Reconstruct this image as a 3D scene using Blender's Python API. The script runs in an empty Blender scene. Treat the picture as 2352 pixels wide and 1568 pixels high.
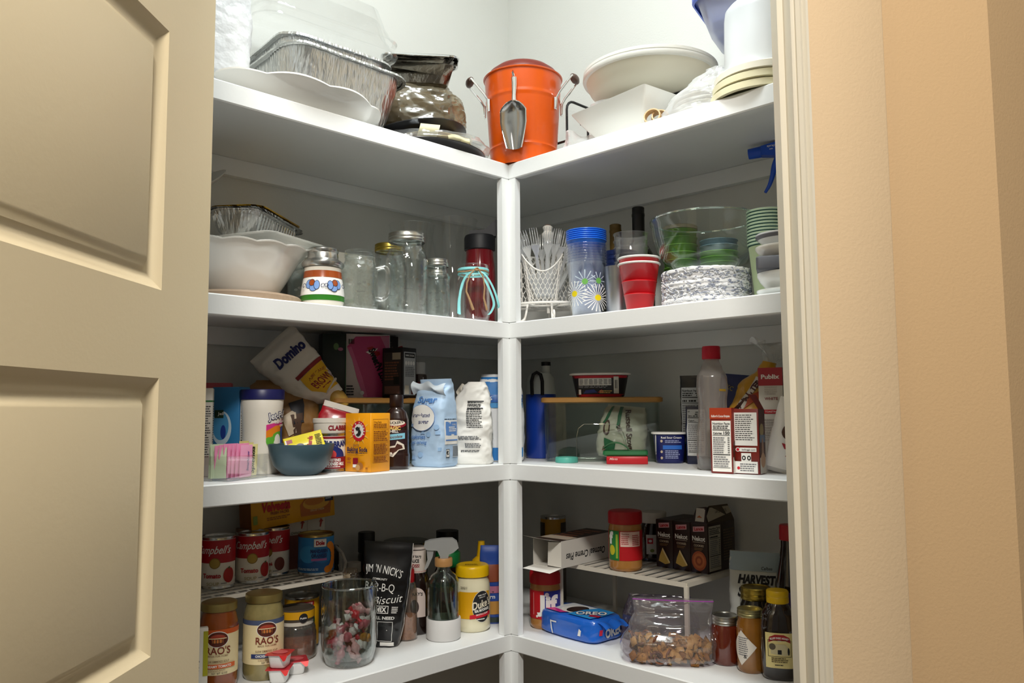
import bpy, bmesh, math, random
from math import pi, sin, cos, radians
from mathutils import Vector, Matrix, Euler, noise as mnoise

# ------------------------------------------------------------------ camera, world, lights
SC = bpy.context.scene
COL = SC.collection
EYE = 1.35                       # camera height above the floor
CAM = Vector((1.3445, -1.3371, EYE))
cam = bpy.data.cameras.new('camera')
cam.sensor_width = 36.0
cam.lens = 36.0 * 1865.6 / 2352
cam.clip_start = 0.02
camo = bpy.data.objects.new('camera', cam)
COL.objects.link(camo)
_rt = Vector((0.70704426, 0.7071419, -0.00622459))
_up = Vector((0.06385968, -0.05507975, 0.99643774))
_fw = Vector((-0.70428003, 0.70492308, 0.08410167))
_m = Matrix((( _rt.x, _up.x, -_fw.x), (_rt.y, _up.y, -_fw.y), (_rt.z, _up.z, -_fw.z)))
camo.matrix_world = Matrix.Translation(CAM) @ _m.to_4x4()
SC.camera = camo

SC.view_settings.view_transform = 'Standard'
SC.view_settings.look = 'None'
SC.view_settings.exposure = 0.0
SC.view_settings.gamma = 1.0
SC.view_settings.use_curve_mapping = False

world = bpy.data.worlds.new('room_ambient')
SC.world = world
world.use_nodes = True
world.node_tree.nodes['Background'].inputs[0].default_value = (1.0, 0.94, 0.84, 1)
world.node_tree.nodes['Background'].inputs[1].default_value = 0.12

def area_lamp(name, loc, target, size, power, col):
    d = bpy.data.lights.new(name, 'AREA')
    d.shape = 'DISK'; d.size = size; d.energy = power; d.color = col
    o = bpy.data.objects.new(name, d)
    o.location = loc
    o.rotation_euler = (Vector(target) - Vector(loc)).to_track_quat('-Z', 'Y').to_euler()
    COL.objects.link(o)
    return o

def cf(X, Z, z=0.0):
    """point X to the right of and Z in front of the door centre line (metres)"""
    return Vector((CAM.x + 0.7071 * X - 0.7071 * Z, CAM.y + 0.7071 * X + 0.7071 * Z, z))

PANTRY_LAMP = (0.42, -0.42, 2.95)
area_lamp('pantry_lamp_light', PANTRY_LAMP, (0.42, -0.42, 0), 0.30, 14.2, (0.90, 0.97, 1.0))
area_lamp('kitchen_lamp_light', cf(0.05, -0.45, 2.95), cf(0.0, 0.5, 1.0), 0.40, 66, (1.0, 0.955, 0.89))

# ------------------------------------------------------------------ materials
def lin(c):
    c /= 255.0
    return c / 12.92 if c <= 0.04045 else ((c + 0.055) / 1.055) ** 2.4

def rgb(h):
    if isinstance(h, str):
        h = h.lstrip('#')
        h = tuple(int(h[i:i + 2], 16) for i in (0, 2, 4))
    return (lin(h[0]), lin(h[1]), lin(h[2]), 1.0)

_MATS = {}
def mat(h, rough=0.5, metal=0.0, bump=0.0, bscale=60.0, streak=False, coat=0.0, mott=0.0, mscale=20.0, emit=0.0, sheen=0.0):
    """opaque procedural material: colour with optional mottle, fine relief and clear coat"""
    key = ('m', h, rough, metal, bump, bscale, coat, mott, mscale, emit, streak)
    if key in _MATS:
        return _MATS[key]
    m = bpy.data.materials.new('paint_' + (h.lstrip('#') if isinstance(h, str) else 'x'))
    m.use_nodes = True
    nt = m.node_tree
    b = nt.nodes['Principled BSDF']
    b.inputs['Base Color'].default_value = rgb(h)
    b.inputs['Roughness'].default_value = rough
    b.inputs['Metallic'].default_value = metal
    b.inputs['Coat Weight'].default_value = coat
    b.inputs['Coat Roughness'].default_value = 0.08
    if emit:
        b.inputs['Emission Color'].default_value = rgb(h)
        b.inputs['Emission Strength'].default_value = emit
    tc = None
    if bump or mott:
        tc = nt.nodes.new('ShaderNodeTexCoord')
    if mott:
        n = nt.nodes.new('ShaderNodeTexNoise')
        n.inputs['Scale'].default_value = mscale
        n.inputs['Detail'].default_value = 3
        nt.links.new(tc.outputs['Object'], n.inputs['Vector'])
        mx = nt.nodes.new('ShaderNodeMix'); mx.data_type = 'RGBA'
        c = rgb(h)
        mx.inputs['A'].default_value = tuple(max(0, v * (1 - mott)) for v in c[:3]) + (1,)
        mx.inputs['B'].default_value = tuple(min(1, v * (1 + mott)) for v in c[:3]) + (1,)
        nt.links.new(n.outputs['Fac'], mx.inputs['Factor'])
        nt.links.new(mx.outputs['Result'], b.inputs['Base Color'])
    if bump:
        n = nt.nodes.new('ShaderNodeTexNoise')
        n.inputs['Scale'].default_value = bscale
        n.inputs['Detail'].default_value = 2
        if streak:
            mp = nt.nodes.new('ShaderNodeMapping'); mp.inputs['Scale'].default_value = (1, 1, 0.12)
            nt.links.new(tc.outputs['Object'], mp.inputs[0]); nt.links.new(mp.outputs[0], n.inputs['Vector'])
        else:
            nt.links.new(tc.outputs['Object'], n.inputs['Vector'])
        bp = nt.nodes.new('ShaderNodeBump')
        bp.inputs['Strength'].default_value = bump
        bp.inputs['Distance'].default_value = 0.004
        nt.links.new(n.outputs['Fac'], bp.inputs['Height'])
        nt.links.new(bp.outputs['Normal'], b.inputs['Normal'])
    _MATS[key] = m
    return m

def glass(h='#f4faf8', edge=0.75, base=0.05, power=3.0, rough=0.02, bump=0.0, bscale=40.0, haze=0.0, hazecol='#ffffff'):
    """thin clear wall: see-through face on, reflecting at grazing angles, optional cloudy share"""
    key = ('g', h, edge, base, power, rough, bump, bscale, haze, hazecol)
    if key in _MATS:
        return _MATS[key]
    m = bpy.data.materials.new('clear_' + h.lstrip('#'))
    m.use_nodes = True
    nt = m.node_tree
    for n in list(nt.nodes):
        nt.nodes.remove(n)
    out = nt.nodes.new('ShaderNodeOutputMaterial')
    tr = nt.nodes.new('ShaderNodeBsdfTransparent'); tr.inputs[0].default_value = rgb(h)
    gl = nt.nodes.new('ShaderNodeBsdfGlossy'); gl.inputs['Roughness'].default_value = rough
    gl.inputs[0].default_value = (0.95, 0.97, 0.97, 1)
    lw = nt.nodes.new('ShaderNodeLayerWeight'); lw.inputs[0].default_value = 0.5
    pw = nt.nodes.new('ShaderNodeMath'); pw.operation = 'POWER'; pw.inputs[1].default_value = power
    ml = nt.nodes.new('ShaderNodeMath'); ml.operation = 'MULTIPLY_ADD'
    ml.inputs[1].default_value = edge; ml.inputs[2].default_value = base
    mx = nt.nodes.new('ShaderNodeMixShader')
    nt.links.new(lw.outputs['Facing'], pw.inputs[0])
    nt.links.new(pw.outputs[0], ml.inputs[0])
    nt.links.new(ml.outputs[0], mx.inputs[0])
    nt.links.new(tr.outputs[0], mx.inputs[1])
    nt.links.new(gl.outputs[0], mx.inputs[2])
    if bump:
        tc = nt.nodes.new('ShaderNodeTexCoord')
        n = nt.nodes.new('ShaderNodeTexNoise'); n.inputs['Scale'].default_value = bscale
        nt.links.new(tc.outputs['Object'], n.inputs['Vector'])
        bp = nt.nodes.new('ShaderNodeBump'); bp.inputs['Strength'].default_value = bump
        bp.inputs['Distance'].default_value = 0.004
        nt.links.new(n.outputs['Fac'], bp.inputs['Height'])
        nt.links.new(bp.outputs['Normal'], gl.inputs['Normal'])
        nt.links.new(bp.outputs['Normal'], lw.inputs['Normal'])
    last = mx
    if haze:
        df = nt.nodes.new('ShaderNodeBsdfTranslucent'); df.inputs[0].default_value = rgb(hazecol)
        d2 = nt.nodes.new('ShaderNodeBsdfDiffuse'); d2.inputs[0].default_value = rgb(hazecol)
        ad = nt.nodes.new('ShaderNodeMixShader'); ad.inputs[0].default_value = 0.6
        nt.links.new(df.outputs[0], ad.inputs[1]); nt.links.new(d2.outputs[0], ad.inputs[2])
        m2 = nt.nodes.new('ShaderNodeMixShader'); m2.inputs[0].default_value = haze
        nt.links.new(mx.outputs[0], m2.inputs[1]); nt.links.new(ad.outputs[0], m2.inputs[2])
        last = m2
    nt.links.new(last.outputs[0], out.inputs[0])
    _MATS[key] = m
    return m

def wood(h1, h2, scale=30.0, rough=0.45):
    key = ('w', h1, h2, scale)
    if key in _MATS:
        return _MATS[key]
    m = bpy.data.materials.new('wood_' + h1.lstrip('#'))
    m.use_nodes = True
    nt = m.node_tree
    b = nt.nodes['Principled BSDF']; b.inputs['Roughness'].default_value = rough
    tc = nt.nodes.new('ShaderNodeTexCoord')
    mp = nt.nodes.new('ShaderNodeMapping'); mp.inputs['Scale'].default_value = (0.25, 3, 3)
    n = nt.nodes.new('ShaderNodeTexNoise'); n.inputs['Scale'].default_value = scale; n.inputs['Detail'].default_value = 4
    mx = nt.nodes.new('ShaderNodeMix'); mx.data_type = 'RGBA'
    mx.inputs['A'].default_value = rgb(h1); mx.inputs['B'].default_value = rgb(h2)
    nt.links.new(tc.outputs['Object'], mp.inputs[0]); nt.links.new(mp.outputs[0], n.inputs['Vector'])
    nt.links.new(n.outputs['Fac'], mx.inputs['Factor']); nt.links.new(mx.outputs['Result'], b.inputs['Base Color'])
    _MATS[key] = m
    return m

FOIL = mat('#dfe1e1', 0.33, 1.0, bump=0.8, bscale=150, streak=True)
FOILS = mat('#dcdede', 0.2, 1.0)
STEEL = mat('#c9c9c6', 0.26, 1.0)
CHROME = mat('#e2e2e2', 0.1, 1.0)
BLACK = mat('#0b0b0c', 0.45)
INK = mat('#17171a', 0.7)
GREY = mat('#77777a', 0.7)
WHITE = mat('#f2f1ec', 0.4)
PAPER = mat('#f1efe8', 0.75)
JAR = glass('#ffffff', 0.75, 0.045, 2.8)
JARB = glass('#fdffff', 0.75, 0.05, 2.6, bump=0.7, bscale=60)
FILM = glass('#f7f7f5', 0.6, 0.09, 2.0, rough=0.12, bump=0.9, bscale=28, haze=0.10)
CUPC = glass('#ffffff', 0.7, 0.05, 2.2, haze=0.05)

# ------------------------------------------------------------------ mesh builder
class MB:
    def __init__(self):
        self.v = []; self.f = []; self.mi = []; self.sm = []; self.mats = []
    def idx(self, m):
        if m not in self.mats:
            self.mats.append(m)
        return self.mats.index(m)
    def add(self, vs, fs, m, smooth=True, xf=None):
        o = len(self.v); k = self.idx(m)
        if xf is not None:
            vs = [tuple(xf @ Vector(p)) for p in vs]
        self.v += [tuple(p) for p in vs]
        for f in fs:
            self.f.append([i + o for i in f]); self.mi.append(k); self.sm.append(smooth)
        return self
    def box(self, c, s, m, xf=None):
        x, y, z = c; a, b, d = s[0] / 2, s[1] / 2, s[2] / 2
        vs = [(x + i * a, y + j * b, z + k * d) for i in (-1, 1) for j in (-1, 1) for k in (-1, 1)]
        fs = [(0, 1, 3, 2), (4, 6, 7, 5), (0, 4, 5, 1), (2, 3, 7, 6), (0, 2, 6, 4), (1, 5, 7, 3)]
        return self.add(vs, fs, m, False, xf)
    def rings(self, rs, m, smooth=True, cap0=True, cap1=True, xf=None, closed=True):
        """skin a list of equally long rings"""
        n = len(rs[0]); vs = [p for r in rs for p in r]; fs = []
        for i in range(len(rs) - 1):
            for j in range(n if closed else n - 1):
                a = i * n + j; b = i * n + (j + 1) % n
                fs.append((a, b, b + n, a + n))
        if cap0: fs.append(tuple(reversed(range(n))))
        if cap1: fs.append(tuple(range((len(rs) - 1) * n, len(rs) * n)))
        return self.add(vs, fs, m, smooth, xf)
    def lathe(self, prof, m, seg=36, xf=None, cap0=False, cap1=False, wob=None):
        rs = []
        for r, z in prof:
            ring = []
            for k in range(seg):
                a = 2 * pi * k / seg
                rr = r * (wob(a, z) if wob else 1.0)
                ring.append((rr * sin(a), -rr * cos(a), z))
            rs.append(ring)
        return self.rings(rs, m, True, cap0, cap1, xf)
    def loft(self, L, m, seg=48, nz=None, cap0=True, cap1=True, xf=None):
        z0, z1 = L.s[0][0], L.s[-1][0]
        if nz:
            zs = [z0 + (z1 - z0) * i / nz for i in range(nz + 1)]
        else:
            zs = [s[0] for s in L.s]
        rs = [[L.pt(2 * pi * k / seg, z) for k in range(seg)] for z in zs]
        return self.rings(rs, m, True, cap0, cap1, xf)
    def tube(self, pts, r, m, seg=6, closed=False, xf=None):
        pts = [Vector(p) for p in pts]; n = len(pts); rs = []
        ref = Vector((0.123, 0.31, 0.94)); prev = None
        for i in range(n):
            if closed:
                t = pts[(i + 1) % n] - pts[i - 1]
            else:
                t = pts[min(i + 1, n - 1)] - pts[max(i - 1, 0)]
            t.normalize()
            u = prev - t * prev.dot(t) if prev is not None else t.cross(ref)
            if u.length < 1e-5: u = t.orthogonal()
            u.normalize(); w = t.cross(u); prev = u
            rr = r[i] if isinstance(r, (list, tuple)) else r
            rs.append([pts[i] + rr * (cos(2 * pi * k / seg) * u + sin(2 * pi * k / seg) * w) for k in range(seg)])
        if closed:
            rs.append(rs[0])
            return self.rings(rs, m, True, False, False, xf)
        return self.rings(rs, m, True, True, True, xf)
    def prism(self, poly, y0, y1, m, xf=None, smooth=False):
        """extrude an x-z outline from y0 to y1"""
        n = len(poly)
        vs = [(p[0], y0, p[1]) for p in poly] + [(p[0], y1, p[1]) for p in poly]
        fs = [tuple(range(n)), tuple(reversed(range(n, 2 * n)))]
        for i in range(n):
            j = (i + 1) % n
            fs.append((i, i + n, j + n, j))
        return self.add(vs, fs, m, smooth, xf)
    def grid(self, fn, nu, nv, m, xf=None, smooth=True):
        vs = [fn(i / nu, j / nv) for j in range(nv + 1) for i in range(nu + 1)]
        fs = [(j * (nu + 1) + i, j * (nu + 1) + i + 1, (j + 1) * (nu + 1) + i + 1, (j + 1) * (nu + 1) + i)
              for j in range(nv) for i in range(nu)]
        return self.add(vs, fs, m, smooth, xf)
    def mesh(self, name):
        me = bpy.data.meshes.new(name)
        me.from_pydata(self.v, [], self.f)
        for m in self.mats: me.materials.append(m)
        me.polygons.foreach_set('material_index', self.mi)
        me.polygons.foreach_set('use_smooth', self.sm)
        me.update()
        return me
    def build(self, name, parent=None, label=None, loc=None, rot=None, edge=40):
        me = self.mesh(name)
        bm = bmesh.new(); bm.from_mesh(me)
        bmesh.ops.recalc_face_normals(bm, faces=bm.faces)
        bm.to_mesh(me); bm.free()
        try: me.set_sharp_from_angle(angle=radians(edge))
        except Exception: pass
        o = bpy.data.objects.new(name, me)
        COL.objects.link(o)
        if parent: o.parent = parent
        if loc is not None: o.location = loc
        if rot is not None: o.rotation_euler = rot
        if label: o['label'] = label
        return o

class Loft:
    """sections (z, half width, half depth, squareness, cx, cy) with smooth interpolation and crumple"""
    def __init__(self, s, amp=0.0, scale=20.0, seed=0.0, lin_=False):
        self.s = [tuple(t) + (0, 0, 0, 0, 0, 0)[len(t):] if len(t) >= 6 else tuple(t) + (2.0, 0, 0)[len(t) - 3:] for t in s]
        self.amp, self.scale, self.seed, self.lin = amp, scale, seed, lin_
    def sec(self, z):
        s = self.s
        if z <= s[0][0]: return s[0][1:]
        if z >= s[-1][0]: return s[-1][1:]
        for a, b in zip(s, s[1:]):
            if a[0] <= z <= b[0]:
                t = (z - a[0]) / max(1e-9, b[0] - a[0])
                if not self.lin: t = t * t * (3 - 2 * t)
                return tuple(p + (q - p) * t for p, q in zip(a[1:], b[1:]))
    def disp(self, x, y, z):
        if not self.amp: return 0.0
        p = Vector((x, y, z)) * self.scale + Vector((self.seed, self.seed * 1.7, -self.seed))
        n = mnoise.noise(p) + 0.5 * (1 - 2 * abs(mnoise.noise(p * 2.1)))
        return self.amp * n
    def pt(self, th, z):
        a, b, n, cx, cy = self.sec(z)
        c, s = sin(th), -cos(th)
        x = a * math.copysign(abs(c) ** (2 / n), c); y = b * math.copysign(abs(s) ** (2 / n), s)
        d = self.disp(x, y, z); l = math.hypot(x, y) or 1
        return (cx + x + d * x / l, cy + y + d * y / l, z)
    def front(self, u, v, o=0.0):
        a, b, n, cx, cy = self.sec(v)
        x = max(-a * 0.999, min(a * 0.999, u))
        y = -b * max(0.0, 1 - abs(x / a) ** n) ** (1 / n)
        d = self.disp(x, y, v); l = math.hypot(x, y) or 1
        return (cx + x + d * x / l, cy + y + d * y / l - o, v)

# ------------------------------------------------------------------ print: flat shapes and lettering mapped on a surface
_TXT = {}
def text_poly(s, bold=0.0, shear=0.0):
    key = (s, bold, shear)
    if key in _TXT: return _TXT[key]
    cu = bpy.data.curves.new('t', 'FONT')
    cu.body = s; cu.size = 1.0; cu.offset = bold; cu.shear = shear
    cu.resolution_u = 3; cu.align_x = 'LEFT'
    ob = bpy.data.objects.new('t', cu)
    me = bpy.data.meshes.new_from_object(ob)
    vs = [(v.co.x, v.co.y) for v in me.vertices]; fs = [tuple(p.vertices) for p in me.polygons]
    bpy.data.objects.remove(ob); bpy.data.curves.remove(cu); bpy.data.meshes.remove(me)
    if not vs: vs = [(0, 0)]
    x0 = min(v[0] for v in vs); x1 = max(v[0] for v in vs)
    _TXT[key] = (vs, fs, x0, x1)
    return _TXT[key]

class Pr:
    def __init__(self, fn, step=None, base=0.0004, dl=0.00012):
        self.mb = MB(); self.fn = fn; self.step = step; self.o = base; self.dl = dl
    def _put(self, vs, fs, m, stepy=None):
        self.o += self.dl
        if self.step:
            bm = bmesh.new()
            bv = [bm.verts.new((x, y, 0)) for x, y in vs]
            for f in fs:
                try: bm.faces.new([bv[i] for i in f])
                except ValueError: pass
            xs = [p[0] for p in vs]; ys = [p[1] for p in vs]
            for ax, (lo, hi), st in ((0, (min(xs), max(xs)), self.step), (1, (min(ys), max(ys)), stepy or self.step * 2.5)):
                k = math.ceil(lo / st + 1e-6)
                nn = (1, 0, 0) if ax == 0 else (0, 1, 0)
                while k * st < hi - 1e-7:
                    co = (k * st, 0, 0) if ax == 0 else (0, k * st, 0)
                    bmesh.ops.bisect_plane(bm, geom=bm.verts[:] + bm.edges[:] + bm.faces[:], plane_co=co, plane_no=nn)
                    k += 1
            bm.verts.index_update()
            vs = [(v.co.x, v.co.y) for v in bm.verts]
            fs = [tuple(v.index for v in f.verts) for f in bm.faces]
            bm.free()
        self.mb.add([self.fn(x, y, self.o) for x, y in vs], fs, m, bool(self.step))
        return self
    def rect(self, x, y, w, h, m):
        a, b = w / 2, h / 2
        return self._put([(x - a, y - b), (x + a, y - b), (x + a, y + b), (x - a, y + b)], [(0, 1, 2, 3)], m)
    def poly(self, pts, m):
        return self._put(pts, [tuple(range(len(pts)))], m)
    def ell(self, x, y, rx, ry, m, n=28):
        return self.poly([(x + rx * cos(2 * pi * k / n), y + ry * sin(2 * pi * k / n)) for k in range(n)], m)
    def frame(self, x, y, w, h, t, m):
        a, b = w / 2, h / 2
        o = [(x - a, y - b), (x + a, y - b), (x + a, y + b), (x - a, y + b)]
        i = [(x - a + t, y - b + t), (x + a - t, y - b + t), (x + a - t, y + b - t), (x - a + t, y + b - t)]
        return self._put(o + i, [(0, 1, 5, 4), (1, 2, 6, 5), (2, 3, 7, 6), (3, 0, 4, 7)], m)
    def txt(self, s, x, y, h, m, w=None, rot=0.0, shear=0.0, bold=0.012, align='C', arc=None, skew=0.0):
        vs, fs, x0, x1 = text_poly(s, bold, shear)
        k = h / 0.7; kx = k if w is None else w / max(1e-6, x1 - x0)
        W = (x1 - x0) * kx
        off = {'C': -W / 2, 'L': 0, 'R': -W}[align]
        c, sn = cos(radians(rot)), sin(radians(rot)); out = []
        for a, b in vs:
            u = (a - x0) * kx + off; t = b * k - h / 2
            if arc:                                   # bend along a circle of radius arc
                th = u / arc; rr = arc + t
                u, t = rr * sin(th), rr * cos(th) - arc
            t += u * skew
            out.append((x + u * c - t * sn, y + u * sn + t * c))
        return self._put(out, fs, m)
    def lines(self, x, y, w, h, n, m, seed=1, fill=0.55, ragged=0.25):
        """fine print: n rows of small word-long dashes"""
        rnd = random.Random(seed); vs = []; fs = []
        for i in range(n):
            yy = y + h / 2 - (i + 0.5) * h / n; th = h / n * fill / 2
            end = w * (1 - ragged * rnd.random()); a = 0.0
            while a < end:
                l = min(end - a, w * rnd.uniform(0.06, 0.2))
                k = len(vs); xa = x - w / 2 + a
                vs += [(xa, yy - th), (xa + l, yy - th), (xa + l, yy + th), (xa, yy + th)]
                fs.append((k, k + 1, k + 2, k + 3))
                a += l + w * 0.025
        return self._put(vs, fs, m)
    def bars(self, x, y, w, h, m, n=22, seed=2):
        rnd = random.Random(seed); vs = []; fs = []
        for i in range(n):
            t = w / n * rnd.uniform(0.25, 0.75); xa = x - w / 2 + w * i / n; k = len(vs)
            vs += [(xa, y - h / 2), (xa + t, y - h / 2), (xa + t, y + h / 2), (xa, y + h / 2)]; fs.append((k, k + 1, k + 2, k + 3))
        return self._put(vs, fs, m)
    def nutrition(self, x, y, w, h, seed=3, cal=None, head=True, bg=None):
        self.rect(x, y, w, h, bg or PAPER)
        if head: self.txt('Nutrition Facts', x, y + h * 0.445, h * 0.045, INK, w=w * 0.9, bold=0.03)
        self.lines(x, y + h * 0.375, w * 0.86, h * 0.075, 2, INK, seed)
        self.rect(x, y + h * 0.32, w * 0.9, h * 0.016, INK)
        if cal:
            self.txt('Calories', x - w * 0.2, y + h * 0.255, h * 0.04, INK, w=w * 0.46, bold=0.03)
            self.txt(cal, x + w * 0.28, y + h * 0.262, h * 0.058, INK, w=w * 0.32, bold=0.03)
        else:
            self.lines(x, y + h * 0.255, w * 0.86, h * 0.06, 1, INK, seed + 1)
        self.rect(x, y + h * 0.215, w * 0.9, h * 0.009, INK)
        self.lines(x - w * 0.08, y + h * 0.02, w * 0.7, h * 0.33, 8, GREY, seed + 2, fill=0.5)
        self.lines(x + w * 0.38, y + h * 0.02, w * 0.1, h * 0.33, 8, INK, seed + 5, fill=0.45, ragged=0)
        self.rect(x, y - h * 0.165, w * 0.9, h * 0.016, INK)
        self.lines(x, y - h * 0.3, w * 0.84, h * 0.22, 5, GREY, seed + 3, fill=0.45)
        self.rect(x, y - h * 0.42, w * 0.9, h * 0.009, INK)
        return self
    def build(self, name, parent, label=None):
        return self.mb.build(name, parent, label)

def cyl(r, z0=0.0, taper=0.0):
    def fn(u, v, o):
        rr = r + taper * v; a = u / max(rr, 1e-4)
        return ((rr + o) * sin(a), -(rr + o) * cos(a), v)
    return fn
def sm(pts, n=5):
    """smooth a polyline (Catmull-Rom)"""
    P = [Vector(p) for p in pts]; out = []
    for i in range(len(P) - 1):
        a, b, c, d = P[max(i - 1, 0)], P[i], P[i + 1], P[min(i + 2, len(P) - 1)]
        for k in range(n):
            t = k / n
            out.append(.5 * ((2 * b) + (c - a) * t + (2 * a - 5 * b + 4 * c - d) * t * t + (3 * b - a - 3 * c + d) * t ** 3))
    return out + [P[-1]]
def front(d):  return lambda u, v, o: (u, -d - o, v)
def right(w):  return lambda u, v, o: (w + o, u, v)
def leftf(w):  return lambda u, v, o: (-w - o, -u, v)
def topf(h):   return lambda u, v, o: (u, v, h + o)

# ------------------------------------------------------------------ things
def thing(name, label, cat, loc, rz=45.0, group=None, rx=0.0, ry=0.0):
    o = bpy.data.objects.new(name, None)
    o.empty_display_size = 0.02
    COL.objects.link(o)
    o.location = loc
    o.rotation_euler = Euler((radians(rx), radians(ry), radians(rz)), 'XYZ')
    o['label'] = label; o['category'] = cat
    if group: o['group'] = group
    return o
def tag(o, label, cat, group=None):
    o['label'] = label; o['category'] = cat
    if group: o['group'] = group
    return o
def struct(o):
    o['kind'] = 'structure'
    return o
def copy_tree(o, parent=None):
    c = o.copy(); COL.objects.link(c)
    if parent: c.parent = parent
    for ch in list(o.children): copy_tree(ch, c)
    return c
S1, S2, S3, S4 = EYE + 0.5846, EYE + 0.2045, EYE - 0.1229, EYE - 0.5069
E1 = 0.0006          # things stand this far above what carries them
def rect_ring(a, b, r, z, n=4, cx=0, cy=0):
    """rounded rectangle ring"""
    out = []
    for qx, qy, a0 in ((1, -1, -90), (1, 1, 0), (-1, 1, 90), (-1, -1, 180)):
        for k in range(n + 1):
            t = radians(a0 + 90.0 * k / n)
            out.append((cx + qx * (a - r) + r * cos(t), cy + qy * (b - r) + r * sin(t), z))
    return out
def carton(mb, w, d, h, m, r=0.0012, z0=0.0):
    """folded-card box with slightly softened edges"""
    rs = [rect_ring(w / 2 - r * .6, d / 2 - r * .6, r, z0, 2), rect_ring(w / 2, d / 2, r, z0 + r, 2),
          rect_ring(w / 2, d / 2, r, z0 + h - r, 2), rect_ring(w / 2 - r * .6, d / 2 - r * .6, r, z0 + h, 2)]
    return mb.rings(rs, m, False)

# ------------------------------------------------------------------ the place: walls, opening, door
D = 0.372                        # shelf depth: back walls at x = -D and y = D
WEND = 1.14                      # short end walls of the pantry
CEIL = 3.05
wallw = mat('#d5d6d1', 0.7, bump=0.08, bscale=220)
shelfw = mat('#ebedec', 0.42, bump=0.05, bscale=90)
trimw = mat('#d9d2c0', 0.4)
tan = mat('#cfae82', 0.75, bump=0.10, bscale=260)
tan2 = mat('#dcc19b', 0.75, bump=0.10, bscale=260)
doorw = mat('#f0dfb9', 0.42, bump=0.03, bscale=200)

def slab(name, pts, z0, z1, m, parent=None):
    """vertical wall slab over a plan outline"""
    mb = MB(); n = len(pts)
    vs = [(p[0], p[1], z0) for p in pts] + [(p[0], p[1], z1) for p in pts]
    fs = [tuple(range(n)), tuple(range(n, 2 * n))] + [(i, (i + 1) % n, (i + 1) % n + n, i + n) for i in range(n)]
    mb.add(vs, fs, m, False)
    return mb.build(name, parent)

T = 0.10
ZI, ZO = 1.115, 1.045            # inner and outer face of the slanted door wall, in front of the camera
OR_, OL_ = 0.3737, -0.422        # opening edges (rough)
struct(slab('wall_left', [(-D, D), (-D, -WEND - T), (-D - T, -WEND - T), (-D - T, D + T), (-D, D + T)], 0, CEIL, wallw))
struct(slab('wall_back', [(-D, D), (WEND + T, D), (WEND + T, D + T), (-D, D + T)], 0, CEIL, wallw))
pr = cf(0, ZI)
def on_wall(X, Z): p = cf(X, Z); return (p.x, p.y)
# end walls close the pantry between the back walls and the slanted door wall
pA = on_wall(0, ZI)
ka = WEND
yi = ka + (pA[1] - pA[0])        # slanted inner face: y = x + (pA.y - pA.x)
struct(slab('wall_right_end', [(WEND, D), (WEND, yi), (WEND + T, yi + T), (WEND + T, D)], 0, CEIL, wallw))
xi = -WEND - (pA[1] - pA[0])
struct(slab('wall_left_end', [(-D, -WEND), (xi, -WEND), (xi - T, -WEND - T), (-D, -WEND - T)], 0, CEIL, wallw))

XR = 0.70                        # where the slanted wall turns away on the right
XL = -0.80
def wall_piece(name, X0, X1, z0, z1):
    mb = MB()
    a, b, c, d = on_wall(X0, ZO), on_wall(X1, ZO), on_wall(X1, ZI), on_wall(X0, ZI)
    vs = [(p[0], p[1], z) for z in (z0, z1) for p in (a, b, c, d)]
    mb.add(vs, [(0, 1, 5, 4), (1, 2, 6, 5), (3, 0, 4, 7), (0, 1, 2, 3), (4, 5, 6, 7)], tan, False)
    mb.add(vs, [(2, 3, 7, 6)], wallw, False)
    return struct(mb.build(name))
wall_piece('wall_front_right', OR_ + 0.02, 0.639, 0, CEIL)
wall_piece('wall_front_left', XL, OL_ - 0.02, 0, CEIL)
wall_piece('wall_front_top', OL_ - 0.02, OR_ + 0.02, 2.30, CEIL)
# the kitchen wall turns away to the right at an outside corner
c0 = cf(0.639, ZO); c1 = cf(0.639 + 0.62, ZO + 0.36); c2 = c1 + Vector((-0.0707, 0.0, 0)) ; 
struct(slab('wall_kitchen_right', [(c0.x, c0.y), (c1.x, c1.y), (c1.x - 0.07, c1.y + 0.07), (c0.x - 0.03, c0.y + 0.10)], 0, CEIL, tan))
e0 = cf(XL, ZO); e1 = cf(XL - 0.9, ZO + 0.9)
struct(slab('wall_kitchen_left', [(e0.x, e0.y), (e1.x, e1.y), (e1.x + 0.07, e1.y + 0.07), (e0.x + 0.10, e0.y + 0.03)], 0, CEIL, tan))

fl = MB(); fl.box((0.9, -0.9, -0.02), (5.4, 5.4, 0.04), mat('#5e4c3a', 0.5, mott=0.12, mscale=6)); struct(fl.build('floor'))
cl = MB(); cl.box((0.9, -0.9, CEIL + 0.03), (5.4, 5.4, 0.06), mat('#efece4', 0.8)); struct(cl.build('ceiling'))

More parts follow.
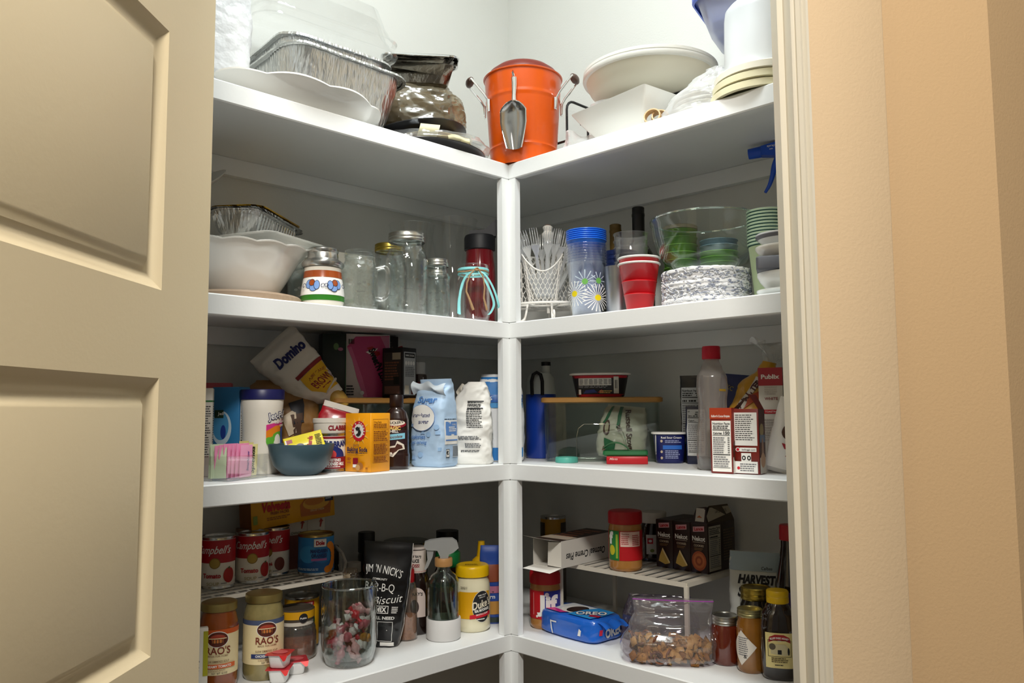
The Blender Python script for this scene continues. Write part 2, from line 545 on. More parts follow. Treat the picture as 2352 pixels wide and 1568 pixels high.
# jamb, stop and casing of the opening (jamb boards run along Z, casing lies on the kitchen face)
def cbox(mb, X0, X1, Z0, Z1, z0, z1, m):
    a, b, c, d = on_wall(X0, Z0), on_wall(X1, Z0), on_wall(X1, Z1), on_wall(X0, Z1)
    vs = [(p[0], p[1], z) for z in (z0, z1) for p in (a, b, c, d)]
    mb.add(vs, [(0, 1, 2, 3), (4, 5, 6, 7), (0, 1, 5, 4), (1, 2, 6, 5), (2, 3, 7, 6), (3, 0, 4, 7)], m, False)
j = MB(); cbox(j, OR_, OR_ + 0.02, ZO - 0.004, ZI + 0.004, 0, 2.30, trimw)
j_o = struct(j.build('trim_1'))
s = MB(); cbox(s, OR_ - 0.008, OR_, 1.070, 1.095, 0, 2.29, trimw)
s.build('door_stop', j_o)
def profile(name, prof, m):
    ca = MB(); rs = []
    for z in (0.0, 2.30):
        ring = []
        for w, t in prof:
            p = on_wall(OR_ + w, ZO - t); ring.append((p[0], p[1], z))
        rs.append(ring)
    ca.rings(rs, m, False)
    return struct(ca.build(name))
profile('trim_2', [(0.005, 0.0), (0.005, 0.009), (0.0095, 0.0125), (0.013, 0.0105), (0.0165, 0.0150), (0.0195, 0.0150), (0.0195, 0.0)], trimw)
profile('trim_5', [(0.0197, 0.0), (0.0197, 0.0140), (0.1155, 0.0155), (0.1175, 0.0140), (0.1175, 0.0)], tan2)

j = MB(); cbox(j, OL_ - 0.02, OL_, ZO - 0.004, ZI + 0.004, 0, 2.30, trimw); j_o = struct(j.build('trim_3'))
s = MB(); cbox(s, OL_, OL_ + 0.008, 1.070, 1.095, 0, 2.29, trimw); s.build('door_stop', j_o)
j = MB(); cbox(j, OL_ - 0.02, OR_ + 0.02, ZO - 0.004, ZI + 0.004, 2.29, 2.31, trimw); struct(j.build('trim_4'))

# the door stands open beside the camera; local x runs from the hinge edge towards the kitchen
door = bpy.data.objects.new('door_1', None); COL.objects.link(door)
door['kind'] = 'structure'
hp = cf(-0.3745, 1.0, 0.012)
np_ = cf(-0.3745 - 0.045 * 0.71, 1.0 - 0.71, 0.012)
door.location = hp
dv = np_ - hp
door.rotation_euler = (0, 0, math.atan2(dv.y, dv.x))
DW, DH, DT = 0.71, 2.27, 0.035
# door face towards the camera is local +y
def door_face(mb, x0, x1, z0, z1):
    """one panel opening: slope down, groove, raised field"""
    rings = []
    for ins, dep in ((0, 0), (0.003, 0.0018), (0.0125, 0.0082), (0.019, 0.0092), (0.0225, 0.0088), (0.0285, 0.0030), (0.032, 0.0018)):
        rings.append([(x0 + ins, -dep, z0 + ins), (x1 - ins, -dep, z0 + ins), (x1 - ins, -dep, z1 - ins), (x0 + ins, -dep, z1 - ins)])
    mb.rings(rings, doorw, False, False, True)
px0, px1 = 0.125, DW - 0.125
PB = [0.322, 0.709, 1.095, 1.482, 1.869]; PH = 0.2915; z_off = 0.012
df = MB()
zs = [0.0]
for b in PB: zs += [b - z_off, b + PH - z_off]
zs.append(DH)
def quad(x0, x1, z0, z1, y=0.0): df.add([(x0, y, z0), (x1, y, z0), (x1, y, z1), (x0, y, z1)], [(0, 1, 2, 3)], doorw, False)
e = 0.004                                  # eased edge of the leaf
quad(e, px0, 0, DH); quad(px1, DW - e, 0, DH)
for i in range(0, len(zs) - 1, 2): quad(px0, px1, zs[i], zs[i + 1])
df.add([(e, 0, 0), (e * .3, -e * .3, 0), (0, -e, 0), (0, -DT, 0), (DW, -DT, 0), (DW, -e, 0), (DW - e, 0, 0),
        (e, 0, DH), (e * .3, -e * .3, DH), (0, -e, DH), (0, -DT, DH), (DW, -DT, DH), (DW, -e, DH), (DW - e, 0, DH)],
       [(0, 7, 8, 1), (1, 8, 9, 2), (2, 9, 10, 3), (3, 10, 11, 4), (4, 11, 12, 5), (5, 12, 13, 6), (0, 1, 2, 3, 4, 5, 6), (7, 8, 9, 10, 11, 12, 13)], doorw, False)
df.build('door_leaf', door)
for b in PB:
    pm = MB(); door_face(pm, px0, px1, b - z_off, b + PH - z_off); pm.build('door_panel', door)
for z in (0.25, 1.13, 2.0):
    hg = MB(); hg.tube([(-0.006, -DT / 2, z - 0.045), (-0.006, -DT / 2, z + 0.045)], 0.006, STEEL, 10)
    hg.build('hinge', door)
kn = MB(); kn.tube([(DW - 0.07, 0, 0.95), (DW - 0.07, 0.05, 0.95)], [0.012, 0.012], STEEL, 12)
kn.lathe([(0.002, 0.078), (0.022, 0.072), (0.027, 0.06), (0.02, 0.045)], STEEL, 20, Matrix.Translation((DW - 0.07, 0, 0.95)) @ Matrix.Rotation(radians(-90), 4, 'X'))
kn.build('door_knob', door)

# ceiling fittings
lampm = mat('#fff6e6', 0.5, emit=6.0)
o = thing('ceiling_lamp', 'round white flush ceiling lamp inside the pantry', 'lamp', (0.42, -0.42, 2.98), 0)
mb = MB(); mb.lathe([(0.001, 0.0), (0.08, 0.006), (0.14, 0.028), (0.155, 0.055)], lampm, 40); mb.build('diffuser', o)
mb = MB(); mb.lathe([(0.157, 0.050), (0.165, 0.052), (0.165, 0.0695), (0.0, 0.0695)], STEEL, 40); mb.build('ring', o)
kp = cf(0.05, -0.45, 2.98)
o = thing('ceiling_lamp', 'round warm ceiling lamp in the kitchen outside the pantry door', 'lamp', kp, 0)
mb = MB(); mb.lathe([(0.001, 0.0), (0.13, 0.006), (0.20, 0.028), (0.225, 0.055)], mat('#ffe2b4', 0.5, emit=4.0), 40); mb.build('diffuser', o)
mb = MB(); mb.lathe([(0.228, 0.050), (0.238, 0.052), (0.238, 0.0695), (0.0, 0.0695)], STEEL, 40); mb.build('ring', o)

# ------------------------------------------------------------------ L-shaped shelves with nosing, wall cleats and the corner post
def shelf(z, label):
    t = thing('pantry_shelf', label, 'shelf', (0, 0, z), 0, 'white corner shelves of the pantry')
    x1 = WEND - 0.002; y1 = -WEND + 0.002; g = 0.001
    mb = MB(); n = 6
    o = [(-D + g, D - g), (-D + g, y1), (-0.019, y1), (-0.019, 0.019), (x1, 0.019), (x1, D - g)]
    vs = [(x, y, -0.019) for x, y in o] + [(x, y, 0) for x, y in o]
    mb.add(vs, [tuple(range(6)), tuple(range(6, 12))] + [(i, (i + 1) % 6, (i + 1) % 6 + 6, i + 6) for i in range(6)], shelfw, False)
    mb.build('shelf_board', t)
    r = 0.0022
    def nosing(a, b, axis):
        mb = MB(); rs = []
        for q in (a, b):
            ring = []
            for dx, dz in ((-0.019, -0.038), (-r, -0.038), (0, -0.038 + r), (0, -r), (-r, 0), (-0.019, 0)):
                ring.append((dx, q, dz) if axis == 'y' else (q, -dx, dz))
            rs.append(ring)
        mb.rings(rs, shelfw, False)
        return mb.build('shelf_nosing', t)
    nosing(0.0, y1, 'y'); nosing(0.0, x1, 'x')
    mb = MB(); mb.box((-D + g + 0.0095, (y1 + D) / 2, -0.019 - 0.020), (0.019, D - y1 - 0.003, 0.039), shelfw); mb.build('cleat', t)
    mb = MB(); mb.box(((x1 - D) / 2 + 0.01, D - g - 0.0095, -0.019 - 0.020), (x1 + D - 0.05, 0.019, 0.039), shelfw); mb.build('cleat', t)
    return t
shelf(S1, 'highest white corner shelf, carrying the orange bucket and the platters')
shelf(S2, 'second white corner shelf from the top, carrying the glass jars and cups')
shelf(S3, 'third white corner shelf from the top, carrying sugar, flour and boxes')
shelf(S4, 'fourth white corner shelf from the top, carrying cans, jars and wire racks')
post = thing('corner_post', 'white post where the two shelf fronts meet in the corner', 'post', (0, 0, 0), 0)
for nm, z0, z1 in (('post_section', S2, S1 - 0.038), ('post_section', S3, S2 - 0.038), ('post_section', S4, S3 - 0.038), ('post_section', 0.0, S4 - 0.038)):
    mb = MB(); w, th, g = 0.0215, 0.017, 0.0004
    o = [(0, 0), (0, -w), (-th, -w), (-th, th), (w, th), (w, 0)]
    vs = [(x, y, z) for z in (z0 + g, z1 - g) for x, y in o]
    mb.add(vs, [tuple(range(6)), tuple(range(6, 12))] + [(i, (i + 1) % 6, (i + 1) % 6 + 6, i + 6) for i in range(6)], shelfw, False)
    mb.build(nm, post)

# ================================================================== top shelf
def face(x, y, off=0.0):
    """heading that turns a thing's front towards the doorway, plus an offset"""
    return math.degrees(math.atan2(CAM.x - x, y - CAM.y)) + off
def TX(x=0, y=0, z=0): return Matrix.Translation((x, y, z))
def RX(a): return Matrix.Rotation(radians(a), 4, 'X')
def RY(a): return Matrix.Rotation(radians(a), 4, 'Y')
def RZ(a): return Matrix.Rotation(radians(a), 4, 'Z')

def foil_pan(t, a, b, h, flare=0.022, rim=0.012, name='pan_body', m=FOIL, seed=1, r=0.05):
    """pressed foil pan: fluted walls, rolled rim, crumple"""
    mb = MB(); n = 14; rnd = random.Random(seed)
    def ring(A, B, R, z, fl=0.0, jit=0.0):
        base = rect_ring(A, B, R, z, n)
        dense = []
        for i in range(len(base)):
            p, q = Vector(base[i]), Vector(base[(i + 1) % len(base)])
            k = max(1, int((q - p).length / 0.006))
            k = 24 if k > 6 else 1
            for s in range(k): dense.append(p.lerp(q, s / k))
        out = []
        for i, p in enumerate(dense):
            d = Vector((p.x, p.y, 0)).normalized()
            w = fl * (1 if i % 2 else -1) + jit * (mnoise.noise(p * 35 + Vector((seed, 0, 0))))
            out.append((p.x + d.x * w, p.y + d.y * w, p.z + jit * 0.5 * mnoise.noise(p * 50)))
        return out
    R = r
    prof = [(a - flare, b - flare, 0, 0, .002), (a - flare * .6, b - flare * .6, h * .3, .0013, .003),
            (a - flare * .2, b - flare * .2, h * .75, .0016, .003), (a - flare * .05, b - flare * .05, h * .93, .0006, .002),
            (a, b, h, 0, .0015), (a + rim, b + rim, h + .001, .0006, .002), (a + rim + .001, b + rim + .001, h - .004, .0004, .002),
            (a + rim * .6, b + rim * .6, h - .002, 0, .001)]
    rs = [ring(A, B, R, z, f, jt) for A, B, z, f, jt in prof]
    mb.rings(rs, m, True, True, False)
    inner = [ring(A - .0012, B - .0012, R, z + .0012, f, jt) for A, B, z, f, jt in prof[:5]]
    mb.rings(inner, m, True, True, False)
    return mb.build(name, t, edge=60)

# scalloped platter, foil pans on it, clear tray lids on the pans, wrapped white stack at the door
PLAT = mat('#eceae4', 0.18, coat=0.5)
t = thing('serving_platter', 'large white scalloped platter overhanging the front under the foil pans', 'platter', (-0.132, -0.508, S1 + E1), 90)
def scal(a, z):
    k = max(0.0, (z - 0.008) / 0.05)
    return 1 + 0.028 * k * (abs(sin(a * 5)) - 0.5)
mb = MB()
def oval(prof, m, seg=120):
    rs = []
    for r, z in prof:
        ring = []
        for k in range(seg):
            a = 2 * pi * k / seg; s = scal(a, z); zz = z + (0.010 * (abs(sin(a * 5)) - .55) * max(0, (z - .02) / .035) if z > .02 else 0)
            ring.append((1.27 * r * s * sin(a), -r * s * cos(a), zz))
        rs.append(ring)
    mb.rings(rs, m, True, False, False)
oval([(0.0, 0.004), (0.085, 0.004), (0.088, 0.0), (0.092, 0.0), (0.096, 0.006), (0.118, 0.016), (0.140, 0.028), (0.152, 0.038), (0.158, 0.0420), (0.1575, 0.045),
      (0.153, 0.044), (0.139, 0.032), (0.117, 0.020), (0.09, 0.012), (0.0, 0.011)], PLAT)
mb.build('dish', t)
t = thing('foil_roasting_pan', 'deep aluminium roasting pan resting in the scalloped white platter', 'foil pan', (-0.208, -0.385, S1 + 0.026), 87, 'foil roasting pans on the top shelf', ry=2.5)
foil_pan(t, 0.138, 0.128, 0.135, 0.03, 0.012, seed=3)
t = thing('foil_roasting_pan', 'upper aluminium roasting pan nested in the deep one, below clear lids', 'foil pan', (-0.210, -0.402, S1 + 0.060), 84, 'foil roasting pans on the top shelf', rx=1.5, ry=2)
foil_pan(t, 0.122, 0.122, 0.124, 0.032, 0.011, seed=8)
LID = glass('#ffffff', 0.45, 0.03, 2.2, rough=0.05, bump=0.3, haze=0.02)
for k, (dz, rz, lab) in enumerate(((0.200, 88, 'lower clear plastic tray lid resting on the foil roasting pans'), (0.226, 85, 'upper clear plastic tray lid stacked over the foil roasting pans'))):
    t = thing('clear_tray_lid', lab, 'tray lid', (-0.215, -0.425 + .006 * k, S1 + dz), rz, 'clear tray lids on the top shelf')
    mb = MB(); a, b = 0.168 - .004 * k, 0.142 - .004 * k
    mb.rings([rect_ring(a, b, .04, 0.0, 6), rect_ring(a + .003, b + .003, .042, 0.006, 6), rect_ring(a - .006, b - .006, .04, 0.009, 6), rect_ring(a - .012, b - .012, .04, 0.030, 6),
              rect_ring(a - .016, b - .016, .038, 0.034, 6), rect_ring(a - .03, b - .03, .035, 0.085, 6), rect_ring(a - .045, b - .045, .03, 0.096, 6)], LID, True, False, True)
    mb.build('lid_shell', t)
t = thing('wrapped_plate_stack', 'white plastic-wrapped stack standing on the platter next to the door', 'package', (-0.115, -0.690, S1 + 0.030), 78)
L = Loft([(0, .055, .030, 3.0), (.02, .074, .044, 2.8), (.13, .080, .048, 2.6), (.22, .074, .042, 2.6), (.262, .05, .02, 2.4), (.27, .02, .008, 2.2)], amp=.004, scale=30, seed=4)
mb = MB(); mb.loft(L, mat('#d9dbdd', 0.4, bump=.8, bscale=60, coat=.3), 48, 40); mb.build('wrapped_plates', t)

# plastic trays and bags next to the bucket
t = thing('black_platter', 'round black plastic platter at the very bottom of the bagged trays', 'platter', (-0.150, -0.150, S1 + E1), 60, 'round black platters on the top shelf')
BP = mat('#131316', 0.3, coat=.4)
def black_plate(t, r):
    mb = MB(); mb.lathe([(0, .004), (r * .72, .004), (r * .8, .0), (r * .83, .0), (r * .93, .010), (r, .014), (r * 1.0, .016), (r * .93, .0125), (r * .8, .003), (r * .7, .006), (0, .006)], BP, 56)
    return mb.build('plate', t)
black_plate(t, .158)
t = thing('black_platter', 'round black plastic platter tilted on top of the bagged plates', 'platter', (-0.165, -0.150, S1 + .050), 60, 'round black platters on the top shelf', rx=-4, ry=-9)
black_plate(t, .126)
t = thing('bag_of_rolls', 'clear crumpled bag of pale yellow plates between the black platters', 'bag', (-0.125, -0.135, S1 + .0185), 62)
L = Loft([(0, .12, .09, 2.6), (.012, .140, .104, 2.5), (.03, .122, .098, 2.4), (.040, .086, .070, 2.3)], amp=.006, scale=38, seed=9)
mb = MB(); mb.loft(L, FILM, 60, 16); mb.build('clear_film', t)
mb = MB()
for k, (x, z, c) in enumerate(((-.02, .008, '#c9a860'), (.01, .017, '#d8c17e'), (-.015, .025, '#b8a276'))):
    mb.lathe([(0, 0), (.075, 0), (.088, .006), (.088, .0075), (.075, .0025), (0, .0025)], mat(c, .5), 40, TX(x, .005, z) @ RY(-2 * k))
mb.build('plates', t)
mb = MB(); mb.grid(lambda u, v: ((u - .5) * .045 - .03 + v * .01, -.086 - .014 * sin(v * 2.6), .010 + .034 * v), 4, 6, mat('#e4dcb6', .6)); mb.build('napkin', t)
mb = MB(); mb.grid(lambda u, v: ((u - .5) * .05 + .045, -.092 - .008 * sin(v * 3), .004 + .018 * v + .004 * sin(u * 5)), 6, 5, mat('#e9e0b2', .6)); mb.build('paper_slip', t)
t = thing('crumpled_clear_bag', 'crumpled brownish see-through bag under the loaf pan', 'bag', (-0.190, -0.128, S1 + .078), 60)
L = Loft([(0, .07, .055, 2.5), (.015, .112, .075, 2.6), (.06, .118, .075, 2.6), (.10, .106, .062, 2.6), (.125, .085, .04, 2.6)], amp=.010, scale=30, seed=2)
mb = MB(); mb.loft(L, glass('#d9cdb8', .5, .12, 1.7, rough=.14, bump=.6, bscale=26, haze=.30, hazecol='#b3a68c'), 110, 48); mb.build('bag_film', t)
L = Loft([(0.006, .07, .045, 3), (.05, .09, .055, 3), (.11, .082, .04, 3)], amp=.006, scale=18, seed=5)
mb = MB(); mb.loft(L, mat('#6f6654', .6, mott=.4, mscale=25), 40, 14); mb.build('contents', t)
t = thing('foil_loaf_pan', 'small foil loaf pan tipped up on the crumpled clear bag', 'foil pan', (-0.172, -0.132, S1 + .204), 52, rx=7)
foil_pan(t, .082, .050, .058, .016, .008, seed=5, m=mat('#8f8a80', .3, 1.0, bump=.5, bscale=90), r=.022)
mb = MB(); mb.tube([(p[0], p[1], p[2]) for p in rect_ring(.091, .059, .022, .0585, 5)], .0028, FOILS, 6, True); mb.build('rim', t)

# orange bucket with scoop
t = thing('ice_bucket', 'bright orange metal bucket with wooden side handles in the shelf corner', 'bucket', (-0.016, 0.0686, S1 + E1), 45)
OR = mat('#e45800', 0.3, 0.0, coat=0.3)
def rib(z0, w=.004, h=.0022):
    return lambda z: h * max(0, 1 - abs(z - z0) / w)
ribs = [rib(.170), rib(.045)]
prof = []
for i in range(60):
    z = .225 * i / 59; r = .0795 + (.0950 - .0795) * i / 59 + sum(f(z) for f in ribs); prof.append((r, z))
mb = MB(); mb.lathe([(0.0, .003), (.076, .003), (.0785, .0)] + prof + [(.0975, .2255), (.0985, .228), (.0970, .2295), (.0935, .228), (.0925, .222)], OR, 72, cap0=False)
mb.lathe([(.0925, .222), (.078, .006), (0, .006)], OR, 48)
mb.build('bucket_body', t)
mb = MB(); mb.lathe([(.0905, .2235), (.0895, .231), (.083, .244), (.066, .257), (.04, .264), (.012, .266), (0, .266)], mat('#6e1c0c', .45), 56); mb.lathe([(.0905, .2235), (.0, .2235)], mat('#8a2410', .4), 56)
lid = mb.build('lid', t)
def yr(z): return .0795 + (.0155) * z / .225
for sx, ang in ((-1, -78), (1, 70)):
    xf = RZ(ang)
    mb = MB()
    for dx in (-.024, .024):
        mb.tube([(dx, -yr(.150) - .002, .140), (dx, -yr(.165) - .003, .165), (dx, -yr(.175) - .010, .178), (dx, -yr(.2) - .040, .214)], .0028, CHROME, 8, xf=xf)
        mb.box((dx, -yr(.15) - .0012, .150), (.009, .003, .03), CHROME, xf)
    mb.tube([(-.024, -yr(.2) - .040, .214), (.024, -yr(.2) - .040, .214)], .0028, CHROME, 8, xf=xf)
    h = mb.build('handle', t)
    mb = MB(); pts = []; rr = []
    for i in range(9):
        u = -.022 + .044 * i / 8; pts.append((u, -yr(.2) - .040, .214)); rr.append(.0056 + .0046 * sin(pi * i / 8))
    mb.tube(pts, rr, mat('#5a4034', .45), 12, xf=xf); mb.build('grip', h)
t2 = thing('ice_scoop', 'silver ice scoop hanging on the front of the orange bucket', 'scoop', t.location, 45 - 15)
mb = MB()
R0 = yr(.1) + .006
mb.tube([(0, -yr(.212) - .003, .214), (0.001, -yr(.212) - .008, .209), (.003, -yr(.2) - .007, .200)], .0028, CHROME, 8)
mb.build('hook', t2)
mb = MB()
pts = [(.0035, -yr(.195) - .0065, .197), (.004, -yr(.18) - .0075, .180), (.003, -yr(.16) - .009, .155), (.003, -yr(.14) - .011, .137)]
mb.tube(pts, [.0068, .0062, .0052, .0062], CHROME, 12); mb.build('scoop_handle', t2)
def scoopf(u, v):
    """trough: u across, v down"""
    w = .0305 * (min(1, (v * 5) ** .5) if v < .2 else 1 - .42 * max(0, (v - .45) / .55) ** 1.2)
    a = (u - .5) * 2
    dep = .016 * (1 - abs(a) ** 2.2) * (1 - .30 * v)
    back = (1 - min(1, v * 6)) ** 2
    z = .138 - .112 * v
    return (.003 + a * w, -yr(z) - .0215 + dep * (1 - back), z)
mb = MB(); mb.grid(scoopf, 20, 30, mat('#aaaaaa', .22, 1.0))
mb.tube([scoopf(0, v / 24) for v in range(24, 0, -1)] + [scoopf(u / 12, 0.004) for u in range(13)] + [scoopf(1, v / 24) for v in range(1, 25)], .0016, CHROME, 6)
mb.build('scoop_bowl', t2)

# black wire riser with the covered dish; square bowl, bag and lids in front of it
t = thing('wire_riser', 'black wire shelf riser standing behind the orange bucket', 'rack', (0, 0, S1), 0)
for x in (.045,):
    mb = MB(); y0, y1 = .163, .330
    pts = [(x, y0, .002)] + [(x, y0 + .025 * (1 - cos(a)), .165 + .025 * sin(a)) for a in (0, .4, .8, 1.2, 1.57)] + [(x, y1 - .025 * (1 - cos(a)), .165 + .025 * sin(a)) for a in (1.57, 1.2, .8, .4, 0)] + [(x, y1, .002)]
    mb.tube(pts, .0032, BLACK, 8); mb.tube([(x, .245, .002), (x, .245, .138)], .0032, BLACK, 8); mb.build('end_frame', t)
for k in range(5):
    y = .215 + .0275 * k
    mb = MB(); mb.tube([(.045, y, .1385), (.36, y, .1385)], .0022, BLACK, 6); mb.build('rail', t)
mb = MB(); mb.tube([(.33, .325, .1385), (.33, .325, .002)], .003, BLACK, 8); mb.build('rear_leg', t)
mb = MB(); mb.tube([(.33, .215, .1385), (.33, .215, .002)], .003, BLACK, 8); mb.build('rear_leg', t)
mb = MB(); mb.tube([(-.19, .163, .085), (.045, .163, .085)], .003, BLACK, 8); mb.build('side_bar', t)
t = thing('covered_dish', 'wide white round plastic dish with lid above the square bowl', 'dish', (.268, .205, S1 + .1415), 30)
WP = mat('#f3f1ea', .3, coat=.3)
mb = MB(); mb.lathe([(0, .0), (.098, .0), (.106, .002), (.128, .008), (.141, .020), (.147, .034), (.1490, .040)], mat('#efe9d6', .4), 72); mb.build('dish_base', t)
mb = MB(); mb.lathe([(.1490, .040), (.1555, .041), (.1575, .045), (.1570, .051), (.1535, .0525), (.1565, .054), (.1565, .060), (.150, .0635), (.12, .066), (.05, .068), (0, .068)], WP, 72); mb.build('dish_lid', t)
for a in (-62, 40):
    mb = MB(); mb.tube([(0.1385 * sin(radians(a)), -.1385 * cos(radians(a)), .020), (.1475 * sin(radians(a)), -.1475 * cos(radians(a)), .042)], .0016, WP, 6); mb.build('rib', t)
t = thing('square_bowl', 'white square porcelain bowl overhanging the shelf below the covered dish', 'bowl', (.283, .148, S1 + E1), -7)
PORC = mat('#eeeee8', .25, coat=.3)
mb = MB()
mb.rings([rect_ring(.045, .045, .008, 0, 3), rect_ring(.050, .050, .008, .002, 3), rect_ring(.075, .075, .01, .030, 3), rect_ring(.098, .098, .008, .062, 3), rect_ring(.1135, .1135, .006, .0875, 3), rect_ring(.1145, .1145, .006, .0905, 3),
          rect_ring(.111, .111, .006, .0905, 3), rect_ring(.095, .095, .008, .066, 3), rect_ring(.072, .072, .01, .034, 3), rect_ring(.045, .045, .01, .01, 3)], PORC, False)
mb.build('bowl_body', t)
t = thing('paper_doily_pack', 'crinkled clear pack of doilies lying in the white square bowl', 'package', (.235, .16, S1 + .072), 20)
L = Loft([(0, .06, .045, 2.6), (.02, .098, .072, 2.5), (.05, .09, .06, 2.4), (.063, .03, .02, 2.2)], amp=.008, scale=32, seed=6)
mb = MB(); mb.loft(L, glass('#f0eeec', .5, .12, 1.8, rough=.12, bump=.9, bscale=26, haze=.45), 60, 20); mb.build('film', t)
t = thing('film_wrap', 'clear plastic film hanging loose under the white square bowl', 'wrap', (.190, .060, S1 + .004), 30)
mb = MB(); mb.grid(lambda u, v: ((u - .5) * .10, -.02 + .05 * v + .008 * sin(u * 9 + v * 4), .002 + .055 * v * (1 - .5 * u) + .004 * sin(u * 14)), 18, 10, glass('#f3f3f0', .55, .12, 1.8, rough=.1, bump=.9, bscale=30, haze=.3)); mb.build('film_sheet', t)
for k, (x, y, rz, rx_, lab) in enumerate(((.392, .034, 20, 74, 'pale wooden ring standing in front of the white square bowl'), (.401, .048, 35, 66, 'second pale wooden ring behind the first near the square bowl'))):
    t = thing('napkin_ring', lab, 'napkin ring', (x, y, S1 + .0195), rz, 'wooden napkin rings', rx=rx_)
    mb = MB(); mb.lathe([(.0150, -.0065), (.0178, -.0065), (.0185, 0), (.0178, .0065), (.0150, .0065), (.0150, -.0065)], wood('#c9a676', '#b08a58', 60), 36); mb.build('ring', t)
t = thing('clear_bag_of_plates', 'clear crumpled bag of white plates beside the yellowed lids', 'bag', (.462, .098, S1 + E1), 12, ry=0)
L = Loft([(0, .062, .055, 2.6, -.012, 0), (.012, .078, .062, 2.6, -.004, 0), (.045, .072, .058, 2.4, .012, 0), (.085, .045, .04, 2.3, .03, 0), (.108, .02, .015, 2.2, .042, 0)], amp=.009, scale=30, seed=12)
mb = MB(); mb.loft(L, glass('#f4f5f5', .55, .14, 1.8, rough=.1, bump=.9, bscale=28, haze=.35), 64, 26); mb.build('bag_film', t)
mb = MB()
for k in range(5): mb.lathe([(0, 0), (.04, 0), (.052, .006), (.0525, .0075), (.04, .0015), (0, .0015)], WHITE, 36, TX(.0, 0, .008 + .009 * k) @ RY(-6))
mb.build('plates', t)
YL = mat('#e6e0bc', .45, coat=.2)
for k, (dz, r) in enumerate(((0, .097), (.0165, .095), (.0325, .093))):
    t = thing('yellowed_lid', ('lowest', 'middle', 'uppermost')[k] + ' yellowed plastic lid in the pile under the white canister', 'lid', (.612 + .004 * k, .083 - .003 * k, S1 + dz + E1), 20, 'yellowed lids under the white canister', ry=0)
    mb = MB(); mb.lathe([(0, .006), (r * .86, .006), (r * .9, .003), (r * .93, 0), (r, .001), (r, .013), (r * .965, .0155), (r * .93, .0115), (0, .0115)], YL if k < 2 else mat('#eeeada', .45), 56); mb.build('lid_disc', t)
t = thing('white_canister', 'tall white plastic canister upside down on the yellowed lids', 'canister', (.610, .100, S1 + .0492), 30)
mb = MB(); mb.lathe([(.078, 0), (.079, .004), (.0775, .006), (.0755, .03), (.0735, .128), (.0715, .143), (.064, .152), (.05, .1555), (0, .157)], mat('#d3d7da', .35, coat=.3), 64, cap0=True); mb.build('canister_body', t)
t = thing('white_tub', 'white plastic tub hidden behind the canister and carrying the blue bowl', 'tub', (.515, .285, S1 + E1), 20)
mb = MB(); mb.lathe([(0, 0), (.055, 0), (.058, .005), (.068, .20), (.073, .202), (.073, .212), (.06, .216), (0, .216)], WP, 40); mb.build('tub_body', t)
t = thing('blue_lid_container', 'cloudy plastic bowl with a bright blue lid behind the white canister', 'container', (.500, .255, S1 + .2176), 15)
CL = glass('#eef0f8', .4, .10, 1.8, rough=.2, haze=.5, hazecol='#e4e6f0')
mb = MB()
mb.rings([rect_ring(.062, .062, .03, 0, 6), rect_ring(.074, .074, .034, .008, 6), rect_ring(.086, .086, .036, .045, 6), rect_ring(.097, .097, .038, .085, 6), rect_ring(.101, .101, .038, .087, 6)], CL, True, True, False)
mb.build('bowl_body', t)
mb = MB(); mb.rings([rect_ring(.102, .102, .038, .076, 6), rect_ring(.1065, .1065, .04, .078, 6), rect_ring(.1065, .1065, .04, .092, 6), rect_ring(.10, .10, .038, .096, 6), rect_ring(.094, .094, .036, .090, 6)], mat('#3a56b8', .35), True, False, True)
mb.build('lid', t)
mb = MB(); mb.rings([rect_ring(.074, .074, .03, .030, 6), rect_ring(.082, .082, .034, .08, 6)], mat('#8ea2e4', .5), True, True, True); mb.build('contents', t)

# ================================================================== second shelf, left arm
t = thing('wooden_board', 'round pale wooden board under the white scalloped bowl', 'board', (-0.150, -0.600, S2 + E1), 60)
mb = MB(); mb.lathe([(0, 0), (.118, 0), (.122, .004), (.122, .013), (.118, .017), (0, .017)], wood('#b39c84', '#8d7761', 40), 64); mb.build('board_disc', t)
t = thing('scalloped_bowl', 'deep white scalloped oval bowl standing on the wooden board', 'bowl', (-0.165, -0.592, S2 + .0184), 80)
mb = MB()
def oval2(prof, m, ex, amp, n, seg=110):
    rs = []
    for r, z in prof:
        ring = []
        k = max(0, z - .05) / .05
        for q in range(seg):
            a = 2 * pi * q / seg; w = abs(sin(a * n)) - .6
            ring.append((ex * r * (1 + amp * k * w) * sin(a), -r * (1 + amp * k * w) * cos(a), z + .004 * k * w))
        rs.append(ring)
    mb.rings(rs, m, True, False, False)
oval2([(0, .002), (.050, .002), (.053, 0), (.057, .002), (.066, .016), (.081, .045), (.097, .078), (.108, .0925), (.116, .0965), (.117, .099), (.113, .1005), (.103, .094), (.092, .08), (.076, .047), (.05, .012), (0, .008)], PLAT, 1.22, .03, 7)
mb.build('bowl_body', t)
t = thing('white_casserole', 'white rectangular porcelain dish set into the scalloped bowl', 'dish', (-0.211, -0.532, S2 + .0925), 112)
mb = MB()
mb.rings([rect_ring(.060, .072, .02, 0, 5), rect_ring(.066, .078, .022, .004, 5), rect_ring(.080, .098, .024, .044, 5), rect_ring(.094, .114, .022, .0475, 5), rect_ring(.096, .116, .022, .0505, 5), rect_ring(.0925, .1125, .022, .0525, 5),
          rect_ring(.080, .098, .022, .0485, 5), rect_ring(.064, .076, .02, .01, 5), rect_ring(.03, .04, .02, .008, 5)], PORC, True)
mb.build('dish_body', t)
mb = MB(); mb.tube([(.088, -.04, .0445), (.088, -.035, .034), (.088, .035, .034), (.088, .04, .0445)], .004, PORC, 8); mb.build('handle', t)
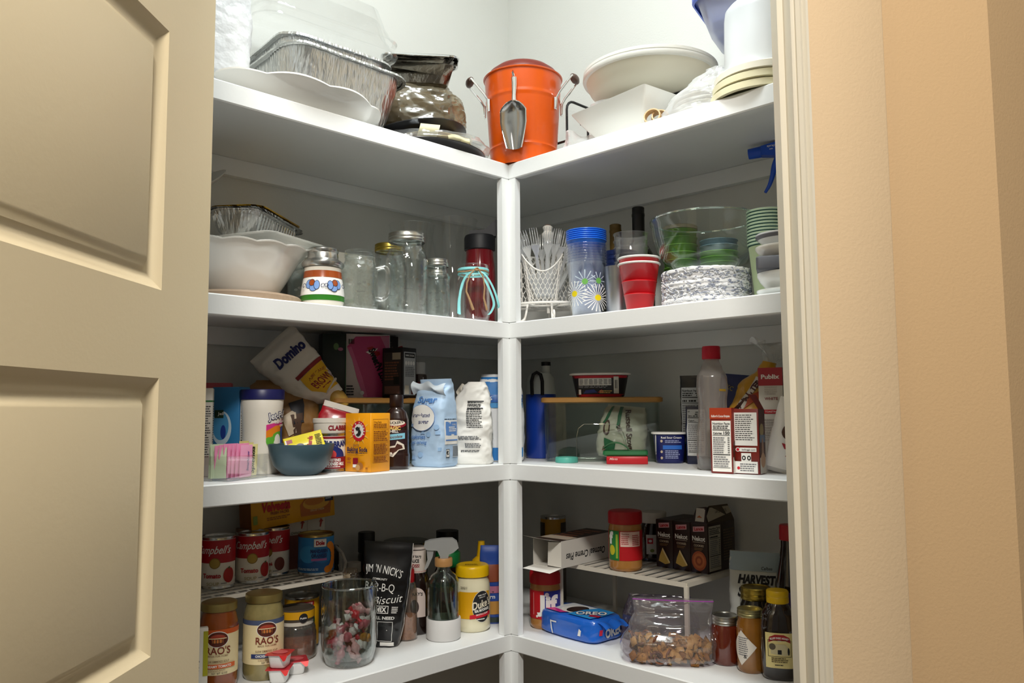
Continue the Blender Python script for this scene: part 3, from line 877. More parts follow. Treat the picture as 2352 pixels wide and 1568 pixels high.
t = thing('fluted_foil_pan', 'fluted foil pan resting on the white rectangular dish', 'foil pan', (-0.222, -0.528, S2 + .1445), 128, rx=0)
foil_pan(t, .118, .052, .049, .016, .009, seed=21, r=.03, name='pan_body', m=FOIL)
mb = MB()
for k in range(14):
    u = -.085 + .013 * k
    mb.tube([(u, -.0405, .004), (u, -.0505, .042)], .0026, FOILS, 6)
mb.build('flutes', t)
t = thing('gold_foil_tray', 'shallow gold foil tray on top of the fluted foil pan', 'foil tray', (-0.232, -0.520, S2 + .1955), 128)
GOLD = mat('#c99a1e', .22, 1.0, bump=.2)
mb = MB(); mb.rings([rect_ring(.092, .040, .02, 0, 5), rect_ring(.104, .050, .025, .006, 5), rect_ring(.112, .057, .03, .0065, 5), rect_ring(.1135, .0585, .03, .0085, 5), rect_ring(.104, .05, .025, .0085, 5), rect_ring(.09, .04, .02, .003, 5)], GOLD, True); mb.build('tray_body', t)
t = thing('paper_plate', 'grey-white paper plate leaning up on the gold foil tray', 'plate', (-0.245, -0.625, S2 + .2052), 100, ry=-38, rx=0)
mb = MB(); mb.lathe([(0, .0), (.05, .0), (.072, .008), (.073, .0095), (.05, .0015), (0, .0015)], mat('#cfccc4', .6), 48, TX(0, 0, .045)); mb.build('plate_disc', t)

# painted ceramic jar
t = thing('painted_ceramic_jar', 'ceramic jar with brown and green bands and blue flowers, metal cap', 'jar', (-0.068, -0.461, S2 + E1), face(-.068, -.461))
CER = mat('#ece6d8', .22, coat=.5)
mb = MB(); mb.lathe([(0, 0), (.034, 0), (.0405, .006), (.0425, .012), (.0428, .026), (.0405, .044), (.0375, .062), (.0365, .074), (.0368, .080), (.034, .082), (0, .082)], CER, 56); mb.build('jar_body', t)
prof_c = [(.006, .0405), (.012, .0425), (.026, .0428), (.044, .0405), (.062, .0375), (.074, .0365), (.09, .0365)]
def rad(pr, z):
    if z <= pr[0][0]: return pr[0][1]
    for (a, ra), (b, rb) in zip(pr, pr[1:]):
        if z <= b: return ra + (rb - ra) * (z - a) / (b - a)
    return pr[-1][1]
def around(pr):
    def fn(u, v, o):
        r = rad(pr, v); a = u / .04
        return ((r + o) * sin(a), -(r + o) * cos(a), v)
    return fn
p = Pr(around(prof_c), .004)
BRN, GRN, BLU, OUT = mat('#a34a16', .25, coat=.5), mat('#2f7a22', .25, coat=.5), mat('#7fa3dd', .3), mat('#1b2348', .5)
p.rect(0, .0655, .25, .0135, BRN); p.rect(0, .0405, .25, .0345, mat('#fbfaf6', .25, coat=.5)); p.rect(0, .0175, .25, .0105, GRN)
for cx, s in ((-.021, 1), (.024, -1)):
    for dx, dz, rx, rz, m in ((-.006, .003, .0075, .0085, BLU), (.003, -.004, .007, .007, BLU), (0, .006, .0055, .006, BRN), (.010, .001, .005, .0085, BLU)):
        p.ell(cx + s * dx, .041 + dz, rx + .0011, rz + .0011, OUT, 18); p.ell(cx + s * dx, .041 + dz, rx, rz, m, 18)
for cx in (0.000, .006, -.034, .037):
    pts = [(cx + .004 * cos(a) * (1 - a / 9), .040 + .006 * sin(a) * (1 - a / 9)) for a in [i * .5 for i in range(14)]]
    ribbon = [(x, y + .0006) for x, y in pts] ; 
    for (x0, y0), (x1, y1) in zip(pts, pts[1:]):
        nx, ny = y1 - y0, x0 - x1; l = math.hypot(nx, ny) or 1; nx, ny = nx / l * .0006, ny / l * .0006
        p.poly([(x0 + nx, y0 + ny), (x1 + nx, y1 + ny), (x1 - nx, y1 - ny), (x0 - nx, y0 - ny)], OUT)
p.build('painted_band', t)
mb = MB(); mb.lathe([(.030, .080), (.0395, .0815), (.042, .086), (.0415, .091), (.038, .094), (.031, .0985), (.0305, .108), (.0295, .111), (.031, .1135), (.0305, .119), (.027, .1215), (0, .122)], STEEL, 48); mb.build('metal_cap', t)

# canning jars
def mason_body(mb, r, h, m=JARB, neck=.79, sh=.72, thick=.0022):
    out = [(0, .002), (r * .70, .002), (r * .84, 0), (r * .95, .004), (r, .012), (r, h * sh * .9), (r * .98, h * sh), (r * .88, h * (sh + .07)), (r * neck, h * (sh + .12)), (r * neck, h * .89),
           (r * neck * 1.05, h * .90), (r * neck * 1.05, h * .915), (r * neck, h * .925), (r * neck * 1.05, h * .94), (r * neck * 1.05, h * .955), (r * neck, h * .965), (r * neck * 1.01, h)]
    inn = [(max(0, a - thick), max(.004, b)) for a, b in reversed(out[2:])]
    mb.lathe(out + inn + [(0, .006)], m, 48)
def screw_lid(mb, r, h, m):
    mb.lathe([(r, 0), (r * 1.02, .001), (r * 1.02, h * .3), (r, h * .36), (r * 1.02, h * .44), (r * 1.02, h * .6), (r, h * .66), (r * 1.01, h * .92), (r * .96, h), (r * .85, h), (r * .84, h * .94), (0, h * .94)], m, 48)
def mason(name, label, x, y, r, h, lid=None, lidh=.017, zlid=None, group='canning jars on the second shelf', m=JARB, neck=.79, z=S2):
    t = thing(name, label, 'jar', (x, y, z + E1), face(x, y), group)
    mb = MB(); mason_body(mb, r, h, m, neck); mb.build('glass_body', t)
    p = Pr(cyl(r + .0002), .006)
    EMB = glass('#ffffff', .5, .30, 1.5, rough=.05)
    for k in range(5):
        a = -.5 + .25 * k
        p.ell(r * a, h * .42 + .004 * (k % 2), .0042, .0028, EMB, 10)
    p.ell(0, h * .30, .012, .0015, EMB, 14); p.build('embossing', t)
    if lid:
        mb = MB(); screw_lid(mb, r * neck * 1.06 + .0008, lidh, lid)
        o = mb.build('lid', t); o.location = (0, 0, h * .895)
    return t
SILV = mat('#c2c2bc', .3, 1.0); GOLDL = mat('#b6a04a', .32, 1.0)
t = mason('mason_mug', 'open glass jar mug with a side handle left of the tall jar', -.070, -.372, .0385, .128)
mb = MB(); mb.tube(sm([(.036, 0, .092), (.052, 0, .096), (.060, 0, .084), (.061, 0, .060), (.056, 0, .036), (.046, 0, .028), (.036, 0, .030)]), .0052, glass('#ffffff', .8, .12, 1.4), 10); mb.build('handle', t)
t = mason('mason_mug', 'open glass jar mug standing just behind the painted ceramic jar', -.155, -.405, .0385, .128)
t = mason('mason_jar', 'tall quart canning jar with a silver screw lid', -.065, -.252, .0460, .182, SILV, .020, neck=.80)
t = mason('mason_jar', 'canning jar with a yellow-gold lid behind the tall jar', -.165, -.224, .0400, .178, GOLDL, .018)
t = mason('mason_jar', 'small canning jar with a silver lid beside the ribbon jar', -.060, -.170, .0300, .132, SILV, .0165)
t = mason('mason_jar', 'small lidless canning jar behind the ribbon jar', -.150, -.095, .0300, .128, SILV, .016)
t = mason('mason_jar', 'small canning jar with a whitish cap left of the open jar mug', -.175, -.440, .034, .112, mat('#dcd8cc', .4), .014)
t = thing('serving_tray', 'thin pale tray lying behind the glass jar mugs', 'tray', (-.285, -.30, S2 + E1), 90)
mb = MB(); mb.rings([rect_ring(.085, .05, .01, 0, 4), rect_ring(.09, .055, .01, .10, 4), rect_ring(.100, .062, .012, .152, 4), rect_ring(.100, .062, .012, .156, 4), rect_ring(.088, .053, .01, .152, 4), rect_ring(.08, .046, .01, .01, 4)], mat('#a9a79c', .5), True); mb.build('tray_body', t)

# jar with ribbons
t = thing('ribbon_jar', 'small glass jar tied with turquoise ribbon and brown twine', 'jar', (-.046, -.072, S2 + E1), face(-.046, -.072), None)
mb = MB(); r, h = .0395, .132
prof = [(0, .003), (.026, .003), (.030, 0), (.0345, .003), (.0385, .012), (.0395, .04), (.0392, .088), (.036, .104), (.0335, .110), (.0335, .116), (.0365, .121), (.0365, .128), (.0350, .132)]
mb.lathe(prof + [(max(0, a - .002), max(.005, b)) for a, b in reversed(prof[2:])] + [(0, .006)], JAR, 48); mb.build('glass_body', t)
TEAL = mat('#8fdde0', .55); TW = mat('#a88660', .85, mott=.35, mscale=300)
mb = MB(); mb.lathe([(.0350, .1165), (.0368, .118), (.0368, .122), (.0350, .1235)], TEAL, 40); mb.lathe([(.0345, .109), (.0363, .1095), (.036, .1135), (.0345, .1145)], TEAL, 40)
def ribbon(pts, w):
    vs = []
    pts = sm(pts, 4)
    for i, q in enumerate(pts):
        q = Vector(q); vs += [q + Vector((-w / 2, 0, 0)), q + Vector((w / 2, .001, 0))]
    n = len(pts)
    mb.add(vs, [(2 * i, 2 * i + 1, 2 * i + 3, 2 * i + 2) for i in range(n - 1)], TEAL)
ribbon([(.006, -.042, .114), (-.012, -.044, .105), (-.024, -.043, .085), (-.030, -.043, .06), (-.032, -.043, .035), (-.031, -.044, .012)], .0055)
ribbon([(.006, -.0425, .113), (-.016, -.0435, .100), (-.026, -.042, .075), (-.033, -.042, .045), (-.034, -.043, .014)], .0045)
ribbon([(.010, -.042, .114), (.026, -.043, .105), (.040, -.040, .085), (.051, -.036, .06), (.058, -.032, .035), (.056, -.030, .028)], .0050)
ribbon([(.012, -.042, .112), (.030, -.041, .085), (.043, -.037, .055), (.047, -.035, .035), (.040, -.036, .018), (.034, -.038, .012)], .0055)
mb.build('ribbon', t)
mb = MB()
mb.tube([(.036 * sin(a), -.0372 * cos(a), .1145 + .002 * sin(3 * a)) for a in [i * .3 for i in range(21)]], .0017, TW, 6, True)
mb.tube([(.004, -.041, .117), (.010, -.043, .1185), (.014, -.042, .115), (.008, -.0435, .1135), (.003, -.042, .116)], .0024, TW, 6)
for pts in ([(.004, -.042, .115), (-.006, -.044, .105), (-.014, -.043, .085), (-.016, -.043, .065), (-.008, -.044, .045), (.000, -.044, .022)], [(.013, -.042, .115), (.022, -.042, .10), (.026, -.041, .075), (.024, -.041, .05), (.031, -.0405, .022)]):
    mb.tube(pts, [.0016, .0016, .0018, .0022, .0028, .0034][:len(pts)], TW, 6)
mb.build('twine', t)

t = thing('water_bottle', 'dark red water bottle with a black spout cap behind the post', 'bottle', (-.125, .022, S2 + E1), face(-.125, .022))
REDT = mat('#6e0a16', .12, coat=.8)
mb = MB(); mb.lathe([(0, 0), (.034, 0), (.0385, .005), (.0395, .02), (.0395, .13), (.037, .155), (.034, .178), (.0345, .195), (0, .195)], REDT, 48); mb.build('bottle_body', t)
mb = MB(); mb.lathe([(.0355, .190), (.0385, .192), (.0388, .222), (.036, .228), (0, .230)], mat('#0c0e14', .55), 48)
mb.prism([(-.026, .226), (.040, .226), (.052, .268), (.040, .268), (.012, .243), (-.026, .240)], -.013, .013, mat('#0c0e14', .55)); mb.build('cap', t)
# clear plastic tumblers / vases at the back
for (x, y, r0, r1, h, lab) in ((-.270, -.078, .036, .058, .262, 'clear flared plastic pitcher behind the tall canning jar'), (-.255, .045, .036, .064, .292, 'wider clear flared pitcher behind the red water bottle')):
    t = thing('clear_pitcher', lab, 'pitcher', (x, y, S2 + E1), face(x, y), 'clear pitchers on the second shelf')
    mb = MB(); o = [(0, .002), (r0 * .9, 0), (r0, .006), (r0 * 1.05, h * .35), (r0 * 1.15, h * .6), (r1 * .88, h * .85), (r1, h), (r1 + .002, h + .001)]
    mb.lathe(o + [(a - .002, b) for a, b in reversed(o[2:-1])] + [(0, .006)], JAR, 48); mb.build('pitcher_wall', t)

# ================================================================== second shelf, right arm
# chicken-wire utensil caddy
t = thing('utensil_caddy', 'white chicken-wire utensil caddy with a turned finial beside the post', 'caddy', (.022, .112, S2 + E1), 40)
CW = mat('#eeeae2', .5, mott=.08, mscale=200)
def pocket(cx, cy, rz, r0, r1, z0, z1, scoop):
    """open-topped tapered wire pocket"""
    mb = MB(); xf = TX(cx, cy, 0) @ RZ(rz)
    def P(a, z): r = r0 + (r1 - r0) * (z - z0) / (z1 - z0); return (r * sin(a), -r * cos(a), z)
    def top(a): return z1 - scoop * max(0, cos(a)) ** 1.5
    n = 22; dz = .0118; rows = int((z1 - z0) / dz)
    for j in range(rows + 1):
        z = z0 + j * dz
        for i in range(n):
            a = 2 * pi * (i + .5 * (j % 2)) / n
            if z > top(a): continue
            b = a + pi / n
            za = z + dz * .30
            mb.tube([P(a, z), P(a, za)], .0008, CW, 4, xf=xf)
            for s in (-1, 1):
                zz = z + dz
                if zz <= top(a + s * pi / n) + .004: mb.tube([P(a, za), P(a + s * pi / n, zz)], .0008, CW, 4, xf=xf)
    m1 = mb.build('wire_mesh', t)
    mb = MB()
    mb.tube([P(2 * pi * k / 36, top(2 * pi * k / 36)) for k in range(36)], .0017, CW, 6, True, xf)
    mb.tube([P(2 * pi * k / 36, z0) for k in range(36)], .0026, CW, 6, True, xf)
    for a in (-1.05, 1.05, 2.4, -2.4): mb.tube([P(a, z0), P(a, top(a))], .0014, CW, 5, xf=xf)
    mb.build('pocket_frame', t)
pocket(-.012, -.030, 4, .034, .049, .048, .168, .048)
pocket(.052, .028, 60, .034, .049, .048, .168, .042)
pocket(-.060, .030, -65, .034, .046, .048, .165, .040)
mb = MB(); mb.lathe([(.004, .03), (.004, .185), (.0075, .188), (.0045, .193), (.004, .198), (.009, .203), (.0055, .208), (.0065, .211), (.0145, .220), (.0155, .226), (.0085, .233), (.0125, .240), (.0130, .243), (.006, .248), (0, .249)], CW, 20, TX(0, .012, 0)); mb.build('finial', t)
mb = MB(); mb.lathe([(0, .2445), (.0075, .2445), (.0065, .2485), (0, .2495)], mat('#5b2a12', .6), 16, TX(0, .012, .0005)); mb.build('worn_tip', t)
mb = MB(); ring = [(.098 * sin(2 * pi * k / 40), -.082 * cos(2 * pi * k / 40) + .008, .046) for k in range(40)]
mb.tube(ring, .0030, CW, 6, True); mb.build('base_ring', t)
for a in (-50, 10, 65, 180, 120, -120):
    mb = MB(); xf = RZ(a)
    mb.tube(sm([(0, -.062, .046), (0, -.066, .026), (0, -.072, .010), (0, -.084, .0035), (0, -.098, .006), (0, -.104, .016), (0, -.097, .024), (0, -.09, .018)], 4), .0026, CW, 6, xf=xf); mb.build('scroll_foot', t)
t0 = None
FK = glass('#fbfdff', .75, .22, 1.5, rough=.05, haze=.30)
def fork_mesh():
    mb = MB()
    def s(h): return .004 + .004 * max(0, (h - .09) / .03) if h > .09 else .0036
    for k in range(4):
        x = (k - 1.5) * .0062
        mb.tube([(x * .8, 0, .122), (x, -.001, .135), (x, .001, .150), (x * .95, .003, .165)], [.0017, .0016, .0014, .0008], FK, 5)
    rs = [[(-w, -t_, z), (w, -t_, z), (w, t_, z), (-w, t_, z)] for z, w, t_ in ((0, .005, .0012), (.02, .0055, .0014), (.07, .0038, .0018), (.098, .0035, .0018), (.11, .0075, .0014), (.118, .0105, .0012), (.126, .0112, .0011))]
    mb.rings(rs, FK, False)
    return mb
fm = fork_mesh().mesh('fork_body')
rnd = random.Random(5)
spots = [(-.040, -.045, -14, 6), (-.050, -.034, -22, 2), (-.030, -.052, -6, 8), (-.046, -.022, -18, -6), (-.010, -.048, 3, 6), (.004, -.040, 8, 2), (-.002, -.030, 2, -3), (.012, -.028, 12, 3), (-.016, -.022, -3, -4), (.020, -.050, 20, 8), (.030, -.040, 30, 4), (.028, -.026, 26, -2), (.048, .02, 20, 4), (.062, .03, 28, 8), (-.058, .022, -12, 4)]
for k, (x, y, ry_, rx_) in enumerate(spots):
    o = bpy.data.objects.new('plastic_fork', fm); COL.objects.link(o)
    c45 = Matrix.Rotation(radians(40), 4, 'Z')
    M_ = Matrix.Translation((.022, .112, S2)) @ c45 @ Matrix.Translation((x * .5, y * .5, .060 + .010 * rnd.random())) @ RY(ry_) @ RX(rx_) @ RZ(rnd.uniform(-30, 30))
    o.matrix_world = M_
    tag(o, 'clear plastic fork standing tines up in the chicken-wire caddy', 'fork', 'clear forks in the wire caddy')

ORD = ['bottom', 'second', 'third', 'fourth', 'fifth', 'sixth', 'seventh', 'eighth', 'ninth', 'tenth', 'eleventh']
def nth(n, tail, first=0):
    """labels that count a stack up from its bottom"""
    return [(ORD[k] + ' ' if k == 0 else ORD[k] + ' from the bottom, ') + tail for k in range(first, n)]
def cup_prof(r0, r1, h, lip=.0018, th=.0008):
    return [(0, .0015), (r0 * .93, .0015), (r0, 0), (r0 + (r1 - r0) * .98, h * .985), (r1 + lip, h * .985), (r1 + lip, h), (r1 - th, h), (r0 + (r1 - r0) * .9 - th, h * .9), (r0 - th, .003), (0, .003)]
def cup_stack(name, n, r0, r1, h, pitch, x, y, z, m, labels, group, seg=48, rots=None, mats=None, lip=.0018, extra=None, z0=S2):
    mb = MB(); mb.lathe(cup_prof(r0, r1, h, lip), m, seg); me0 = mb.mesh('cup_wall')
    out = []
    for k in range(n):
        if mats and mats[k] is not m:
            mb = MB(); mb.lathe(cup_prof(r0, r1, h, lip), mats[k], seg); me = mb.mesh('cup_wall')
        else: me = me0
        o = bpy.data.objects.new(name, me); COL.objects.link(o)
        o.location = (x, y, z0 + E1 + z + k * pitch); o.rotation_euler = (0, 0, radians(face(x, y)))
        tag(o, labels if isinstance(labels, str) else labels[k], 'cup', group)
        out.append(o)
    return out
# daisy cups: eight clear ones with daisies, six blue ones on top
DAISY = glass('#fbfcff', .6, .04, 2.2, haze=.035, hazecol='#cfdcf4')
n8 = cup_stack('daisy_cup', 8, .0325, .0440, .122, .0060, .184, .064, 0, DAISY, ['bottom clear cup with white and yellow daisies below the blue cups'] + nth(8, 'nested clear cup of the daisy cup stack', 1), 'daisy cups in the tall stack')
BC = mat('#1c74ee', .3, coat=.4)
cup_stack('blue_cup', 6, .0325, .0440, .122, .0044, .184, .064, 8 * .0060 + .004, BC, nth(6, 'bright blue cup nested on the daisy cup stack'), 'blue cups on the daisy stack')
p = Pr(cyl(.0330, taper=(.0440 - .0325) / .122), .004)
WD = mat('#fafaf6', .5); YD = mat('#f2dc14', .5)
for (cx, cz, R, m, nn) in ((-.004, .076, .026, mat('#cfe0ea', .6), 12), (.026, .078, .020, mat('#c9d6e6', .6), 10), (-.026, .050, .028, WD, 20), (.021, .040, .030, WD, 22)):
    for k in range(nn):
        a = 2 * pi * k / nn; c, s = cos(a), sin(a); w = .0009
        p.poly([(cx + .004 * c - w * .4 * s, cz + .004 * s + w * .4 * c), (cx + .004 * c + w * .4 * s, cz + .004 * s - w * .4 * c), (cx + R * c + w * 1.2 * s, cz + R * s - w * 1.2 * c), (cx + R * 1.02 * c, cz + R * 1.02 * s), (cx + R * c - w * 1.2 * s, cz + R * s + w * 1.2 * c)], m)
    p.ell(cx, cz, .0066, .0066, YD if m is WD else mat('#6fb455', .5), 18)
p.build('daisy_print', n8[0])

# wine bottles, clear and red cups
for (x, y, h, c, rn, lab) in ((.124, .250, .252, '#6a5220', .0145, 'bottle with a gold-brown foil neck behind the clear cups'), (.172, .280, .292, '#070707', .0152, 'tall bottle with a black foil neck behind the clear cups')):
    t = thing('wine_bottle', lab, 'bottle', (x, y, S2 + E1), face(x, y), 'wine bottles behind the cups')
    mb = MB(); mb.lathe([(0, .01), (.034, 0), (.037, .006), (.037, h * .52), (.034, h * .60), (.018, h * .70), (rn - .0015, h * .76), (rn - .0015, h * .985), (0, h * .985)], mat('#141c10', .1, coat=.6), 40); mb.build('bottle_glass', t)
    mb = MB(); mb.lathe([(rn, h * .74), (rn, h * .915), (rn + .0008, h * .92), (rn + .0008, h * .94), (rn, h * .945), (rn, h * .993), (rn - .003, h), (0, h)], mat(c, .42, .2 if c != '#070707' else 0, bump=.2), 32); mb.build('foil_capsule', t)
cup_stack('clear_cup', 5, .029, .0385, .128, .0165, .243, .152, 0, CUPC, nth(5, 'clear plastic cup of the stack behind the red cups'), 'clear cups behind the red cups')
navy = cup_stack('navy_rim_cup', 4, .030, .0395, .130, .0100, .196, .170, 0, CUPC, nth(4, 'navy-rimmed clear cup half hidden beside the daisy stack'), 'navy-rimmed clear cups')
for k in range(4):
    mb = MB(); mb.lathe([(.0395, .1185), (.0415, .1300), (.0420, .1302), (.0420, .1185)], mat('#1a2a5c', .4), 40)
    mb.build('rim_band', navy[k])
t = thing('steel_tumbler', 'brushed steel tumbler standing behind the red cups', 'tumbler', (.240, .105, S2 + E1), 30)
mb = MB(); mb.lathe([(0, .002), (.024, 0), (.026, .004), (.031, .11), (.032, .112), (.0305, .112), (.025, .006), (0, .006)], mat('#b9bcc0', .35, 1.0), 40); mb.build('tumbler_wall', t)
REDC = mat('#d40f1c', .3, coat=.3)
reds = cup_stack('red_cup', 2, .0270, .0425, .100, .0125, .331, .060, 0, REDC, ['lower red party cup of the pair in front of the clear cups', 'upper red party cup with white rolled rim beside the glass bowl'], 'red party cups', mats=[REDC, mat('#d40f1d', .3, coat=.3)])
for o in reds:
    mb = MB(); mb.lathe([(.0425, .0975), (.0452, .0985), (.0456, .1005), (.0445, .1018), (.0412, .1015), (.0410, .0985)], WHITE, 48); mb.build('rolled_rim', o)
    mb = MB()
    for z in (.035, .062):
        r = .0270 + .0155 * z / .1; mb.lathe([(r, z - .0012), (r + .0011, z), (r, z + .0012)], REDC, 48)
    mb.build('grip_ring', o)

# glass bowl on the woven basket
BX, BY = .452, .125
t = thing('woven_basket', 'round white and grey woven basket under the big glass bowl', 'basket', (BX, BY, S2 + E1), 30)
W1, W2 = mat('#e9e9ea', .8, mott=.25, mscale=130), mat('#a9adb8', .8, mott=.3, mscale=150)
for k in range(9):
    mb = MB(); z = .0048 + .0083 * k; rr = .084 + .002 * sin(k * 1.7)
    pts = [((rr + .0034 * mnoise.noise(Vector((q * .9, k * 3.1, 0)))) * sin(2 * pi * q / 90), -(rr + .0034 * mnoise.noise(Vector((q * .9, k * 3.1, 0)))) * cos(2 * pi * q / 90), z + .0024 * mnoise.noise(Vector((q * .5, k * 7.7, 2)))) for q in range(90)]
    mb.tube(pts, .0050, W1 if k % 3 else mat('#dcdde2', .8, mott=.4, mscale=110), 7, True)
    mb.build('woven_coil', t)
mb = MB(); rnd = random.Random(3)
for k in range(520):
    a = rnd.uniform(-1.6, 1.6); z = rnd.uniform(.006, .074); r = .0893; l = rnd.uniform(.05, .11)
    mb.tube([(r * sin(a), -r * cos(a), z), ((r + .0009) * sin(a + l / 2), -(r + .0009) * cos(a + l / 2), z + .001), (r * sin(a + l), -r * cos(a + l), z + rnd.uniform(-.004, .004))], .0011, (W2, W1, mat('#dfe1e6', .8), mat('#8d93a6', .8))[k % 4], 4)
mb.build('loose_strands', t)
mb = MB(); mb.lathe([(0, .001), (.082, .001), (.082, .004), (0, .004)], W1, 40); mb.build('basket_base', t)
t = thing('glass_mixing_bowl', 'large clear glass mixing bowl on the white woven basket', 'bowl', (BX - .002, BY + .004, S2 + .0788), 30)
mb = MB(); o = [(0, .001), (.040, .001), (.060, .004), (.082, .018), (.098, .042), (.106, .072), (.1095, .098), (.1125, .102), (.1130, .107), (.1110, .1095)]
mb.lathe(o + [(a - .004, b + (.002 if b < .05 else 0)) for a, b in reversed(o[1:-1])] + [(0, .006)], glass('#fcfffd', .8, .03, 3.0), 72); mb.build('bowl_glass', t)
mb = MB(); mb.tube([(.1115 * sin(2 * pi * k / 60), -.1115 * cos(2 * pi * k / 60), .1085) for k in range(60)], .0019, glass('#f2faf6', .7, .22, 1.4), 8, True); mb.build('bowl_rim', t)
GC = mat('#7db64a', .45)
cup_stack('green_cup', 6, .030, .0385, .125, .018, .285, .290, 0, GC, nth(6, 'light green cup of the tall stack seen through the bowl'), 'tall green cup stack')
cup_stack('green_cup', 4, .032, .0415, .110, .0125, .390, .285, 0, mat('#74b040', .45), nth(4, 'light green cup of the short stack seen through the bowl'), 'short green cup stack')
cup_stack('pale_blue_cup', 2, .032, .0410, .110, .0125, .390, .285, .052, mat('#7f9db4', .5), ['lower grey-blue cup on the short green stack behind the bowl', 'upper grey-blue cup on the short green stack behind the bowl'], 'grey-blue cups on the short green stack')
t = thing('beige_lid', 'beige plastic lid on top of the tall green cups', 'lid', (.285, .290, S2 + .2162), 30)
mb = MB(); mb.lathe([(.036, 0), (.041, .001), (.041, .008), (.036, .011), (0, .011)], mat('#b9b29c', .5), 40, cap0=True); mb.build('lid_disc', t)

# paper cups, bowls, spray bottle at the right jamb
MINT = mat('#cfe0b0', .5)
mints = cup_stack('paper_cup', 11, .0255, .0365, .120, .0066, .578, .150, 0, MINT, ['light green paper cup at the bottom of the dark-rimmed stack'] + nth(11, 'dark-rimmed paper cup of the green stack', 1), 'dark-rimmed paper cups')
RIMD, RIMM = mat('#1c4a3a', .5), mat('#bcd8c6', .5)
mbr = MB(); mbr.lathe([(.0362, .1140), (.0376, .1142), (.0380, .1168)], RIMD, 40); mbr.lathe([(.0380, .1168), (.0385, .1206), (.0372, .1210)], RIMM, 40)
rm = mbr.mesh('rolled_rim')
for o in mints:
    q = bpy.data.objects.new('rolled_rim', rm); COL.objects.link(q); q.parent = o
XW, YW = .648, .080
for k, (z, r, h, c, nm, lab) in enumerate(((0, .052, .013, '#eef0ec', 'white_plate', 'lowest white plate in the pile beside the door jamb'), (.0125, .050, .020, '#f0f1ee', 'white_bowl', 'white bowl above the lowest plate beside the door jamb'), (.046, .050, .026, '#55565c', 'grey_box', 'dark grey block between the white bowls beside the door jamb'), (.0726, .052, .022, '#eceae2', 'white_bowl', 'cream white bowl on the dark grey block beside the door jamb'), (.0960, .051, .022, '#e8e9e9', 'white_bowl', 'topmost white bowl with a grey band beside the door jamb'))):
    t = thing(nm, lab, 'box' if nm == 'grey_box' else ('plate' if nm == 'white_plate' else 'bowl'), (XW, YW, S2 + z + E1), face(XW, YW), 'stacked dishes by the jamb')
    mb = MB()
    if nm == 'grey_box': mb.rings([rect_ring(r * .92, r * .92, .004, 0, 3), rect_ring(r, r, .006, .003, 3), rect_ring(r, r, .006, h - .003, 3), rect_ring(r * .95, r * .95, .004, h, 3)], mat(c, .6), False)
    else:
        hh = h if k != 1 else .033
        mb.lathe([(0, .001), (r * .6, 0), (r * .66, .002), (r * .9, hh * .5), (r, hh * .8), (r * 1.0, hh), (r * .96, hh), (r * .86, hh * .55), (r * .6, .006), (0, .006)], mat(c, .25, coat=.4), 48)
    mb.build({'grey_box': 'block'}.get(nm, 'dish_body'), t)
    if k == 4:
        mb = MB(); mb.lathe([(r * .93, hh * .55), (r * 1.006, hh * .78), (r * 1.006, hh * .86), (r * .93, hh * .6)], mat('#6c6d74', .5), 48); mb.build('grey_band', t)
t = thing('spray_bottle', 'spray bottle with a bright blue trigger head by the door jamb', 'spray bottle', (.582, .262, S2 + E1), 20)
t.scale = (1.17, 1.17, 1.17)
SB = mat('#1450c8', .35)
mb = MB(); mb.lathe([(0, 0), (.034, 0), (.037, .005), (.037, .14), (.03, .185), (.015, .215), (.013, .235), (0, .235)], glass('#d8e6f4', .5, .1, 2, haze=.4), 40); mb.build('bottle_body', t)
mb = MB()
mb.lathe([(.016, .225), (.017, .228), (.017, .250), (.012, .253)], SB, 24)
mb.prism([(-.030, .280), (.030, .277), (.034, .292), (.026, .303), (-.008, .308), (-.030, .304), (-.052, .300), (-.052, .283)], -.009, .009, SB); mb.box((.0, 0, .265), (.018, .016, .03), SB)
hd = mb.build('trigger_head', t)
mb = MB(); mb.tube([(-.052, 0, .2915), (-.075, 0, .290)], [.0105, .0095], SB, 12); mb.build('nozzle', t)
mb = MB(); mb.tube(sm([(-.022, 0, .280), (-.030, 0, .262), (-.034, 0, .245), (-.040, 0, .228), (-.048, 0, .215)], 3), [.0065 - .004 * k / 12 for k in range(13)], SB, 10); mb.build('trigger', t)
p = Pr(front(.009)); p.txt('spray', -.034, .2985, .004, WHITE, w=.014); p.txt('on', -.034, .2925, .003, WHITE, w=.006); p.build('lettering', t)

# ================================================================== third shelf, left arm
def card_box(name, label, x, y, z, w, d, h, rz, m, group=None, cat='box', rx=0, ry=0):
    t = thing(name, label, cat, (x, y, z + E1), rz, group, rx, ry)
    mb = MB(); carton(mb, w, d, h, m); mb.build('carton', t)
    return t
t = thing('marshmallow_creme_jar', 'tall white marshmallow creme tub with a navy lid', 'jar', (-.172, -.532, S3 + E1), face(-.172, -.532, 12))
jp = [(.006, .0405), (.03, .0405), (.075, .0375), (.115, .0395), (.145, .0415), (.17, .0415)]
mb = MB(); mb.lathe([(0, .001), (.036, 0), (.0405, .006), (.0405, .03), (.0382, .055), (.0375, .075), (.0382, .095), (.0400, .12), (.0415, .146), (.0400, .149), (0, .149)], mat('#f3eee2', .35, coat=.2), 56); mb.build('tub_body', t)
mb = MB(); mb.lathe([(.0420, .146), (.0432, .1465), (.0432, .164), (.0415, .1665), (0, .1665)], mat('#16195a', .4), 56, cap0=True); mb.build('lid', t)
def around2(pr, k=.04):
    def fn(u, v, o):
        r = rad(pr, v); a = u / k
        return ((r + o) * sin(a), -(r + o) * cos(a), v)
    return fn
p = Pr(around2(jp), .004)
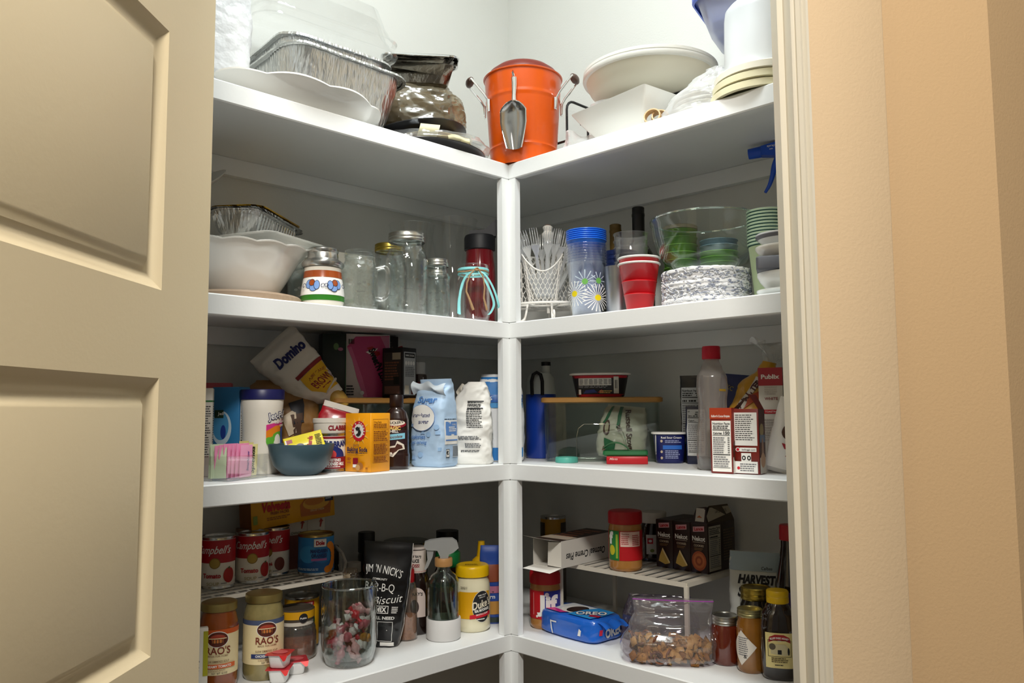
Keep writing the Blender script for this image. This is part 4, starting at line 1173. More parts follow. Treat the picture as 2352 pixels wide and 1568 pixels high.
p.poly([(.000, .096), (.055, .108), (.055, .030), (.010, .040), (.000, .062)], mat('#e23a90', .4))
p.poly([(.000, .084), (.020, .094), (.055, .098), (.055, .030), (.010, .040), (.000, .062)], mat('#f08a1e', .4))
p.poly([(.000, .070), (.024, .082), (.055, .086), (.055, .030), (.010, .040), (.000, .062)], mat('#62b43a', .4))
p.poly([(.010, .055), (.030, .068), (.055, .070), (.055, .028), (.020, .030)], mat('#2f9fe0', .4))
p.poly([(.036, .090), (.046, .094), (.048, .060), (.038, .060)], mat('#2553b8', .4)); p.poly([(.046, .094), (.06, .095), (.06, .060), (.048, .060)], mat('#35b6e8', .4))
p.ell(.027, .066, .0085, .012, WHITE); p.ell(.022, .060, .006, .007, WHITE)
for dx, dz in ((.0007, 0), (-.0007, 0), (0, .0007), (0, -.0007)): p.txt('Jet-Puffed', .034 + dx, .1165 + dz, .0125, mat('#2a2a66', .5), w=.064, rot=8, bold=.05)
p.txt('Jet-Puffed', .034, .1165, .0122, WHITE, w=.063, rot=8, bold=.025)
p.txt('marshmallow', .040, .1035, .006, WHITE, w=.046, rot=5, bold=.03); p.txt('creme', .041, .0965, .006, WHITE, w=.020, rot=5, bold=.03)
p.rect(.0175, .0515, .006, .005, mat('#2f62c8', .4))
p.build('label', t)

# sweetener packets in a clear holder
t = thing('sweetener_holder', 'clear acrylic holder full of pink and yellow sweetener packets', 'holder', (-.074, -.634, S3 + E1), 112)
AC = glass('#ffffff', .75, .07, 2.0)
mb = MB(); w, d, h, th = .052, .029, .044, .0022
mb.box((0, 0, .0015), (w * 2, d * 2, .003), AC)
for sx in (-1, 1): mb.box((sx * (w - th / 2), 0, h / 2), (th, d * 2, h), AC)
mb.box((0, d - th / 2, h / 2), (w * 2, th, h), AC)
notch = [(-w, 0), (w, 0), (w, h), (.020, h), (.014, h - .004), (.010, h - .014), (0, h - .017), (-.010, h - .014), (-.014, h - .004), (-.020, h), (-w, h)]
mb.box((0, -d + th / 2, h / 2), (w * 2, th, h), AC)
mb.build('holder_walls', t)
def packet(nm, lab, x, y, w, h, c, tilt, lean, grp, txt=None, tc=None):
    q = thing(nm, lab, 'packet', t.matrix_basis @ Vector((x, y, .004)), 115 + tilt, grp, rx=lean)
    mb = MB()
    L = Loft([(0, w / 2, .0006, 6), (h * .12, w / 2, .0016, 4), (h * .5, w / 2, .0022, 4), (h * .88, w / 2, .0016, 4), (h, w / 2, .0006, 6)], amp=.0006, scale=60, seed=x * 900)
    mb.loft(L, mat(c, .55), 20, 10); mb.build('paper_sleeve', q)
    if txt:
        p = Pr(L.front, None, base=.0009); 
        p.txt(txt[0], txt[1], h * txt[4] if len(txt) > 4 else h * .5, txt[2], tc, w=txt[3], rot=90, shear=.25, bold=.02); p.build('lettering', q)
    return q
for k in range(7):
    packet('pink_packet', ('leftmost' if k == 0 else 'rightmost' if k == 6 else ORD[k] + ' from the left,') + ' pink sweetener packet in the clear holder', -.028 + .0052 * k, .008 - .0045 * k, .036, .058 + .0015 * (k % 3), '#f29ac2' if k != 6 else '#f6a8cc', -8 + 2 * k, 2, 'pink packets in the holder', ("Sweet'N Low", .002, .0062, .036) if k == 6 else None, mat('#4a2a86', .5))
for k in range(3):
    packet('yellow_packet', ('hindmost', 'middle', 'front')[k] + ' pale yellow sweetener packet in the clear holder', .029 + .002 * k, .010 - .008 * k, .030, .064 - .003 * k, '#f3e9a2', 4 - 4 * k, 2, 'yellow packets in the holder', ('Splenda', .000, .0095, .050) if k == 2 else None, mat('#16140e', .5))
for k in range(2):
    packet('green_packet', ('outer', 'inner')[k] + ' pale green sweetener packet leaning at the notched end', -.043 + .005 * k, .004, .030, .055 + .006 * k, '#c6d8b4', -60 + 30 * k, -6, 'green packets in the holder')

# bowl with yellow sachets
t = thing('teal_bowl', 'dark teal ceramic bowl holding yellow sachets', 'bowl', (-.076, -.499, S3 + E1), face(-.076, -.499))
TB = mat('#3d5560', .4)
mb = MB(); mb.lathe([(0, .001), (.030, .001), (.032, 0), (.036, .002), (.052, .018), (.060, .040), (.0632, .058), (.0628, .0595), (.0605, .058), (.057, .040), (.048, .020), (.03, .006), (0, .005)], TB, 64); mb.build('bowl_body', t)
for k, (x, y, rz, ry_, z, lab) in enumerate(((.012, .006, 6, 14, .043, 'yellow sachet with red lettering lying uppermost in the teal bowl'), (-.012, .016, -10, 10, .034, 'yellow sachet lower down in the teal bowl'))):
    q = thing('yellow_sachet', lab, 'sachet', (-.076 + x, -.499 + y, S3 + z), face(-.076, -.499, rz), 'yellow sachets in the teal bowl', rx=-26, ry=-ry_)
    L = Loft([(0, .037, .0004, 5), (.006, .037, .0012, 4), (.020, .037, .0030, 3), (.034, .037, .0012, 4), (.040, .037, .0004, 5)], amp=.0006, scale=50)
    mb = MB(); mb.loft(L, mat('#f0e018', .4, coat=.3), 24, 12, xf=None); mb.build('foil_sleeve', q)
    if k == 0:
        p = Pr(L.front, None, .0009)
        p.rect(-.028, .019, .013, .030, mat('#a01c3c', .4)); p.rect(-.034, .019, .003, .03, WHITE); p.ell(-.010, .013, .009, .008, mat('#23305e', .4))
        p.txt('Nerds', .010, .020, .009, mat('#b8243a', .5), w=.024, rot=72, bold=.03); p.lines(.028, .020, .012, .026, 8, INK, 7)
        p.build('lettering', q)

# stacked cans, baking soda, syrup
def can(name, label, x, y, z, r, h, group=None, body=None, rz=None, top=None):
    t = thing(name, label, 'can', (x, y, z + E1), face(x, y) if rz is None else rz, group)
    mb = MB(); mb.lathe([(0, .0025), (r * .9, .0025), (r * .95, 0), (r * 1.005, .001), (r * 1.005, .0035), (r * .985, .0045), (r * .985, .008)], STEEL, 48); mb.build('bottom_rim', t)
    mb = MB(); mb.lathe([(r * .985, .006), (r * .99, .0065), (r * .99, h - .0065), (r * .985, h - .006)], body or STEEL, 56); mb.build('paper_label', t)
    mb = MB(); mb.lathe([(r * .985, h - .008), (r * .985, h - .0045), (r * 1.005, h - .0035), (r * 1.005, h - .0005), (r * .97, h), (r * .94, h - .001), (r * .93, h - .004), (r * .6, h - .0036), (0, h - .0036)], top or STEEL, 48); mb.build('top_rim', t)
    return t
MAR, NAV = mat('#8c1024', .4), mat('#1d2c6e', .4)
t = can('milk_can', 'condensed milk can in dark red, white and blue behind the bowl', -.112, -.412, S3, .0335, .078, body=mat('#f0ebe2', .4), rz=face(-.112, -.412, 8))
p = Pr(cyl(.0332), .004)
p.rect(0, .0690, .19, .0045, MAR); p.rect(0, .0185, .19, .024, MAR)
p.ell(.002, .0310, .026, .020, NAV); p.ell(-.001, .035, .010, .009, mat('#c43a3a', .5)); p.rect(.002, .0185, .19, .023, MAR)
p.txt('EAGLE BRAND', .004, .0555, .0115, NAV, w=.075, bold=.05, arc=-.09)
p.txt('SWEETENED', .004, .0240, .0055, WHITE, w=.030, bold=.03); p.txt('CONDENSED MILK', .004, .0165, .0062, WHITE, w=.046, bold=.04); p.lines(.004, .0105, .030, .003, 1, WHITE, 4)
p.build('label_print', t)
t = thing('small_white_tub', 'small white tub with dark red lettering on top of the milk can', 'tub', (-.112, -.412, S3 + .0788), face(-.112, -.412, 8))
mb = MB(); mb.lathe([(0, 0), (.0315, 0), (.0325, .003), (.0335, .020), (.0350, .021), (.0350, .0285), (.033, .030), (0, .030)], mat('#e9e4da', .4), 48); mb.build('tub_body', t)
p = Pr(cyl(.0332), .004); p.txt('CLABBER', .016, .0105, .0090, MAR, w=.048, bold=.05); p.build('lettering', t)
t = card_box('baking_soda_box', 'orange-yellow baking soda box with a red ring emblem', -.055, -.358, S3, .070, .058, .118, 12, mat('#f2a20c', .45))
BLUK, REDX = mat('#1a1f4a', .5), mat('#c8182c', .45)
p = Pr(front(.029))
for k in range(12):
    a = 2 * pi * k / 12; p.poly([(.004 + .016 * cos(a - .14), .082 + .016 * sin(a - .14)), (.004 + .030 * cos(a), .082 + .030 * sin(a)), (.004 + .016 * cos(a + .14), .082 + .016 * sin(a + .14))], mat('#f8cf62', .5))
p.ell(.004, .082, .0190, .0205, REDX, 36); p.ell(.004, .082, .0128, .0140, WHITE, 32)
for k, ch in enumerate('ARM & HAMMER'):
    a = radians(205 - k * 20.8); p.txt(ch, .004 + .0158 * cos(a), .082 + .0170 * sin(a), .0035, WHITE, rot=math.degrees(a) - 90, bold=.03)
p.poly([(-.004, .088), (.002, .091), (.006, .089), (.009, .090), (.008, .086), (.012, .080), (.010, .074), (.004, .071), (-.003, .074), (.003, .078), (.004, .083), (-.001, .083)], INK)
p.txt('pure', -.001, .0545, .0055, BLUK, w=.015, bold=.0); p.txt('Baking Soda', .002, .0455, .0085, BLUK, w=.056, bold=.03); p.lines(.002, .0378, .056, .0025, 1, BLUK, 5)
p.txt('100+', -.020, .026, .0055, MAR, w=.012, bold=.02); p.txt('uses', -.020, .019, .0045, MAR, w=.011)
p.rect(-.002, .018, .014, .020, MAR); p.rect(-.002, .012, .014, .006, WHITE); p.ell(.010, .012, .009, .0075, mat('#a86a2a', .6)); p.ell(.005, .009, .006, .006, mat('#c9985a', .6)); p.rect(.029, .008, .006, .004, mat('#b06a14', .5))
p.build('front_print', t)
p = Pr(right(.035))
p.frame(0, .062, .046, .088, .0006, mat('#8a4a12', .6)); p.txt('Drug Facts', -.009, .100, .0038, mat('#6a3410', .6), w=.022)
p.lines(0, .092, .042, .010, 3, mat('#8a4a12', .6), 8); p.rect(0, .085, .044, .0006, mat('#8a4a12', .6)); p.lines(0, .072, .042, .022, 6, mat('#8a4a12', .6), 9); p.rect(0, .059, .044, .0006, mat('#8a4a12', .6)); p.lines(0, .046, .042, .022, 7, mat('#8a4a12', .6), 10); p.rect(0, .033, .044, .0006, mat('#8a4a12', .6)); p.lines(0, .0255, .042, .012, 4, mat('#8a4a12', .6), 11)
p.build('drug_facts_print', t)
t = thing('syrup_bottle', 'dark brown chocolate syrup bottle between baking soda and sugar bag', 'bottle', (-.058, -.283, S3 + E1), face(-.058, -.283, -6))
CB = mat('#2a1510', .22, coat=.5)
L = Loft([(0, .024, .019, 2.6), (.004, .0275, .0215, 2.6), (.030, .0285, .022, 2.6), (.034, .0270, .021, 2.6), (.085, .0262, .0205, 2.6), (.105, .0255, .020, 2.5), (.120, .021, .017, 2.2), (.127, .0135, .0135, 2.0), (.134, .0125, .0125, 2)], lin_=True)
mb = MB(); mb.loft(L, CB, 48, 60); mb.build('bottle_body', t)
mb = MB(); mb.lathe([(.0140, .130), (.0148, .131), (.0148, .153), (.0135, .156), (0, .156)], mat('#24110c', .35), 32, cap0=True); mb.build('cap', t)
p = Pr(L.front, .003, base=.0008)
p.rect(0, .066, .046, .032, mat('#2c0d12', .5)); p.ell(-.002, .094, .024, .0085, MAR); p.ell(-.002, .097, .022, .006, mat('#efe3cf', .5)); p.txt("SMUCKER'S", -.002, .097, .0055, INK, w=.036, bold=.03, arc=-.05)
p.txt('MAGIC', -.004, .086, .0075, mat('#e8c46a', .5), w=.030, bold=.05); p.txt('SHELL', -.004, .0795, .0055, WHITE, w=.022, bold=.03)
p.poly([(-.022, .060), (.020, .064), (.020, .076), (-.022, .072)], mat('#86c9e0', .5)); p.txt('chocolate', -.001, .068, .0058, mat('#6a3a1a', .5), w=.032, rot=5, shear=.3, bold=.02)
p.poly([(-.022, .036), (-.012, .048), (.000, .050), (.004, .060), (.018, .052), (.020, .042), (.008, .040), (-.004, .026), (-.012, .028), (-.014, .034)], mat('#e6dccb', .5))
p.poly([(-.018, .036), (-.010, .045), (.000, .046), (.004, .054), (.014, .050), (.016, .044), (.006, .041), (-.004, .031)], mat('#4a2214', .4)); p.txt('7.25', -.009, .030, .003, INK, w=.008)
p.build('labels', t)

# paper bags of sugar and flour
BAGB = mat('#b6d2ee', .5, bump=.25, bscale=45)
t = thing('sugar_bag', 'light blue granulated sugar bag rolled shut at the top', 'bag', (-.058, -.178, S3 + E1), 13)
L = Loft([(0, .040, .030, 5), (.006, .0445, .034, 5), (.06, .046, .036, 4.5), (.125, .0445, .034, 4), (.160, .042, .026, 3.5, .0, .003), (.178, .043, .012, 3.0, .002, .006), (.192, .043, .004, 2.5, .004, -.002)], amp=.0022, scale=26, seed=14)
mb = MB(); mb.loft(L, BAGB, 64, 60); mb.build('paper_bag', t)
NAVY = mat('#1c2a6a', .5); MID = mat('#8fb6de', .5); LB = mat('#9cc0e6', .5)
p = Pr(L.front, .005, base=.0010)
rnd = random.Random(8)
for k in range(20): 
    x, z = rnd.uniform(-.040, .040), rnd.uniform(.012, .14)
    if k % 3 == 0: p.rect(x, z, .010, .008, LB)
    elif k % 3 == 1: p.ell(x, z, .006, .006, LB, 12)
    else: p.poly([(x - .006, z - .004), (x + .006, z - .004), (x, z + .007)], LB)
p.ell(-.006, .107, .0345, .0290, mat('#5a86c8', .5), 36); p.ell(-.006, .107, .0337, .0282, WHITE, 36)
p.txt('Granulated', -.010, .1125, .0088, NAVY, w=.052, bold=.015); p.txt('sugar', -.000, .0985, .0088, NAVY, w=.027, bold=.015)
p.txt('Sugar', .004, .1465, .0135, mat('#4a80c4', .5), w=.050, shear=.2, bold=.02)
p.txt('calories', -.014, .066, .0085, mat('#3f74bc', .5), w=.038, shear=.25); p.txt('per serving', -.012, .054, .0075, mat('#3f74bc', .5), w=.042, shear=.25)
p.build('front_print', t)
def side_r(Lf):
    def fn(u, v, o):
        a, b, n, cx, cy = Lf.sec(v); y = max(-b * .99, min(b * .99, u)); x = a * max(0, 1 - abs(y / b) ** n) ** (1 / n); dd = Lf.disp(x, y, v); l = math.hypot(x, y) or 1
        return (cx + x + dd * x / l + o, cy + y + dd * y / l, v)
    return fn
p = Pr(side_r(L), .005, base=.0010)
p.rect(0, .075, .046, .052, WHITE); p.rect(0, .083, .040, .030, mat('#5f8fd2', .5)); p.txt('Great for Baking', .003, .092, .004, WHITE, w=.026); p.lines(.003, .082, .026, .012, 3, WHITE, 5); p.lines(0, .1035, .046, .003, 1, INK, 6); p.rect(0, .058, .042, .003, mat('#5f8fd2', .5))
p.rect(.012, .034, .020, .026, mat('#c9d6e2', .5)); p.bars(.012, .034, .018, .023, INK, 18); p.rect(-.014, .030, .012, .018, WHITE); p.frame(-.014, .030, .012, .018, .0012, INK); p.ell(-.014, .031, .004, .005, INK, 12); p.ell(-.014, .031, .002, .0025, WHITE, 8)
p.build('side_print', t)
mb = MB(); mb.grid(lambda u, v: (-.050 + .092 * u, -.012 - .010 * sin(v * 3) + .006 * sin(u * 6), .158 + .030 * v - .010 * u * v + .004 * sin(u * 11 + v * 3)), 20, 8, mat('#cfdbe4', .55, bump=.3, bscale=45)); mb.build('folded_top', t)
FB = mat('#f1f0ea', .5, bump=.35, bscale=40)
t = thing('flour_bag', 'crumpled white flour bag with black fine print beside the post', 'bag', (-.066, -.058, S3 + E1), 40)
L = Loft([(0, .041, .031, 5), (.006, .0455, .035, 5), (.06, .0455, .036, 4.2), (.115, .0435, .034, 3.6), (.150, .038, .027, 3.0, .002, .0), (.175, .030, .020, 2.6, .008, -.004), (.188, .020, .012, 2.4, .010, -.006)], amp=.0055, scale=27, seed=31)
mb = MB(); mb.loft(L, FB, 64, 60); mb.build('paper_bag', t)
p = Pr(L.front, .004, base=.0012)
p.lines(.010, .112, .036, .060, 15, INK, 13, fill=.45); p.rect(.010, .127, .036, .0022, INK); p.rect(.010, .143, .036, .0022, INK); p.txt('Calories 100', .008, .135, .0040, INK, w=.032, bold=.02); p.lines(.002, .060, .055, .010, 3, GREY, 15); p.lines(.006, .043, .036, .011, 3, GREY, 16); p.lines(.002, .030, .050, .005, 2, INK, 17)
p.build('print', t)
mb = MB()
def crum(u, v):
    a = (u - .5) * 2; return (-.038 + .040 * u + .004 * sin(v * 7), .004 + .022 * v + .007 * sin(u * 8 + 2 * v), .146 + .040 * v * (1 - .25 * abs(a)) + .006 * sin(u * 9) * v)
mb.grid(crum, 18, 10, mat('#cfc9bb', .6, bump=.4, bscale=50)); mb.build('rolled_flap', t)
t = thing('blue_flour_bag', 'tall blue and white flour bag half hidden behind the post', 'bag', (-.088, .053, S3 + E1), 45)
L = Loft([(0, .052, .034, 5), (.006, .0575, .038, 5), (.08, .059, .040, 4.2), (.15, .057, .037, 3.6), (.192, .050, .022, 3.0), (.210, .044, .006, 2.6)], amp=.003, scale=24, seed=44)
mb = MB(); mb.loft(L, mat('#eceef0', .45, bump=.2, bscale=40), 56, 50); mb.build('paper_bag', t)
p = Pr(L.front, .005, base=.0012); BF = mat('#2f7fc8', .4)
p.rect(0, .178, .112, .050, BF); p.rect(0, .150, .112, .018, mat('#1f62b4', .4)); p.rect(0, .134, .112, .012, mat('#56a0dc', .4)); p.rect(0, .018, .110, .030, BF); p.txt('17%', -.030, .151, .0085, WHITE, w=.026, bold=.03)
p.build('front_print', t)

# boxes at the door end
t = card_box('cream_carton', 'white carton with a green stripe and fine print beside the door', -.195, -.640, S3, .030, .045, .168, 62, mat('#e9e6dc', .5))
p = Pr(front(.0225)); p.rect(.0, .143, .030, .003, mat('#2f7a3c', .5)); p.lines(.0, .085, .025, .100, 22, INK, 21, fill=.35); p.build('front_print', t)
p = Pr(right(.015)); p.rect(0, .143, .045, .003, mat('#2f7a3c', .5)); p.lines(0, .085, .038, .100, 22, INK, 22, fill=.35); p.build('side_print', t)
t = card_box('blue_carton', 'blue carton with a white nutrition panel left of the creme tub', -.225, -.572, S3, .060, .040, .172, 32, mat('#2f7fb8', .45))
p = Pr(front(.020)); p.ell(-.008, .090, .022, .034, mat('#cfe4f0', .5)); p.ell(-.010, .094, .018, .028, mat('#4d9cd0', .5)); p.rect(-.014, .118, .020, .016, mat('#1c3b26', .5)); p.txt('Jell', -.010, .119, .006, WHITE, w=.014); p.ell(-.004, .082, .006, .014, mat('#22409a', .5)); p.build('front_print', t)
p = Pr(right(.030)); p.nutrition(0, .085, .032, .115, 31); p.build('side_print', t)
t = card_box('pink_carton', 'pink-red carton lying behind the blue carton', -.300, -.590, S3, .10, .05, .182, 60, mat('#b24a52', .5))
t = card_box('red_carton', 'narrow red and blue carton edge right next to the door', -.030, -.752, S3, .050, .030, .050, 70, mat('#c01824', .4))
p = Pr(front(.015)); p.rect(0, .042, .05, .014, mat('#23368a', .5)); p.build('front_print', t)

# sugar and sweets bags behind
t = thing('kraft_bag', 'crumpled brown see-through sugar bag under the leaning white bag', 'bag', (-.262, -.446, S3 + E1), face(-.26, -.446))
L = Loft([(0, .062, .040, 3.2), (.02, .085, .058, 2.8), (.09, .092, .058, 2.6), (.14, .080, .042, 2.5), (.175, .055, .02, 2.3), (.19, .045, .006, 2.2)], amp=.008, scale=22, seed=51)
mb = MB(); mb.loft(L, mat('#8c6636', .4, mott=.35, mscale=22, bump=.5, bscale=35, coat=.3), 64, 50); mb.build('bag_body', t)
p = Pr(L.front, .006, base=.0025)
p.poly([(.020, .140), (.048, .150), (.050, .100), (.030, .095)], mat('#1a1a22', .5)); p.poly([(.006, .110), (.030, .128), (.040, .080), (.022, .070)], mat('#c9b9a0', .5)); p.poly([(.022, .115), (.046, .120), (.048, .075), (.034, .070)], mat('#4a3222', .6))
p.build('print', t)
t = thing('brown_sugar_bag', 'white and yellow brown-sugar bag leaning over the kraft-coloured bag', 'bag', (-.196, -.362, S3 + .142), face(-.24, -.42), rx=-6, ry=-44)
t.scale = (.88, .88, .88)
L = Loft([(0, .022, .012, 2.4, .020, 0), (.02, .036, .026, 2.4, .010, 0), (.06, .055, .034, 2.5), (.13, .066, .036, 2.7), (.175, .068, .026, 2.8), (.198, .066, .010, 2.8), (.206, .066, .003, 2.6)], amp=.0045, scale=24, seed=61)
mb = MB(); mb.loft(L, mat('#e9e5da', .4, bump=.2, bscale=40, coat=.2), 64, 54); mb.build('bag_body', t)
YB, RB = mat('#e6b40e', .45), mat('#8a1a1e', .5)
p = Pr(L.front, .005, base=.0016)
p.poly([(-.012, .085), (.066, .088), (.050, .055), (.034, .018), (.000, .020), (-.014, .045)], YB); p.poly([(-.018, .086), (.066, .088), (.066, .098), (-.018, .096)], RB)
p.txt('Domino', .012, .150, .026, mat('#1b2466', .5), w=.085, bold=.05, shear=.1); p.txt('PURE CANE', .026, .072, .0075, RB, w=.050, bold=.0, arc=.08); p.txt('BROWN', .026, .050, .019, RB, w=.056, bold=.02); p.lines(.022, .034, .030, .005, 1, RB, 2)
p.build('front_print', t)
mb = MB(); mb.lathe([(.0, -.040), (.012, -.036), (.020, -.022), (.022, -.006), (.020, .010), (.0, .014)], mat('#b8923e', .5, mott=.3, mscale=40), 24, TX(.022, 0, 0)); mb.build('rolled_end', t)
mb = MB(); mb.tube([(.022 + .030 * sin(a), -.024 * cos(a), .022 + .010 * sin(a)) for a in [i * .32 for i in range(20)]], .0035, mat('#d9d4c8', .6), 6, True); mb.build('tie_band', t)
t = thing('red_candy_bag', 'red candy bag with a yellow burst leaning before the kraft bag', 'bag', (-.170, -.392, S3 + E1), face(-.17, -.392), ry=16)
L = Loft([(0, .040, .004, 4), (.01, .042, .014, 3), (.07, .042, .020, 2.6), (.128, .038, .010, 3), (.142, .038, .002, 4)], amp=.003, scale=30, seed=71)
mb = MB(); mb.loft(L, mat('#b01626', .3, coat=.5), 48, 40); mb.build('bag_body', t)
p = Pr(L.front, .006, base=.0016); p.rect(0, .136, .074, .012, mat('#d8d2c8', .5)); p.poly([(-.040, .060), (-.022, .100), (-.002, .098), (-.008, .066), (-.030, .040)], mat('#e0a416', .4)); p.poly([(-.036, .020), (-.010, .034), (.004, .010), (-.030, .004)], mat('#d89a14', .4)); p.txt('M', -.018, .080, .022, mat('#8a5a10', .5), rot=-30, bold=.04)
p.build('print', t)

# clear bin with bamboo lid and the boxes on it (left arm)
BAM = wood('#b98a46', '#8f6228', 26)
def clear_bin(label, x, y, rz, a, b, h, lidlab, arch=True):
    t = thing('clear_bin', label, 'storage bin', (x, y, S3 + E1), rz, 'clear bins with bamboo lids')
    mb = MB(); G = glass('#f0f4f1', .6, .04, 2.6)
    mb.rings([rect_ring(a - .008, b - .008, .008, 0, 4), rect_ring(a - .006, b - .006, .01, .004, 4), rect_ring(a - .003, b - .003, .01, h, 4), rect_ring(a - .006, b - .006, .01, h, 4), rect_ring(a - .009, b - .009, .01, .006, 4)], G, False)
    mb.build('bin_walls', t)
    if arch:
        mb = MB(); yy = -b + .0005
        pts = [(-.060, yy, .004), (-.060, yy, .055), (-.055, yy, .078), (-.042, yy, .088), (.030, yy, .088), (.046, yy, .078), (.054, yy, .055), (.060, yy, .020)]
        mb.tube(pts, .0008, glass('#e8e6dc', .4, .35, 1.2), 5); mb.build('moulded_arch', t)
    l = thing('bamboo_lid', lidlab, 'lid', (x, y, S3 + h + .0012), rz, 'bamboo bin lids')
    mb = MB(); mb.rings([rect_ring(a - .002, b - .002, .014, 0, 4), rect_ring(a + .004, b + .004, .016, .002, 4), rect_ring(a + .004, b + .004, .016, .011, 4), rect_ring(a, b, .014, .013, 4)], BAM, False); mb.build('lid_board', l)
    return t
clear_bin('clear plastic bin under a bamboo lid behind the baking soda', -.250, -.232, 88, .125, .085, .138, 'bamboo lid carrying the pink carton and dark boxes', False)
ZL = S3 + .1525
t = card_box('sweetener_carton', 'tall pink sweetener carton with a dark red side on the bamboo lid', -.268, -.218, ZL, .108, .045, .150, face(-.268, -.218, 16), mat('#e9e2e0', .45))
PK = mat('#c9407c', .4)
p = Pr(front(.0225))
p.poly([(-.050, .120), (-.030, .144), (.052, .148), (.052, .002), (.000, .002), (-.018, .030), (-.038, .090)], PK); p.poly([(-.038, .090), (-.050, .118), (-.040, .120), (-.014, .050), (.000, .002), (-.010, .002), (-.026, .045)], mat('#dd6a9c', .4)); p.poly([(.030, .146), (.052, .146), (.052, .100)], mat('#d884a8', .4))
p.poly([(-.004, .118), (.010, .122), (.030, .104), (.022, .098), (.006, .110)], mat('#b01a2a', .5)); p.poly([(-.006, .108), (.004, .112), (.024, .118), (.010, .100)], WHITE); p.poly([(.004, .112), (.028, .110), (.028, .106), (.006, .106)], mat('#b01a2a', .5))
p.txt("Sweet'N Low", .026, .076, .016, INK, w=.088, rot=-66, bold=.05); p.lines(-.042, .018, .018, .026, 4, INK, 5); p.bars(-.040, .132, .014, .012, INK, 10); p.ell(-.014, .012, .005, .005, WHITE, 12)
p.build('front_print', t)
p = Pr(leftf(.054)); p.rect(0, .075, .0448, .1498, mat('#8c1426', .45)); p.rect(0, .120, .038, .034, mat('#e2d8d0', .5)); p.ell(-.001, .122, .010, .011, mat('#b0242e', .5)); p.poly([(.010, .112), (.014, .114), (.014, .124), (.011, .122)], mat('#b0242e', .5)); p.rect(.008, .016, .008, .012, mat('#b8606a', .5)); p.build('side_print', t)
t = card_box('dark_green_carton', 'very dark green carton left of the pink carton', -.282, -.300, ZL, .055, .050, .148, face(-.28, -.30, 10), mat('#12201a', .4))
p = Pr(front(.025)); p.ell(.004, .118, .006, .008, mat('#5a7a4a', .5)); p.ell(.014, .112, .006, .004, mat('#a86a86', .5)); p.rect(.026, .07, .0016, .12, mat('#1d5a30', .5)); p.build('front_print', t)
t = card_box('black_cocoa_box', 'black carton with two white label panels on the bamboo lid', -.190, -.176, ZL, .060, .052, .116, face(-.19, -.176, -38), mat('#120e10', .4))
p = Pr(front(.026)); p.rect(.0, .056, .052, .098, mat('#3a3230', .5)); p.rect(.012, .096, .024, .016, mat('#b5ac96', .5)); p.lines(0, .062, .044, .045, 7, mat('#8a5a44', .6), 4); p.rect(.012, .040, .016, .018, mat('#1a1e16', .5)); p.rect(.0, .018, .044, .018, mat('#7a5a50', .5)); p.build('front_print', t)
p = Pr(right(.030)); p.rect(0, .056, .044, .100, mat('#b9bcbc', .5)); p.rect(0, .098, .038, .011, INK); p.txt('DARK COCOA', 0, .098, .004, WHITE, w=.032, bold=.02)
for k in range(4): p.ell(-.014 + .0093 * k, .080, .0042, .0048, WHITE, 12)
p.lines(0, .060, .036, .024, 6, GREY, 5); p.rect(-.012, .018, .016, .020, mat('#e6ddc8', .5)); p.rect(.010, .018, .012, .020, mat('#5a2a20', .5)); p.build('side_print', t)
t = card_box('dark_brown_box', 'dark brown box behind the black carton', -.300, -.135, ZL, .060, .045, .152, face(-.3, -.14, 0), mat('#241a18', .5))
p = Pr(front(.0225)); p.lines(0, .125, .044, .03, 5, mat('#5a4a48', .6), 6); p.build('front_print', t)
t = thing('red_wrapper_roll', 'long red wrapped roll with a white tip leaning at the back wall', 'roll', (-.262, -.010, S3 + .012), face(-.26, -.05), ry=-19)
mb = MB(); mb.lathe([(0, 0), (.012, 0), (.013, .004), (.013, .285), (.012, .288), (0, .288)], mat('#b8281c', .4), 28); mb.build('wrapper', t)
mb = MB(); mb.lathe([(.0125, .287), (.0128, .290), (.011, .312), (.006, .318), (0, .318)], mat('#e4e0da', .5), 24); mb.build('white_tip', t)
p = Pr(cyl(.0132), .003); p.txt('CHIPS', .0, .235, .009, mat('#f0d8c0', .5), w=.040, rot=-90); p.txt('BAKING', .0, .165, .009, mat('#f0d8c0', .5), w=.050, rot=-90); p.build('lettering', t)
t = thing('spice_shaker', 'spice shaker with a white cap at the back near the corner', 'shaker', (-.262, -.062, S3 + E1), face(-.26, -.05))
mb = MB(); mb.lathe([(0, 0), (.020, 0), (.0215, .003), (.0215, .205), (.020, .212), (.0155, .214), (0, .214)], mat('#4a3830', .3, coat=.4), 36); mb.build('bottle', t)
mb = MB(); mb.lathe([(.0170, .212), (.0172, .213), (.0172, .240), (.016, .243), (0, .243)], WHITE, 32, cap0=True); mb.build('cap', t)
p = Pr(cyl(.0217), .004); p.rect(0, .11, .060, .15, mat('#3a2a26', .5)); p.txt('B', .002, .188, .010, MAR, bold=.05); p.rect(-.010, .19, .003, .03, mat('#cfc6ba', .5)); p.rect(.012, .19, .003, .03, mat('#cfc6ba', .5)); p.build('label', t)

